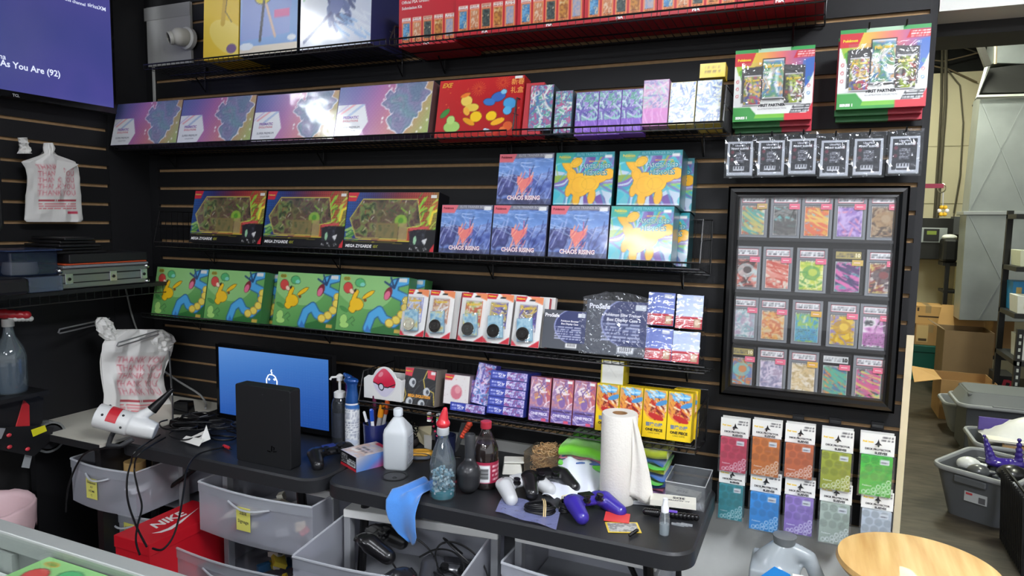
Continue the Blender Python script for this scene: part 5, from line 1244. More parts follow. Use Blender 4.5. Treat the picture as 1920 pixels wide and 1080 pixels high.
# alcohol jug
p = T(737, 880); r = empty('plastic_jug', (p[0], p[1] + .03, TZ), rz=.25); tag(r, 'square translucent white bottle half full of clear liquid', 'bottle')
jm = clear('eef3f6', .75, .25, .3, name='milky_plastic')
def sq(hw, z, rr=.3): return [(x, y, z) for x, y in rrect(-hw, hw, -hw, hw, hw * rr, 4)]
def loft(b, rings, m, cap0=True, cap1=True):
    n = len(rings[0]); vs = [v for q in rings for v in q]
    fs = [(k * n + i, k * n + (i + 1) % n, (k + 1) * n + (i + 1) % n, (k + 1) * n + i) for k in range(len(rings) - 1) for i in range(n)]
    if cap0: fs.append(tuple(range(n - 1, -1, -1)))
    if cap1: fs.append(tuple(range((len(rings) - 1) * n, len(rings) * n)))
    b.add(vs, fs, m)
H = .178; b = MB(); loft(b, [sq(.035, 0), sq(.040, .008), sq(.041, .115), sq(.038, .13), sq(.018, .163, .9), sq(.013, .168, 1), sq(.013, .172, 1)], jm); b.build('bottle', r, smooth=40)
b = MB(); loft(b, [sq(.037, .003), sq(.0385, .09)], clear('c4d4e0', .5, .1, .4)); b.build('liquid', r)
b = MB(); b.lathe([(.0155, .172), (.0155, .192), (.013, .195)], mat('dfe5ea', .4), n=20); b.build('cap', r, smooth=40)
b = MB(); b.box(.0415, .042, -.028, .028, .02, .11, PRINT, 'd8dce4'); cvj = CV(20, 30, 'dde2e8'); cvj.scrib(.1, .05, .9, .95, '7a8494', 5, 14, .7); b.grid(cvj, PRINT, lambda u, v: (.0424, -.028 + .056 * u, .11 - .09 * v)); b.build('label', r)

# gamepads --------------------------------------------------------------
def gamepad(label, px, py, main, grip, rz, tilt=(0, 0), scale=1.0, pad='101012', z=0.0, loc=None):
    p = T(px, py, TZ) if loc is None else loc
    r = empty('gamepad', (p[0], p[1], (TZ if loc is None else loc[2]) + z), rz=rz, rx=tilt[0], ry=tilt[1]); tag(r, label, 'gamepad'); r.scale = (scale,) * 3
    mm = mat(main, .3, coat=.35, name='gamepad_shell')
    b = MB()
    b.ball((-.048, .010, .031), .036, mm, sc=(1, .92, .55), n=20); b.ball((.048, .010, .031), .036, mm, sc=(1, .92, .55), n=20)
    for x in (-.03, -.015, 0, .015, .03): b.ball((x, .012, .030), .027, mm, sc=(1, .95, .55), n=16)
    for s in (-1, 1): b.caps((s * .058, .0, .030), (s * .072, -.056, .020), .026, .021, mm, n=18, steps=8)
    o = b.build('body', r); remesh(o, .0026, 8)
    dk = mat(pad, .35, coat=.2)
    for s in (-1, 1):
        b = MB(); b.lathe([(.013, .040), (.013, .045), (.006, .046), (.006, .052)], dk, n=18, c=(s * .025, -.012, 0)); b.lathe([(.0085, .052), (.0105, .053), (.0105, .057), (.008, .0575), (.006, .0565)], dk, n=18, c=(s * .025, -.012, 0)); b.build('thumbstick', r, smooth=40)
        b = MB(); b.box(s * .05 - .014, s * .05 + .014, .034, .046, .022, .034, dk); b.build('shoulder_button', r, bevel=.003)
    for dx, dy in ((0, .009), (0, -.009), (.009, 0), (-.009, 0)):
        b = MB(); b.lathe([(.004, .044), (.004, .0490), (.003, .0495)], mat('2a2a2e', .3), n=10, c=(.052 + dx, .014 + dy, 0)); b.build('button', r)
    b = MB(); b.box(-.052 - .011, -.052 + .011, .0105, .0175, .044, .0492, dk); b.box(-.052 - .0035, -.052 + .0035, .003, .025, .044, .0492, dk); b.build('direction_pad', r, bevel=.001)
    b = MB(); b.box(-.024, .024, .008, .033, .040, .0465, mat(grip, .3)); b.build('touchpad', r, bevel=.002)
    return r
gamepad('black gamepad with a blue light strip beside the small colourful box', 620, 862, '18191c', '2a3a80', 1.1, (.12, 0), scale=.95)
# small colourful box
A, B_, C_ = T(639, 869), T(668, 886), T(713, 862)
ang = math.atan2(B_[1] - A[1], B_[0] - A[0]); ww = math.hypot(*(B_ - A)[:2]); dd = math.hypot(*(C_ - B_)[:2])
r = empty('small_card_box', (A[0], A[1], TZ), rz=ang); tag(r, 'small box with black and red end and rainbow side between gamepad and jug', 'card box')
c = CV(26, 26, '16161a'); c.rect(0, .8, 1, 1, 'd02838'); c.scrib(.05, .12, .45, .75, 'c8c8c8', 3, 6, .7); c.rect(.45, .45, .95, .75, 'eef0f0'); c.put((c.U > .5) & (c.U < .9) & (c.V > .5) & (c.V < .7) & ((c.U * 40 % 1) < .5), '101010'); c.scrib(.5, .3, .95, .42, 'e0e0e0', 4, 1, .9)
b = MB(); hh = .048; b.box(0, ww, 0, dd, 0, hh, PRINT, '8090c0'); b.face(c, PRINT, 0, ww, 0, hh, -.0005)
c = CV(44, 26, w=1.7); c.grad(['d8d0c8', '8fa0c8', '5a88d0', 'b05a90', 'e06a50'], 30); b.grid(c, GLOSS, lambda u, v: (ww + .0005, dd * u, hh * (1 - v)))
c = CV(30, 44, w=.7); c.marble(['e8d8c0', 'c8c8d8', 'd8b8a8', 'f0ece8'], 4, 3); c.rect(.2, 0, .75, .14, 'd84050'); c.scrib(.2, .4, .8, .7, '606068', 3, 2); b.grid(c, GLOSS, lambda u, v: (ww * u, dd * (1 - v), hh + .0005)); b.build('carton', r)

# cables: many black cords on the left table
cb = mat('121214', .4, name='black_cord')
rc = random.Random(11)
def cable(name, pts, label, rr=.0028, m=None, n=8, cat='cable', grp=None, extra=None):
    b = MB(); b.tube([tuple(v) for v in spline(pts, 8)], rr, m or cb, n=6); o = b.build(name, smooth=60); tag(o, label, cat, grp); return o
for k in range(13):
    q = T(395 + rc.uniform(-75, 45), 800 + rc.uniform(-18, 14)); pts = []
    a = rc.uniform(0, 6.28)
    for i in range(9):
        a += rc.uniform(.4, 1.1) * (1 if k % 2 else -1); q = q + np.array([math.cos(a) * .055, math.sin(a) * .035, 0])
        q[0] = min(max(q[0], .50), .94); q[1] = min(max(q[1], -.49), -.10)
        pts.append((q[0], q[1], TZ + .004 + .006 * (k % 5) + rc.uniform(0, .006)))
    cable('tangled_cable', pts, 'tangled black cord in the heap left of the monitor', rc.choice([.0022, .003, .0036]), grp='tangled black cords left of the monitor')
# things under the cords: dark adapters
for (px, py, sx, sy, sz, rz, lab) in ((345, 775, .07, .05, .05, .3, 'black power adapter among the cords behind the bag'), (372, 790, .09, .045, .03, -.2, 'flat black power adapter among the cords beside the monitor'), (352, 800, .14, .05, .025, .1, 'long black power strip lying under the cords')):
    p = T(px, py); b = MB(); b.box(-sx / 2, sx / 2, -sy / 2, sy / 2, 0, sz, BLACKG, top=(.004, .004)); o = b.build('power_adapter', bevel=.003); place(o, (p[0], min(p[1], -.08), TZ + .001), rz=rz); tag(o, lab, 'power adapter')
# grey cables down the wall
gc = mat('8a8b88', .5, name='grey_cord')
cable('grey_cable', [atX(233, 530, .02), atX(240, 560, .02), atX(247, 590, .02), atX(256, 617, .02)], 'grey cord hanging down the black wall above the carrier bag', .004, gc, cat='cord')
cable('grey_cable', [tuple(atY(300, 690, -.02)), tuple(atY(330, 712, -.03)), tuple(atY(372, 738, -.05)), tuple(atY(385, 755, -.06)), (T(392, 768)[0], -.12, TZ + .01)], 'grey cord running diagonally across the slats to the cord heap', .0045, gc, cat='cord')
A = atY(317, 660, -.12); Bz = T(324, 800)
cable('stand_rod', [tuple(atY(317, 658, -.18)), tuple(atY(320, 700, -.18)), tuple(atY(323, 745, -.18)), tuple(T(324, 787))], 'thin grey metal rod standing upright right of the carrier bag', .0038, mat('77787a', .3, metal=.8), cat='rod')
# cords hanging over the left table edge
for i, pts in enumerate([[(300, 815), (255, 845), (245, 870), (238, 900), (240, 940), (255, 985), (275, 1025)], [(310, 820), (262, 850), (252, 880), (258, 915), (266, 950), (258, 985), (255, 1015), (262, 1040)], [(420, 838), (375, 850), (352, 875), (345, 915), (338, 960), (325, 1005), (305, 1030), (285, 1028)]]):
    P = []
    for j, (x, y) in enumerate(pts):
        if j < 2: P.append(tuple(T(x, y, TZ + .006)))
        else: P.append(tuple(atY(x, y, [-.60, -.66, -.74, -.80, -.84, -.86][min(j - 2, 5)])))
    cable('hanging_cable', P, ['black cord hanging from the left table, leftmost loop', 'black cord hanging from the left table, inner loop', 'black cord hanging over the red shoe box from beside the console'][i], .0032, cat='cord')
P = [tuple(T(232, 838, TZ + .01)), tuple(atX(170, 845, .44)), tuple(atY(145, 870, -.60)), tuple(atY(128, 915, -.60)), tuple(atY(124, 960, -.60))]
cable('hanging_cable', P, 'black cord dropping from the white heat gun beside the drawers', .0035, cat='cord')
# red plug
p = T(425, 842); r = empty('red_audio_plug', (p[0], p[1], TZ + .004), rz=-.3); tag(r, 'red cord plug with a metal tip lying left of the console', 'plug'); b = MB(); b.tube([(-.02, 0, .003), (0, 0, .004), (.018, 0, .004)], .0055, mat('d8303c', .4), n=10); b.build('sleeve', r); b = MB(); b.tube([(.018, 0, .004), (.034, 0, .003)], .0022, mat('c8a860', .2, metal=1.0), n=8); b.build('tip', r)
# folded paper
p = T(375, 830); b = MB(); pm_ = mat('eceae4', .7)
b.add([(-.05, -.03, .002), (.03, -.025, .002), (.045, .01, .012), (-.01, .03, .03), (-.055, .0, .004), (.01, .02, .055)], [(0, 1, 2, 3, 4), (2, 5, 3), (1, 2, 5)], pm_); b.add([(-.06, -.035, .001), (.05, -.04, .001), (.05, -.02, .022), (-.055, -.015, .014)], [(0, 1, 2, 3)], pm_)
o = b.build('paper_receipt'); place(o, (p[0], p[1], TZ + .006), rz=-.1); tag(o, 'crumpled white paper slip on the cords left of the console', 'paper'); o.modifiers.new('s', 'SOLIDIFY').thickness = .0006
# white heat gun
p = T(232, 835); r = empty('heat_gun', (p[0] - .02, p[1] + .03, TZ), rz=0); tag(r, 'white embossing heat gun with a red label and black nozzle, lying on the cords', 'heat gun'); r.scale = (.95,) * 3
wm = mat('e6e7e6', .3, coat=.3); P1, P2 = Vector((-.062, -.045, .100)), Vector((.060, .035, .050))
b = MB(); b.tube([tuple(P1 - (P2 - P1) * .16), tuple(P1 - (P2 - P1) * .12), tuple(P1), tuple(P1.lerp(P2, .55)), tuple(P1.lerp(P2, .62))], .045, wm, n=28); b.tube([tuple(P1.lerp(P2, .55)), tuple(P1.lerp(P2, 1.05)), tuple(P1.lerp(P2, 1.22))], .041, wm, n=28, r2=.031); b.caps(P1.lerp(P2, .7) + Vector((0, 0, .02)), P1.lerp(P2, .7) + Vector((.035, .05, .05)), .022, .018, wm, n=14); o = b.build('body', r); remesh(o, .003, 5)
b = MB(); a_ = P1.lerp(P2, .7) + Vector((.035, .05, .05)); b.tube([tuple(a_), tuple(a_ + Vector((.022, .028, .035))), tuple(a_ + Vector((.050, .055, .075)))], .020, mat('101012', .35), n=14, r2=.007); b.build('nozzle', r, smooth=60)
ax = (P2 - P1).normalized()
def wrapband(t0, t1, rad, a0, a1, m, nm):
    b = MB(); up = Vector((0, 0, 1)); sd = ax.cross(up).normalized(); up2 = sd.cross(ax); c0 = P1.lerp(P2, t0); c1 = P1.lerp(P2, t1); n = 12; vs = []
    for c_ in (c0, c1):
        for k in range(n + 1):
            a = a0 + (a1 - a0) * k / n; vs.append(tuple(c_ + (sd * math.cos(a) + up2 * math.sin(a)) * rad))
    b.add(vs, [(k, k + 1, n + 2 + k, n + 1 + k) for k in range(n)], m); return b
wrapband(.12, .36, .0466, .1, 2.3, mat('d02a38', .35, coat=.3), 0).build('red_label', r, smooth=60)
b = MB()
for t_, a_ in ((.02, .5), (.45, .9), (.50, -.1), (.02, 2.0)):
    up = Vector((0, 0, 1)); sd = ax.cross(up).normalized(); c_ = P1.lerp(P2, t_) + (sd * math.cos(a_) + sd.cross(ax) * math.sin(a_)) * .044; b = MB(); b.ball(tuple(c_), .005, BLACKP, n=8); b.build('screw', r)

b = MB(); b.tube([(-.05, -.03, .018), (-.01, -.07, .006), (.04, -.06, .008), (.07, -.03, .03)], .009, mat('3c3d40', .5), n=8); b.tube([(-.05, -.03, .018), (-.06, .0, .05)], .009, mat('3c3d40', .5), n=8); b.build('stand', r, smooth=60)

# right table ------------------------------------------------------------
# scissors handles, tape, toothbrushes, papers behind the spray bottle
p = T(785, 862); r = empty('scissors', (p[0], p[1], TZ + .001), rz=.3); tag(r, 'grey and yellow scissors lying behind the blue cloth', 'scissors')
for s, y in ((0, 0), (1, .045)):
    b = MB(); pts = [(.035 * math.cos(a), y + .017 * math.sin(a), .010) for a in np.linspace(0, 2 * math.pi, 20)[:-1]]; b.tube(pts, .0065, mat('4a4f58', .4) if s == 0 else mat('d8a038', .4), n=8, closed=True); b.tube([(.030 * math.cos(a), y + .0135 * math.sin(a), .012) for a in np.linspace(0, 2 * math.pi, 20)[:-1]], .004, mat('d8a038', .4), n=6, closed=True); b.build('handle', r, smooth=60)
b = MB(); b.box(.03, .14, .018, .028, .006, .008, CHROME); b.build('blade', r)
p = T(800, 835); b = MB(); b.add([(-.05, 0, .02), (.01, -.02, .0), (.035, -.03, .05), (.02, .0, .075), (-.06, .02, .055)], [(0, 1, 2, 3, 4)], mat('d8cda8', .7)); b.add([(.005, -.025, .0), (.04, -.035, .0), (.038, -.03, .05), (.0, -.02, .045)], [(0, 1, 2, 3)], mat('eceae2', .7)); o = b.build('paper_note'); o.modifiers.new('s', 'SOLIDIFY').thickness = .0008; place(o, (p[0], p[1], TZ)); tag(o, 'cream paper scraps standing behind the scissors', 'paper')
p = T(815, 862); r = empty('tool_cup', (p[0] + .03, p[1] + .02, TZ)); tag(r, 'dark navy cup behind the spray bottle holding toothbrushes', 'cup'); b = MB(); nm = mat('141a38', .4); b.lathe([(.030, 0), (.034, .085), (.036, .085), (.032, 0)], nm, n=22, caps=False); b.lathe([(.032, .001), (.001, .001)], nm, n=22, caps=False); b.build('cup', r, smooth=50)
cx_, cy_ = p[0] + .03, p[1] + .02
for i, (dx, col, col2, lab) in enumerate(((-.035, 'c83058', 'e05a90', 'toothbrush with a pink handle leaning left behind the spray bottle'), (-.008, '3a68c0', '6ab0a0', 'toothbrush with a blue green handle behind the spray bottle'))):
    r = empty('toothbrush', (cx_, cy_, TZ)); tag(r, lab, 'toothbrush', 'toothbrushes behind the spray bottle'); top = Vector((dx * 1.3, -.02, .148))
    b = MB(); b.caps((dx * .3, -.005, .01), top, .005, .004, mat(col, .3, coat=.3), n=8, steps=8); b.ball(tuple(top), .008, mat(col, .3), sc=(.9, .6, 1.9), n=10); b.build('handle', r, smooth=60)
    b = MB(); 
    for k in range(4): b.box(top.x - .0055, top.x + .0055, top.y - .016, top.y - .004, top.z - .014 + k * .008, top.z - .008 + k * .008, mat(['e8e8e0', col2, 'e0d860', 'e8e8e8'][k], .6))
    b.build('bristles', r)
r = empty('putty_knife', (cx_ + .03, cy_ + .0, TZ), ry=.0); tag(r, 'steel pliers like tool with an orange red handle leaning right of the spray bottle', 'hand tool'); b = MB(); b.prism([(.0, .03), (.012, .03), (.055, .14), (.03, .135)], 0, .004, CHROME); b.build('blade', r); b = MB(); b.caps((.035, -.004, .09), (.062, -.004, .135), .008, .011, mat('d84a30', .4), n=10); b.build('handle', r, smooth=60)
# chrome wire whisk-like thing right of the jug
p = T(772, 838); r = empty('key_ring_bundle', (p[0], p[1], TZ)); tag(r, 'bundle of shiny dark wire and keys right of the clear bottle', 'wire bundle'); b = MB()
for k in range(9): b.tube([(.022 * math.cos(a + k) * (1 - .05 * k), .015 * math.sin(a), .03 + .008 * k + .01 * math.cos(a * 2 + k)) for a in np.linspace(0, 6.28, 16)[:-1]], .0018, mat('3a3a3c', .2, metal=.9), n=5, closed=True)
b.build('wires', r); b = MB(); b.ball((0, 0, .02), .028, mat('241c1c', .6), sc=(1, .8, .8), n=12); b.build('pouch', r, smooth=60)
# clear spray bottle with blue beads and red nozzle
def sb_x(r):
    gl = clear('b8ccd4', .10, .03, 1.0)
    b = MB(); rr = random.Random(2)
    for k in range(170):
        a = rr.random() * 6.28; q = .027 * math.sqrt(rr.random()); b.ball((q * math.cos(a), q * math.sin(a), .014 + rr.random() * .06), .0042, mat(rr.choice(['a8c4cc', '7fa8b8', 'd0e0e4']), .15, coat=.5), n=6)
    o = b.build('beads', r); o['kind'] = 'stuff'
    b = MB(); b.lathe([(.026, .003), (.028, .006), (.028, .022)], clear('18a0b0', .7, .05, .5), n=22); b.build('liquid', r, smooth=50)
    b = MB(); b.lathe([(.0135, .168), (.0145, .170), (.0145, .186), (.012, .188)], mat('c8ccd0', .3), n=20); b.build('collar', r, smooth=40)
    b = MB(); rm = mat('e0303c', .3, coat=.5); b.ball((0, 0, .197), .017, rm, sc=(1, 1, .8), n=18); b.caps((0, 0, .205), (.005, .0, .236), .013, .006, rm, n=14, steps=5); o = b.build('nozzle', r); remesh(o, .002, 4)
bottle('spray_bottle', 830, 932, [(.028, 0), (.031, .004), (.031, .02), (.031, .085), (.0315, .09), (.029, .105), (.024, .125), (.016, .148), (.0125, .158), (.0125, .170)], clear('c4d4dc', .10, .03, 1.2), 'clear spray bottle with blue beads inside and a red nozzle', 'spray bottle', sb_x).scale = (1.22, 1.22, 1.12)
# blue cloth over the table edge
p0_ = T(768, 905); 
b = MB(); N = 26; vs = []
ex = T(772, 925)
def clothp(u, v):
    wd = [.060, .058, .072, .095, .085, .055, .03][0]
    ws = np.interp(v, [0, .22, .35, .5, .7, .88, 1], [.078, .074, .078, .105, .092, .066, .020])
    off = np.interp(v, [0, .3, .6, 1], [.005, .0, .002, .028])
    x = 1.672 + off + (u - .5) * ws
    s = v * .24
    yedge = -.537
    y = -.405 - s * 1.13 if s < .117 else yedge - .006 - .012 * math.sin(3.5 * (s - .117) / .12)
    z = TZ + .006 + (.014 * math.sin(u * 6 + 3 * v) ** 2) if s < .117 else TZ - (s - .117) * 1.0
    y += .006 * math.sin(u * 6 + v * 3) * (-1 if s > .117 else 0) - (.006 if s > .117 else 0)
    return (x, min(y, -.405), z)
vs = [clothp(a / N, c / N) for c in range(N + 1) for a in range(N + 1)]
b.add(vs, [(c * (N + 1) + a, c * (N + 1) + a + 1, (c + 1) * (N + 1) + a + 1, (c + 1) * (N + 1) + a) for c in range(N) for a in range(N)], mat('4a8ee0', .85, sheen=.5, noise=.08, nscale=300, bump=.4, bscale=900, name='microfibre'))
o = b.build('cleaning_cloth', smooth=180); o.modifiers.new('s', 'SOLIDIFY').thickness = .002; tag(o, 'bright blue cleaning cloth draped over the table edge', 'cloth')
# handheld vacuum / duster
p = T(866, 930); r = empty('handheld_blower', (p[0] + .006, p[1] + .03, TZ)); tag(r, 'dark grey handheld air blower with a red switch beside the spray bottle', 'air blower')
dg_ = mat('2c2d30', .35, coat=.2, noise=.1, nscale=100); b = MB(); b.caps((0, 0, .036), (0, 0, .062), .035, .037, dg_, n=20, steps=3); b.caps((0, .008, .07), (-.003, .012, .10), .024, .0165, dg_, n=16); o = b.build('body', r); remesh(o, .003, 5)
b = MB(); b.lathe([(.0155, .09), (.0145, .12), (.0165, .172), (.0150, .176), (.012, .150)], mat('3c3d40', .3, coat=.3), n=20, c=(-.003, .012, 0), caps=False); b.build('nozzle', r, smooth=50)
b = MB(); b.tube([(-.036, -.01, .034), (-.048, -.018, .034)], .007, mat('e03038', .35), n=10); b.build('switch', r); b = MB(); b.box(-.045, -.030, -.03, -.012, .042, .060, BLACKP); b.build('catch', r)
# cola bottle
def coke_x(r):
    b = MB(); b.lathe([(.0295, .004), (.0325, .012), (.0325, .1), (.031, .118), (.024, .135)], mat('1c0d0c', .12, coat=.6), n=24); b.build('cola', r, smooth=50)
    c = CV(60, 30, 'a82a48', w=2); c.rect(.42, .15, .62, .95, 'eceef0'); c.put((c.U > .44) & (c.U < .60) & (c.V > .3) & (c.V < .8) & ((c.V * 24 % 1) < .5), '202020'); c.scrib(.2, .1, .40, .9, 'e8b8c0', 3, 7, .8); c.scrib(.65, .1, .8, .9, 'e8b8c0', 4, 4, .8)
    b = MB(); b.grid(c, PRINT, lambda u, v: (.0345 * math.sin(u * 6.283 - 3.1), -.0345 * math.cos(u * 6.283 - 3.1), .085 - .062 * v)); b.build('wrap_label', r, smooth=60)
    b = MB(); b.lathe([(.0145, .178), (.0150, .18), (.0150, .197), (.013, .199)], mat('b83244', .35), n=24); b.build('cap', r, smooth=40)
bottle('soda_bottle', 910, 912, [(.028, 0), (.0335, .006), (.034, .02), (.034, .105), (.033, .12), (.026, .14), (.015, .165), (.0125, .172), (.0125, .18)], clear('8a7a78', .06, .02, 1.5), 'plastic cola bottle with a red cap and a crimson label', 'soda bottle', coke_x).scale = (1.14, 1.14, 1.03)
# white paper bundle
p = T(962, 885); b = MB(); b.box(-.035, .03, -.03, .03, 0, .035, mat('e4e2d8', .7, noise=.05, nscale=30, bump=.6, bscale=60), top=(.006, .006)); b.box(-.03, .035, -.028, .028, .036, .042, mat('dedcd2', .7)); o = b.build('tissue_packet', bevel=.004); place(o, (p[0], p[1], TZ + .001), rz=.4); tag(o, 'creased white paper packet between the cola bottle and the rubber bands', 'paper packet')
# rubber bands tub
A, B_ = T(982, 897), T(1032, 912)
r = empty('rubber_band_tub', (1.905, -.205, TZ)); tag(r, 'clear plastic tub heaped with tan rubber bands', 'tub'); tw, td, th = .115, .11, .075
b = MB(); cm = clear('e8e0d0', .04, .05, .4); 
b.box(0, .0015, 0, td, 0, th, cm); b.box(tw - .0015, tw, 0, td, 0, th, cm); b.box(0, tw, 0, .0015, 0, th, cm); b.box(0, tw, td - .0015, td, 0, th, cm); b.box(0, tw, 0, td, 0, .0015, cm); b.tube([(0, 0, th), (tw, 0, th), (tw, td, th), (0, td, th)], .002, cm, n=5, closed=True); b.build('tub', r)
rr = random.Random(6); b = MB()
for k in range(190):
    cx, cy = rr.uniform(.028, tw - .028), rr.uniform(.026, td - .026); cz = rr.uniform(.004, .07) + (.022 * (1 - ((cx - tw / 2) / (tw / 2)) ** 2) * (1 - ((cy - td / 2) / (td / 2)) ** 2) if rr.random() > .4 else 0)
    r1, r2, a0 = rr.uniform(.010, .024), rr.uniform(.008, .018), rr.random() * 3.14; tz = rr.uniform(-.4, .4)
    pts = []
    for a in np.linspace(0, 6.283, 11)[:-1]:
        u, v = r1 * math.cos(a), r2 * math.sin(a); pts.append((cx + u * math.cos(a0) - v * math.sin(a0), cy + u * math.sin(a0) + v * math.cos(a0), max(.004, cz + u * tz + .004 * math.sin(3 * a + k))))
    b.tube(pts, .0011, mat(rr.choice(['d8b080', 'c8a06e', 'e4c494', 'b89060']), .6), n=4, closed=True)
o = b.build('rubber_bands'); place(o, (1.905, -.205, TZ)); tag(o, 'heap of tan rubber bands filling the clear tub', 'rubber bands', kind='stuff')
# towels
def towel(x0, x1, y0, y1, z, h, col, label, fold=.0, rz=0.0, seed=0):
    rr = random.Random(seed); b = MB(); N = 14; m = mat(col, .95, sheen=.6, noise=.10, nscale=200, bump=.8, bscale=700, name='terry_cloth'); vs = []; w = x1 - x0; d = y1 - y0
    ph = [rr.uniform(0, 6) for _ in range(4)]; K = 12
    for i in range(N + 1):
        for k in range(K):
            a = 2 * math.pi * k / K; cx = math.copysign(abs(math.cos(a)) ** .35, math.cos(a)); sx = math.copysign(abs(math.sin(a)) ** .7, math.sin(a))
            u = i / N; wob = .004 * math.sin(7 * u + ph[0]) + .003 * math.sin(13 * u + ph[1])
            vs.append((x0 + w * u, y0 + d / 2 + d / 2 * cx + wob * (1 if cx < 0 else .5), z + h / 2 + h / 2 * sx + wob * .8 * (1 if sx > 0 else .2)))
    fs = [(i * K + k, i * K + (k + 1) % K, (i + 1) * K + (k + 1) % K, (i + 1) * K + k) for i in range(N) for k in range(K)] + [tuple(range(K)), tuple(range((N + 1) * K - 1, N * K - 1, -1))]
    b.add([(v[0] - x0, v[1] - y0, v[2] - z) for v in vs], fs, m); o = b.build('folded_towel', smooth=60, bevel=.0); place(o, (x0, y0, z), rz=rz); return tag(o, label, 'towel', 'stack of folded microfibre towels')
zz = TZ + .001
seqL = [('b05a8a', .010, 'pink towel at the foot of the left stack'), ('a8c828', .016, 'lime yellow towel low in the left stack'), ('d8e038', .016, 'yellow towel second from the bottom of the left stack'), ('62cc3a', .018, 'light green towel in the middle of the left stack'), ('3a68b8', .008, 'thin blue towel in the left stack'), ('d87a98', .008, 'thin pink towel right under the thick green one'), ('76d42c', .040, 'thick bright green folded towel on top of the left stack')]
z = zz
for i, (c_, h_, l_) in enumerate(seqL): towel(2.025 - .004 * (i % 2), 2.165, -.21 + .008 * (i % 3), -.05, z, h_, c_, l_, seed=i); z += h_ + .0008
towel(2.05, 2.165, -.15, -.045, z, .022, '5aa834', 'darker green towel crumpled on the very top left', seed=31)
seqR = [('8a4a9a', .008, 'purple towel at the bottom of the right stack'), ('d86a88', .008, 'pink towel near the bottom of the right stack'), ('3a68b8', .014, 'blue towel low in the right stack'), ('58c848', .010, 'green towel between the two lower blue ones'), ('3a70c0', .014, 'blue towel under the yellow one in the right stack'), ('c8d428', .018, 'yellow towel in the middle of the right stack'), ('5ad040', .012, 'bright green towel under the blue folded one'), ('3468b0', .012, 'blue towel folded near the top of the right stack'), ('a8b828', .030, 'olive yellow towel on top of the right stack')]
z = zz
for i, (c_, h_, l_) in enumerate(seqR): towel(2.20, 2.350 - .006 * (i % 2), -.19 + .006 * (i % 3), -.045, z, h_, c_, l_, seed=20 + i); z += h_ + .0008
# white cloth under the roll
b = MB(); N = 20
def wc(u, v):
    x = 2.02 + .15 * u; y = -.34 + .15 * v; return (x, y, TZ + .004 + .075 * (v ** 1.3) * (.6 + .4 * math.sin(3 * u + .4)) + .007 * math.sin(14 * u + 5 * v))
vs = [wc(a / N, c / N) for c in range(N + 1) for a in range(N + 1)]; b.add(vs, [(c * (N + 1) + a, c * (N + 1) + a + 1, (c + 1) * (N + 1) + a + 1, (c + 1) * (N + 1) + a) for c in range(N) for a in range(N)], mat('e6eaf6', .6, sheen=.2, bump=.2, bscale=20))
o = b.build('white_cloth', smooth=180); o.modifiers.new('s', 'SOLIDIFY').thickness = .0015; tag(o, 'crumpled white cloth heaped left of the paper towel roll', 'cloth')
# paper towel roll
p = T(1152, 945); rx_, ry_ = p[0], p[1] + .03; hR = .262
r = empty('paper_towel_roll', (rx_, ry_, TZ)); tag(r, 'tall white paper towel roll with a loose sheet, standing on the right table', 'paper towel roll')
tw_ = mat('e9e5dc', .85, bump=.7, bscale=160, noise=.03, nscale=60, name='paper_towel')
b = MB(); b.lathe([(.050, 0), (.052, .004), (.052, hR - .004), (.050, hR), (.022, hR), (.021, hR - .02), (.021, .02), (.021, 0)], tw_, n=48, caps=False); b.build('roll', r, smooth=50)
b = MB(); b.lathe([(.0215, hR - .001), (.0195, hR - .001), (.0195, 0)], mat('a07850', .8), n=30, caps=False); b.build('cardboard_core', r, smooth=50)
b = MB(); N = 16
def sheet(u, v):
    # leaves the roll on its right, corner hanging outwards
    w_ = u * (.012 + .062 * v)
    return (.040 + w_ * .95 + .006 * math.sin(3 * v), -.030 + w_ * .35 + .004 * math.sin(8 * u), hR - .004 - (hR - .035) * v - .03 * u * v)
vs = [sheet(a / N, c / N) for c in range(N + 1) for a in range(N + 1)]; b.add(vs, [(c * (N + 1) + a, c * (N + 1) + a + 1, (c + 1) * (N + 1) + a + 1, (c + 1) * (N + 1) + a) for c in range(N) for a in range(N)], tw_)
o = b.build('loose_sheet', r, smooth=180); o.modifiers.new('s', 'SOLIDIFY').thickness = .0006
# zip bag, cables, gamepads
b = MB(); N = 14; p = T(985, 955); zb_ = lambda u, v: ((u - .5) * .19 - .03 * (v - .5), (v - .5) * .12 - .03 * u, .002 + .004 * (math.sin(11 * u + 4 * v) + 1) * .5)
vs = [zb_(a / N, c / N) for c in range(N + 1) for a in range(N + 1)]; b.add(vs, [(c * (N + 1) + a, c * (N + 1) + a + 1, (c + 1) * (N + 1) + a + 1, (c + 1) * (N + 1) + a) for c in range(N) for a in range(N)], clear('a8b0e8', .45, .1, .6, bump=.6, bscale=30))
o = b.build('plastic_bag', smooth=180); place(o, (p[0] + .015, p[1], TZ + .001)); tag(o, 'bluish clear plastic bag lying flat under the gamepads', 'plastic bag')
gamepad('white gamepad with black buttons left of the black one', 975, 925, 'ccced0', 'c4c6c8', 1.0, (.12, 0), z=.004, scale=.95)
gamepad('black gamepad lying between the white and the purple one', 1022, 918, '1a1a1c', '101012', .8, (.22, 0), z=.012, scale=.95)
gamepad('shiny purple gamepad with a black centre in front of the white cloth', 1102, 960, '3a2c9c', '18181c', 1.0, (.12, .1), z=.002, scale=.95)
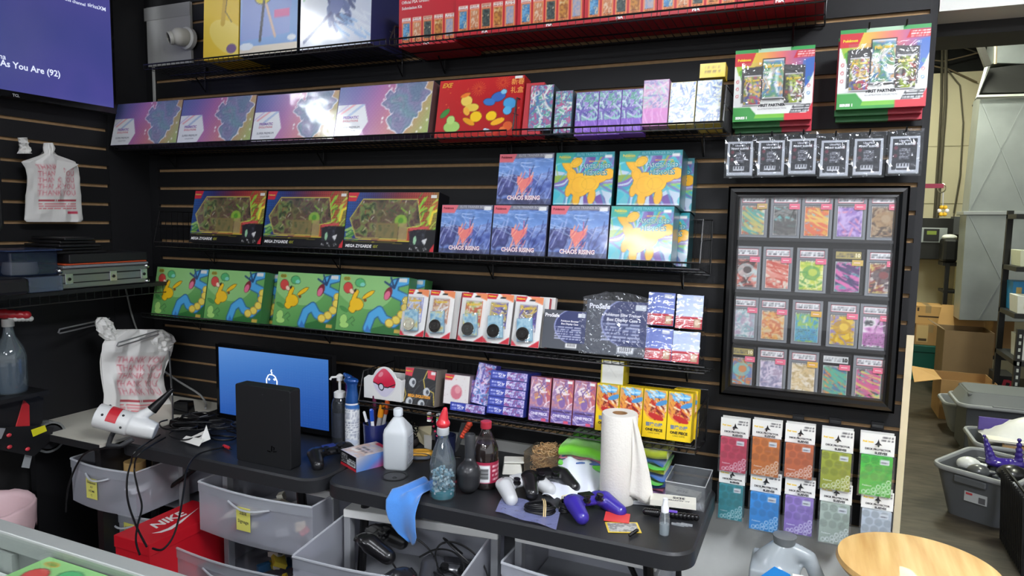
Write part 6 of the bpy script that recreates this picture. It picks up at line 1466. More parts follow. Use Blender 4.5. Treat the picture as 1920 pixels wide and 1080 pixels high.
def coil(px, py, R, n, label, band, rz=0.0, sy=.6, tilt=0.0, h=.004):
    p = T(px, py); r = empty('coiled_cable', (p[0], p[1], TZ + .004), rz=rz, rx=tilt); tag(r, label, 'cable'); b = MB()
    for k in range(n):
        q = R * (1 - .08 * (k % 3)); b.tube([(q * math.cos(a), q * sy * math.sin(a), .004 + h * k * .8 + .002 * math.sin(2 * a + k)) for a in np.linspace(0, 6.283, 22)[:-1]], .0032, cb, n=6, closed=True)
    b.build('cord', r, smooth=60); b = MB(); hz = .004 + h * n
    for d in (0, .005): b.tube([(.0 + d, R * sy * 1.2, 0), (.004 + d, R * sy * .9, hz), (.01 + d, 0, hz + .003), (.014 + d, -R * sy * .9, hz), (.014 + d, -R * sy * 1.2, 0)], .0018, mat(band, .6), n=5)
    b.build('rubber_band', r, smooth=60); b = MB(); b.box(R * .3, R * .3 + .016, -.004, .006, hz * .5, hz * .5 + .008, BLACKG); b.build('plug', r, bevel=.001); return r
coil(1012, 962, .042, 6, 'black cable coiled flat and held with a tan rubber band', 'd8c090', .25)
coil(1060, 962, .018, 6, 'small black cable bundle tied with a pale band beside the purple gamepad', 'e8dcc0', 1.4, .9, h=.006)
# cards on the table
p = T(1157, 972); b = MB(); b.box(-.034, .034, -.03, .03, 0, .0012, PRINT, 'e0443c'); o = b.build('red_card'); place(o, (p[0], p[1], TZ + .0025), rz=.18); tag(o, 'plain red card lying in front of the paper towel roll', 'card')
c = CV(44, 30, 'e8c81c', w=1.4); c.marble(['8a8c8c', 'c8c8c4', '6a6c6c', 'dcdcd8'], 5, 8, 1, (c.U > .07) & (c.U < .93) & (c.V > .09) & (c.V < .91))
p = T(1168, 990); b = MB(); b.box(-.044, .044, -.031, .031, 0, .0008, PRINT, 'e8c81c'); b.grid(c, FOIL, lambda u, v: (-.044 + .088 * u, .031 - .062 * v, .001)); o = b.build('trading_card'); place(o, (p[0], p[1], TZ + .001), rz=.42); tag(o, 'yellow bordered silver trading card half under the red card', 'card')
p = T(1188, 1004); b = MB(); b.caps((-.006, -.014, .006), (.004, .014, .008), .005, .005, BLACKG); b.ball((.006, .019, .007), .004, mat('8a8a90', .2, metal=.8), n=8); o = b.build('pen_tip_tool', smooth=60); place(o, (p[0], p[1], TZ)); tag(o, 'small black clip lying at the table edge below the yellow bordered card', 'clip')
# adapter box, black device, mini spray, screwdriver bits, acrylic tray, swatch case
A = T(1232, 962); r = empty('adapter_box', (A[0] - .02, A[1] - .005, TZ + .022), rz=.16); tag(r, 'white box lettered with adapter text resting on a black device', 'box')
b = MB(); b.box(0, .125, 0, .05, 0, .016, PRINT, 'e6e3d6'); P_ = lambda a, q: (.072 - a, .024 - q * 1.0, .0166); b.text('3DS', PRINT, '303034', lambda a, q: (.078 - a, .030 - q, .0166), w=.034, bold=.03); b.text('AC ADAPTER', PRINT, '404044', lambda a, q: (.078 - a, .012 - q, .0166), w=.06, bold=.03); b.build('carton', r)
r = empty('cable_device', (A[0] - .025, A[1] - .03, TZ + .002), rz=.12); tag(r, 'black elongated handheld device with a purple button under the white adapter box', 'electronic device'); b = MB(); b.caps((0, 0, .010), (.03, 0, .010), .010, .011, BLACKG, n=12); b.caps((.03, 0, .010), (.135, .004, .010), .010, .009, BLACKG, n=12, steps=10); b.build('body', r, smooth=60)
b = MB(); b.box(.055, .085, -.006, .006, .018, .0225, mat('5a34b0', .3, coat=.4)); b.build('button', r, bevel=.002)
def mini_x(r):
    b = MB(); b.lathe([(.0115, .004), (.0125, .006), (.0125, .032)], clear('dfe8ec', .35, .03, .8), n=18); b.build('liquid', r, smooth=50)
    b = MB(); b.lathe([(.010, .064), (.010, .078), (.007, .082), (.0065, .100), (.003, .102)], mat('eef0f2', .35, coat=.3), n=18); b.build('spray_head', r, smooth=40); b = MB(); b.tube([(0, 0, .064), (.002, 0, .008)], .0012, WHITEP, n=5); b.build('dip_tube', r)
bottle('mini_spray_bottle', 1245, 1004, [(.0115, 0), (.0135, .003), (.0135, .048), (.012, .056), (.009, .062), (.009, .066)], clear('d8e0e4', .12, .03, 1.2), 'mini clear spray bottle with a white head near the table corner', 'spray bottle', mini_x, n=20)
p = T(1275, 985); r = empty('clear_clips', (p[0], p[1], TZ)); tag(r, 'small clear plastic clips lying right of the mini spray bottle', 'clips')
for k in range(3): b = MB(); b.box(-.022 + .012 * k, .012 + .01 * k, -.006 + .005 * k, -.001 + .005 * k, 0, .005, clear('e8ecf0', .3, .03, 1.0)); b.build('clip', r)
A = T(1262, 925); r = empty('acrylic_tray', (2.362, -.245, TZ)); tag(r, 'open clear acrylic box at the right end of the table', 'acrylic box'); aw, ad, ah = .112, .15, .072; am = clear('c8ccd0', .14, .03, 1.0)
b = MB(); b.box(0, .003, 0, ad, 0, ah, am); b.box(aw - .003, aw, 0, ad, 0, ah, am); b.box(.003, aw - .003, 0, .003, 0, ah, am); b.box(.003, aw - .003, ad - .003, ad, 0, ah, am); b.box(.003, aw - .003, .003, ad - .003, 0, .003, am); b.tube([(0, 0, ah), (aw, 0, ah), (aw, ad, ah), (0, ad, ah)], .0016, clear('f0f2f4', .5, .05, .8), n=4, closed=True); b.build('tray', r)
p = T(1255, 918); r = empty('swatch_case', (2.272, -.285, TZ + .001), rz=.25, rx=.0); tag(r, 'flat grey case with rows of small coloured pads leaning on the acrylic box', 'swatch case'); b = MB(); b.box(0, .075, 0, .065, 0, .012, mat('9a9ca0', .35, coat=.3)); b.build('case', r, bevel=.001)
b = MB(); cols = ['c83a3a', 'e08a30', 'e0d040', '5ab850', '3a9ab0', '3a58b0', '8a4aa8', 'd05a90', '6a4a30', '2a2a2c']
for i in range(4):
    for j in range(8): b.box(.006 + .0082 * j, .0125 + .0082 * j, .006 + .0145 * i, .017 + .0145 * i, .012, .0135, PRINT, cols[(i * 3 + j) % 10] if i > 1 else ('3a3a3e' if (i + j) % 2 else 'b8babc'))
b.build('pads', r)
# ================================================================== LEFT WALL
def onX_P(px, py, X):
    c = atX(px, py, X); return lambda a, b: (X, c[1] + a, c[2] + b)
X_ = .10; pr_ = atX(221, 10, X_); pb = atX(209, 212, X_); y1 = (pr_[1] + pb[1]) / 2; z0 = pb[2]; y0 = y1 - 1.10; z1 = z0 + .63
r = empty('television', (0, 0, 0)); tag(r, 'large flat television on the left wall showing a blue and purple music screen', 'television')
b = MB(); b.box(.05, X_ - .004, y0, y1, z0, z1, BLACKP); b.box(.012, .05, y0 + .3, y1 - .3, z0 + .15, z1 - .15, BLACKP); b.box(X_ - .004, X_, y0, y1, z0, z0 + .022, BLACKG); b.box(X_ - .004, X_, y0, y1, z1 - .012, z1, BLACKG); b.box(X_ - .004, X_, y0, y0 + .010, z0 + .022, z1 - .012, BLACKG); b.box(X_ - .004, X_, y1 - .010, y1, z0 + .022, z1 - .012, BLACKG); b.build('housing', r)
c = CV(80, 46, '30386e', w=1.78); c.grad(['3a3f6c', '4a4a80', '5a4a9c', '5c48b0'], 8); c.grad(['5a50a4', '3c4c8c', '2c4a86', '3a4c98'], 80, None, .65); c.marble(['4a4890', '6a58a8', '3a4c88'], 3, 4, .35)
b = MB(); b.grid(c, emit_col(.55), lambda u, v: (X_ - .003, y0 + .010 + (y1 - y0 - .020) * u, z1 - .012 - (z1 - z0 - .034) * v)); b.build('screen', r)
em2 = emit('dfe6ff', .75, 'lit_text'); b = MB()
def tvt(t, pxr, py, h, **k):
    co, fs, size = text2d(t, k.get('bold', 0), 0, 2, 1.0); c_ = atX(pxr, py, X_ - .001); w_ = size[0] * h / size[1]
    b.text(t, em2, None, lambda a, q: (X_ - .001, c_[1] - w_ / 2 + a, c_[2] + q), h=h, **k)
tvt('Come As You Are (92)', 113, 141, .030, bold=.02); b.build('song_title', r)
for a_ in (('Nirvana', 11, 107, .018), ('siriusXM', 198, 18, .015), ('this channel', 160, 9, .012)): b = MB(); tvt(*a_, bold=.01); b.build('caption', r)
b = MB(); b.text('TCL', mat('b0b0b4', .4), None, (lambda c_: (lambda a, q: (X_ + .0005, c_[1] + a, c_[2] + q)))(atX(30, 179, X_)), h=.010, bold=.04); b.build('badge', r)

BAGM = pmat(.45, bump=.25, bscale=25, name='thin_white_plastic')
def bag(rows, X, label, seed, txt=True, amp=.012, thick=.03):
    cv = CV(84, 84, 'e6e4e0', w=.9)
    if txt:
        cv.rect(.18, .27, .88, .68, 'e6b4b8', .25)
        for k in range(5): cv.text('THANK YOU', .53, .31 + .08 * k, .68, .062, 'd2606e', .85)
        cv.scrib(.20, .70, .88, .745, 'b8404c', 2, 1, .8); cv.scrib(.20, .75, .88, .84, 'e0606c', 3, 3, .85); cv.rect(.70, .865, .90, .89, 'd83858')
    b = MB(); rr = np.random.RandomState(seed); fld = rr.rand(30, 30)
    ys = [q[0] for q in rows]
    def P(u, v, s=1):
        py = ys[0] + (ys[-1] - ys[0]) * v; xl = np.interp(py, ys, [q[1] for q in rows]); xr = np.interp(py, ys, [q[2] for q in rows])
        g = atX(xl + (xr - xl) * u, py, X); i, j = u * 9, v * 9
        n = fld[int(i), int(j)] * (1 - i % 1) * (1 - j % 1) + fld[int(i) + 1, int(j)] * (i % 1) * (1 - j % 1) + fld[int(i), int(j) + 1] * (1 - i % 1) * (j % 1) + fld[int(i) + 1, int(j) + 1] * (i % 1) * (j % 1)
        return (X + s * (thick * .5 * math.sin(math.pi * min(max(u, 0), 1)) ** .5) + amp * (n - .5) * 2 * (1 if s > 0 else .3), g[1], g[2])
    b.grid(cv, BAGM, lambda u, v: P(u, v, 1)); cw = CV(16, 20, 'dcdad6'); b.grid(cw, BAGM, lambda u, v: P(u, v, -1))
    return b
b = bag([(268, 82, 98), (278, 80, 103), (288, 82, 98), (296, 62, 122), (303, 40, 142), (316, 48, 148), (330, 50, 149), (400, 48, 154), (412, 46, 156), (416, 50, 152)], .07, '', 3, amp=.006)
r = empty('carrier_bag'); b.build('bag', r, smooth=180); tag(r, 'flat stack of white thank you carrier bags hanging beneath the television', 'carrier bag')
b = MB(); q = [tuple(atX(x, y, .088)) for x, y in ((107, 300), (148, 308), (124, 322), (121, 352), (98, 364))]; b.add(q, [(4, 3, 2, 1, 0)], mat('eceae6', .5)); b.build('folded_flap', r)
b = bag([(258, 35, 47), (268, 36, 52), (276, 37, 56), (288, 34, 58)], .06, '', 5, txt=False); o = b.build('torn_bag_handle', smooth=180); tag(o, 'torn scrap of white carrier bag on a hook under the television', 'bag scrap')
b = bag([(618, 225, 300), (632, 200, 318), (645, 192, 326), (665, 190, 322), (700, 192, 308), (720, 194, 304), (745, 196, 314), (765, 196, 320), (785, 195, 300), (800, 200, 280)], .20, '', 9, amp=.016, thick=.05)
r = empty('carrier_bag'); b.build('bag', r, smooth=180); tag(r, 'crumpled white carrier bags with red print hanging above the heat gun', 'carrier bag')
for rows, nm in (([(595, 182, 200), (605, 176, 212), (625, 184, 220), (638, 198, 216)], 'left_handle'), ([(618, 292, 306), (630, 282, 326), (640, 280, 330), (658, 295, 312)], 'right_handle')):
    bb_ = bag(rows, .21, '', 4, txt=False, amp=.01, thick=.02); bb_.build('bag_handle', r, smooth=180)
hm = mat('b8b8ba', .3, metal=.6, name='steel_rod')
for i, (A, B_) in enumerate(((atX(112, 623, .16), atX(205, 602, .03)), (atY(222, 648, -.42), atY(297, 625, -.16)))):
    A, B_ = Vector(A), Vector(B_); o_ = Vector((0, 0, .011)); b = MB(); b.tube([tuple(B_ + o_), tuple(A + o_), tuple(A + (A - B_).normalized() * .008), tuple(A - o_ * 0 - Vector((0, 0, .004))), tuple(B_ - Vector((0, 0, .004)))], .0032, hm, n=7)
    o = b.build('bag_hook', smooth=60); tag(o, ['long looped steel hook reaching out left of the crumpled bags', 'long looped steel hook crossing in front of the crumpled bags'][i], 'hook')

# shelf on the left wall with cases
r = empty('side_shelf'); tag(r, 'black shelf on the left wall carrying the aluminium case', 'shelf'); b = MB(); b.box(.002, .30, -1.3, -.03, 1.262, 1.276, BLACKP); b.build('board', r)
b = MB(); 
for k in range(40): b.tube([(.302, -1.3 + k * .0325, 1.265), (.302, -1.3 + k * .0325, 1.235)], .0012, WIRE, n=4)
b.tube([(.302, -1.3, 1.235), (.302, -.03, 1.235)], .002, WIRE, n=5); b.build('front_wires', r)
r = empty('aluminium_case', (0, 0, 0)); tag(r, 'aluminium case with black corners and latches on the left wall shelf', 'case'); al = mat('9a9c9c', .3, metal=.85, noise=.12, nscale=40, stretch=(1, .1, 4))
zc = 1.278; b = MB(); b.box(.02, .285, -.60, -.25, zc, zc + .072, al); b.build('shell', r, bevel=.004)
b = MB(); gm = mat('1a1a1c', .5)
b.box(.2852, .287, -.60, -.25, zc + .020, zc + .024, gm); b.box(.2852, .287, -.60, -.25, zc + .048, zc + .053, gm); b.build('black_seam', r)
for y in (-.57, -.40, -.27):
    b = MB(); b.box(.286, .291, y - .014, y + .014, zc + .018, zc + .056, mat('c8cacb', .2, metal=.9)); b.tube([(.291, y, zc + .036), (.294, y, zc + .036)], .006, BLACKG, n=10); b.build('latch', r, bevel=.001)
for y in (-.598, -.252):
    for z in (zc + .006, zc + .066): b = MB(); b.ball((.283, y, z), .011, CHROME, n=10); b.build('corner', r, smooth=60)
def sbox(name, x0, x1, y0_, y1_, z0_, z1_, m, label, cat, bev=.003, grp=None):
    b = MB(); b.box(x0, x1, y0_, y1_, z0_, z1_, m); o = b.build(name, bevel=bev); return tag(o, label, cat, grp)
z = zc + .0735
sbox('card_binder', .03, .285, -.585, -.245, z, z + .010, mat('7a7c80', .4), 'grey binder directly on top of the aluminium case', 'binder')
sbox('card_binder', .03, .283, -.580, -.250, z + .011, z + .016, mat('c8502a', .5), 'thin orange edged binder on the left wall shelf', 'binder')
sbox('card_binder', .04, .28, -.56, -.245, z + .017, z + .050, mat('18191b', .5), 'thick black binder above the orange edged one', 'binder')
for k in range(5): sbox('card_binder', .05 + .005 * k, .26 - .01 * (k % 2), -.60 + .01 * k, -.40 - .012 * k, z + .051 + .012 * k, z + .061 + .012 * k, mat('151517', .35), ['lowest', 'second', 'third', 'fourth', 'topmost'][k] + ' thin black folder in the heap on the left wall shelf', 'folder', grp='heap of thin black folders')
sbox('storage_tub', .10, .31, -.72, -.605, zc, zc + .052, clear('6a7890', .4, .15, .3), 'bluish see-through tub left of the aluminium case', 'tub')
r = empty('storage_bin'); tag(r, 'blue tinted clear bin holding a paper roll on the left shelf', 'bin'); b = MB(); b.box(.10, .28, -.76, -.60, zc + .054, zc + .14, clear('38486c', .22, .15, .3)); b.build('bin', r, bevel=.006); b = MB(); b.box(.10, .292, -.77, -.59, zc + .14, zc + .144, clear('4a5c88', .4, .15, .3)); b.build('rim', r)
b = MB(); b.lathe([(.05, zc + .057), (.055, zc + .065), (.05, zc + .10)], mat('a8a8a6', .6), c=(.2, -.68, 0), n=20); b.build('paper_roll', r, smooth=50)
sbox('black_case', .08, .34, -1.0, -.735, zc, zc + .055, BLACKP, 'black zip case at the left end of the wall shelf', 'case', .012)
A, Bq = atX(-40, 262, .22), atX(11, 436, .22); b = MB(); b.prism([(y, z) for y, z in rrect(A[1], Bq[1], Bq[2], A[2], .03)], .02, .22, mat('1a1b1d', .4), axis='x'); o = b.build('loudspeaker', bevel=.01); tag(o, 'tall dark rounded loudspeaker cut by the left edge of the photo', 'loudspeaker')
# spray bottle with red trigger, tape gun
P = atX(22, 735, .14); r = empty('trigger_spray_bottle', (P[0], P[1], P[2])); tag(r, 'clear spray bottle with bluish liquid and a red and white trigger', 'spray bottle')
b = MB(); b.lathe([(.045, 0), (.050, .008), (.050, .13), (.042, .16), (.020, .20), (.015, .225), (.015, .24)], clear('a8b8c0', .2, .06, .8), n=24); b.build('bottle', r, smooth=50); b = MB(); b.lathe([(.047, .004), (.048, .11)], clear('2a4a6a', .6, .1, .4), n=24); b.build('liquid', r, smooth=50)
b = MB(); b.lathe([(.019, .235), (.019, .262)], mat('a8a8a4', .4), n=18); b.build('collar', r, smooth=50)
b = MB(); rm_ = mat('b0222c', .35, coat=.3); b.caps((-.03, -.04, .285), (.03, .045, .272), .020, .016, rm_, n=12); b.caps((-.02, -.03, .27), (-.03, -.045, .21), .012, .007, rm_, n=10); o = b.build('trigger', r); remesh(o, .003, 3); b = MB(); b.caps((.005, .01, .262), (.036, .055, .258), .012, .010, mat('d8d8d4', .4), n=10); b.build('nozzle', r, smooth=60)
# its stand
b = MB(); b.box(.06, .22, P[1] - .12, P[1] + .08, P[2] - .016, P[2] - .001, BLACKP); b.box(.002, .06, P[1] - .05, P[1] + .02, P[2] - .016, P[2] - .001, BLACKP); o = b.build('wall_bracket_tray'); tag(o, 'small black bracket tray under the red trigger spray bottle', 'bracket')
P = atX(60, 830, .16); r = empty('tape_dispenser', (P[0], P[1], P[2])); tag(r, 'black and red hand tape dispenser with a yellow warning sticker', 'tape dispenser')
def wp(px, py, X): return tuple(atX(px, py, X) - np.array([P[0], P[1], P[2]]))
b = MB()
def plate(pts, X0, X1, m, nm, bev=.002):
    b = MB(); q0 = [wp(x, y, X0) for x, y in pts]; q1 = [(X1 - P[0], a[1], a[2]) for a in q0]; n = len(q0)
    q0 = [(X0 - P[0], a[1], a[2]) for a in q0]
    b.add(q0 + q1, [tuple(range(n)), tuple(range(2 * n - 1, n - 1, -1))] + [(i, (i + 1) % n, (i + 1) % n + n, i + n) for i in range(n)], m); b.build(nm, r, bevel=bev)
plate([(-20, 740), (74, 744), (72, 790), (64, 800), (30, 800), (-20, 800)], .15, .17, mat('161618', .4), 'upper_frame')
plate([(-10, 800), (62, 796), (88, 800), (84, 822), (52, 852), (2, 842), (-20, 838)], .155, .19, mat('18181a', .35), 'frame')
plate([(44, 752), (52, 760), (53, 800), (30, 800)], .172, .178, mat('c02a30', .35, coat=.3), 'red_blade_guard')
plate([(58, 806), (84, 797), (88, 808), (62, 819)], .191, .1915, PRINT if 0 else mat('e0d820', .5), 'yellow_sticker', 0)
plate([(-8, 802), (10, 803), (2, 822), (-10, 828)], .191, .193, mat('b8bcc0', .3, metal=.5), 'metal_plate', 0)
for x, y in ((17, 816), (18, 838), (52, 842)): b = MB(); q = wp(x, y, .194); b.ball(q, .009, mat('d03a44', .35, coat=.3), sc=(.5, 1, .8), n=10); b.build('knob', r, smooth=60)
b = MB(); q = wp(88, 818, .15); M = Matrix.Translation(q) @ Matrix.Rotation(math.pi / 2, 4, 'Y'); b.lathe([(.058, -.022), (.058, .022), (.050, .022), (.050, -.022), (.058, -.022)], clear('b0b4b4', .3, .08, .8), n=36, M=M, caps=False); b.lathe([(.050, -.02), (.044, -.02), (.044, .02), (.050, .02)], mat('2a2b2e', .3), n=30, M=M, caps=True); b.build('tape_roll', r, smooth=50)
plate([(54, 838), (62, 842), (54, 878), (40, 876), (48, 848)], .17, .173, clear('c8ccce', .5, .1, .5), 'tape_tail', 0)
# hook board carrying the dispenser
b = MB(); b.tube([(.0, P[1] + .02, P[2] + .09), (.155, P[1] + .02, P[2] + .09)], .004, hm, n=6); o = b.build('wall_peg'); tag(o, 'short steel peg on the left wall carrying the tape dispenser', 'peg')
# red waste bin with liner
r = empty('waste_bin', (.105, -.79, 0)); tag(r, 'dark red waste bin with a pale pink liner at the far left', 'waste bin')
b = MB(); b.lathe([(.115, 0), (.118, .006), (.150, .50), (.147, .50), (.112, .01), (.001, .01)], mat('9a1a30', .4, coat=.2), n=36, caps=False); b.build('bin', r, smooth=40)
b = MB(); N = 48; vs = []; prf = [(.1535, .43), (.1545, .47), (.156, .515), (.150, .525), (.140, .50), (.125, .40), (.11, .25)]
rr = random.Random(8); jit = [[rr.uniform(-.006, .006) for _ in range(N)] for _ in prf]
for j, (q, z) in enumerate(prf):
    for k in range(N): a = 2 * math.pi * k / N; vs.append(((q + jit[j][k] * .3) * math.cos(a), (q + jit[j][k] * .3) * math.sin(a), z + (jit[j][k] * 3 if j == 0 else jit[j][k] * .5)))
b.add(vs, [(j * N + k, j * N + (k + 1) % N, (j + 1) * N + (k + 1) % N, (j + 1) * N + k) for j in range(len(prf) - 1) for k in range(N)], mat('e6c4c8', .4, coat=.2, bump=.5, bscale=40)); o = b.build('liner', r, smooth=180)
# security camera board
A, Bq = atY(277, 16, -.004), atY(362, 118, -.004); b = MB(); b.box(A[0], Bq[0], -.012, -.001, Bq[2], A[2], mat('b4b4b2', .7, noise=.03)); b.box(A[0] - .012, Bq[0], -.014, -.012, A[2] - .055, A[2] - .002, mat('a8a8a6', .6)); b.box(A[0] + .016, A[0] + .028, -.006, -.001, A[2] - .42, Bq[2], mat('c0c0bc', .6)); o = b.build('white_board'); tag(o, 'grey white board behind the security camera at the top left', 'board')
Q = atY(337, 68, -.06); r = empty('security_camera', (Q[0], -.013, Q[2])); tag(r, 'white dome security camera with a black lens at the top left', 'security camera')
b = MB(); M = Matrix.Rotation(math.pi / 2, 4, 'X'); b.lathe([(.045, 0), (.045, .018), (.036, .026)], WHITEP, n=28, M=M); b.build('base', r, smooth=40); b = MB(); b.caps((0, -.028, 0), (-.004, -.045, -.002), .037, .037, mat('d8d6cc', .35, coat=.3), n=24, steps=3); o = b.build('housing', r); remesh(o, .0025, 4)
dv = Vector((-.55, -1, -.30)).normalized(); R_ = dv.to_track_quat('Z', 'Y').to_matrix().to_4x4(); M = Matrix.Translation((-.018, -.070, -.010)) @ R_; b = MB(); b.lathe([(.028, 0), (.026, .012), (.023, .014), (.023, .010), (.001, .010)], mat('d0cec4', .35), n=26, M=M, caps=False); b.lathe([(.0225, .0105), (.001, .0108)], BLACKG, n=26, M=M, caps=False); b.build('lens', r, smooth=40)

# ================================================================== UNDER THE TABLES
MILK = clear('e2e4f0', .36, .22, .45, name='frosted_plastic')
MILKW = clear('dfe2e8', .62, .25, .4, name='frosted_white_plastic')
def drawer(cart_, x0, x1, y0_, y1_, zb, zt, label, note=None, rz=0.0, bow=.02, origin=None):
    w, d, h = x1 - x0, y1_ - y0_, zt - zb
    b = MB(); N = 10; f = [(w * i / N, -bow * math.sin(math.pi * i / N)) for i in range(N + 1)]
    def wall(pts, t=.0025, m=MILK, z0_=0, z1_=h):
        n = len(pts); vs = [(a, q, z0_) for a, q in pts] + [(a, q, z1_) for a, q in pts]; b.add(vs, [(i, i + 1, n + i + 1, n + i) for i in range(n - 1)], m)
    wall(f); wall([(0, 0), (0, d), (w, d), (w, 0)]); b.add([(0, 0, .002), (w, 0, .002), (w, d, .002), (0, d, .002)], [(0, 1, 2, 3)], MILK); r = b.build('drawer', smooth=40); r['label'] = label
    bpy.context.view_layer.update(); r.parent = cart_; r.matrix_local = cart_.matrix_world.inverted() @ (Matrix.Translation((x0, y0_, zb)) @ Matrix.Rotation(rz, 4, 'Z'))
    b = MB(); b.tube([(a, q - .002, h - .002) for a, q in f], .004, MILKW, n=6); n = len(f)
    vs = [(a, q - .0035, h - .034) for a, q in f] + [(a, q - .0035, h) for a, q in f]; b.add(vs, [(i, i + 1, n + i + 1, n + i) for i in range(n - 1)], clear('d4d8e0', .35, .2, .5)); b.tube([(0, 0, h), (0, d, h)], .003, MILKW, n=5); b.tube([(w, 0, h), (w, d, h)], .003, MILKW, n=5); b.build('rim', r, smooth=60)
    b = MB(); hp = [(w * (.32 + .36 * i / 8), -bow - .016 * math.sin(math.pi * i / 8) - .002, h - .034 - .012 * math.sin(math.pi * i / 8)) for i in range(9)]; b.tube(hp, .004, MILKW, n=6); b.build('handle', r, smooth=60)
    if note:
        u, v, s, lines = note; b = MB(); xx = w * u; yy = -bow * math.sin(math.pi * u) - .006; zz = h * v; b.box(xx - s * .45, xx + s * .45, yy, yy + .0008, zz - s * .6, zz + s * .6, PRINT, 'e4e070')
        for k, t in enumerate(lines): b.ftext(t, PRINT, '3a3a3c', xx, zz + s * .40 - s * (.95 / len(lines)) * k - .004, yy - .0006, w=s * .7 * min(1, len(t) / 6), bold=.01, rot=-.04)
        b.build('sticky_note', r)
    return r
def stuff_in(r_, n, cols, seed, x0, x1, y0_, y1_, z0_, hmax, what='small part', grp='odds and ends in a drawer'):
    rr = random.Random(seed)
    for k in range(n):
        b = MB(); sx, sy, sz = rr.uniform(.02, .09), rr.uniform(.015, .05), rr.uniform(.004, .03); m = mat(rr.choice(cols), .4)
        b.box(-sx / 2, sx / 2, -sy / 2, sy / 2, 0, sz, m); o = b.build('loose_item', bevel=.002); place(o, (rr.uniform(x0, x1), rr.uniform(y0_, y1_), z0_ + rr.random() * hmax), rz=rr.uniform(0, 3), rx=rr.uniform(-.5, .5)); tag(o, what, 'loose item', grp)
def cart(x0, x1, y0_, y1_, z1_, label, m=WHITEP, rz=0.0):
    r = empty('drawer_cart', (x0, y0_, 0), rz=rz); tag(r, label, 'drawer unit'); w, d = x1 - x0, y1_ - y0_
    b = MB(); b.box(0, w, 0, d, z1_ - .012, z1_, m); b.box(0, w, -.004, .008, z1_ - .026, z1_, m); b.build('top', r, bevel=.004)
    for a in (0, w - .022):
        for q in (0, d - .03): b = MB(); b.box(a, a + .022, q, q + .03, 0, z1_ - .012, mat('8e9094', .5)); b.build('post', r, bevel=.002)
    for z in (.04, z1_ * .36, z1_ * .68): b = MB(); b.box(0, w, .0, d, z - .008, z, mat('8e9094', .5)); b.build('rail', r)
    return r
GREYW = mat('b8aeb2', .45)
CT1 = cart(.27, .62, -.40, -.06, .680, 'pale grey drawer unit under the far left of the table', mat('a8a4aa', .45))
drawer(CT1, .262, .60, -.575, -.20, .495, .655, 'open frosted drawer with a yellow note, far left under the table', (.42, .48, .062, ['Disposed', 'AV', 'HDMI', 'C']))
drawer(CT1, .29, .61, -.50, -.12, .29, .455, 'lower frosted drawer half hidden behind the red shoe box', (.62, .62, .06, ['AC Adapters', 'HDMI', 'Memory', 'Cards', 'Trays']))
stuff_in(None, 14, ['3a4a90', 'f0f0ec', '8a4a58', 'd8d8d4', '3a3a40'], 3, .32, .55, -.52, -.3, .50, .05, 'small loose item inside the open far left drawer', 'loose items in the far left drawer')
b = MB(); b.lathe([(.035, 0), (.037, .002), (.037, .036), (.035, .038)], mat('c8a468', .6), n=24, c=(0, 0, 0)); o = b.build('tape_roll', smooth=40); place(o, (.46, -.47, .605)); tag(o, 'roll of tan tape on top of the items in the far left drawer', 'tape roll')
CT1 = cart(.86, 1.34, -.44, -.06, .668, 'white drawer unit under the left table behind the note marked drawers')
drawer(CT1, .855, 1.335, -.535, -.10, .485, .655, 'frosted drawer with the note reading Sale Signage', (.46, .52, .065, ['Sale', 'Signage']))
drawer(CT1, .80, 1.30, -.60, -.14, .27, .445 + .0, 'lower frosted drawer with the note reading Office', (.46, .5, .06, ['Office', 'Supplies']))
stuff_in(None, 12, ['e0dcc8', 'e8e4d0', 'c83a3a', '4a5a90', 'd8c8a0', 'b8b8b8'], 5, .90, 1.28, -.5, -.3, .49, .07, 'paper or plastic item inside the sale signage drawer', 'items in the sale signage drawer')
stuff_in(None, 14, ['3a80c0', 'd8c038', '404048', 'e0e0d8', '2a5a80'], 6, .86, 1.25, -.56, -.3, .275, .10, 'office item inside the lower frosted drawer', 'items in the office drawer')
b = MB(); b.add([(0, 0, 0), (.15, .03, .03), (.16, .12, .05), (.01, .09, .02)], [(0, 1, 2, 3)], mat('e6e2d2', .6)); o = b.build('price_card'); o.modifiers.new('s', 'SOLIDIFY').thickness = .001; place(o, (.93, -.52, .53), rz=.1); tag(o, 'slanted cream price card seen through the sale signage drawer', 'card')
CT1 = cart(1.43, 1.93, -.505, -.08, .655, 'white drawer unit under the right table with its drawer pulled far out', WHITEP, rz=.13)
drawer(CT1, 1.45, 1.93, -.755, -.33, .43, .622, 'deep open frosted drawer full of black gamepads', None, rz=.13)
for i, (x, y, z, mn, g2, rz_, lab) in enumerate(((1.57, -.55, .545, '0e0e10', '101012', 1.9, 'glossy black gamepad at the left inside the deep drawer'), (1.78, -.68, .50, '1c1c20', 'c03040', -.5, 'black gamepad with a red accent in front inside the deep drawer'), (1.60, -.70, .465, '121214', '1c1c1e', 2.6, 'black gamepad low at the front left inside the deep drawer'), (1.80, -.50, .48, '3a3b40', '202024', .6, 'dark grey gamepad at the right inside the deep drawer'))):
    gamepad(lab, 0, 0, mn, g2, rz_, (.3, .2), loc=(x, y, z + .03), scale=1.1)
for k in range(7):
    a0 = rc.uniform(0, 6); cx, cy = rc.uniform(1.62, 1.85), rc.uniform(-.58, -.45); q = rc.uniform(.05, .09)
    cable('cable_loop', [(cx + q * math.cos(a0 + t), cy + q * .6 * math.sin(a0 + t), .50 + .05 * math.sin(t + k) + .012 * k) for t in np.linspace(0, 5, 9)], 'black cable looping among the gamepads in the deep drawer', .0028, grp='black cables in the deep drawer')
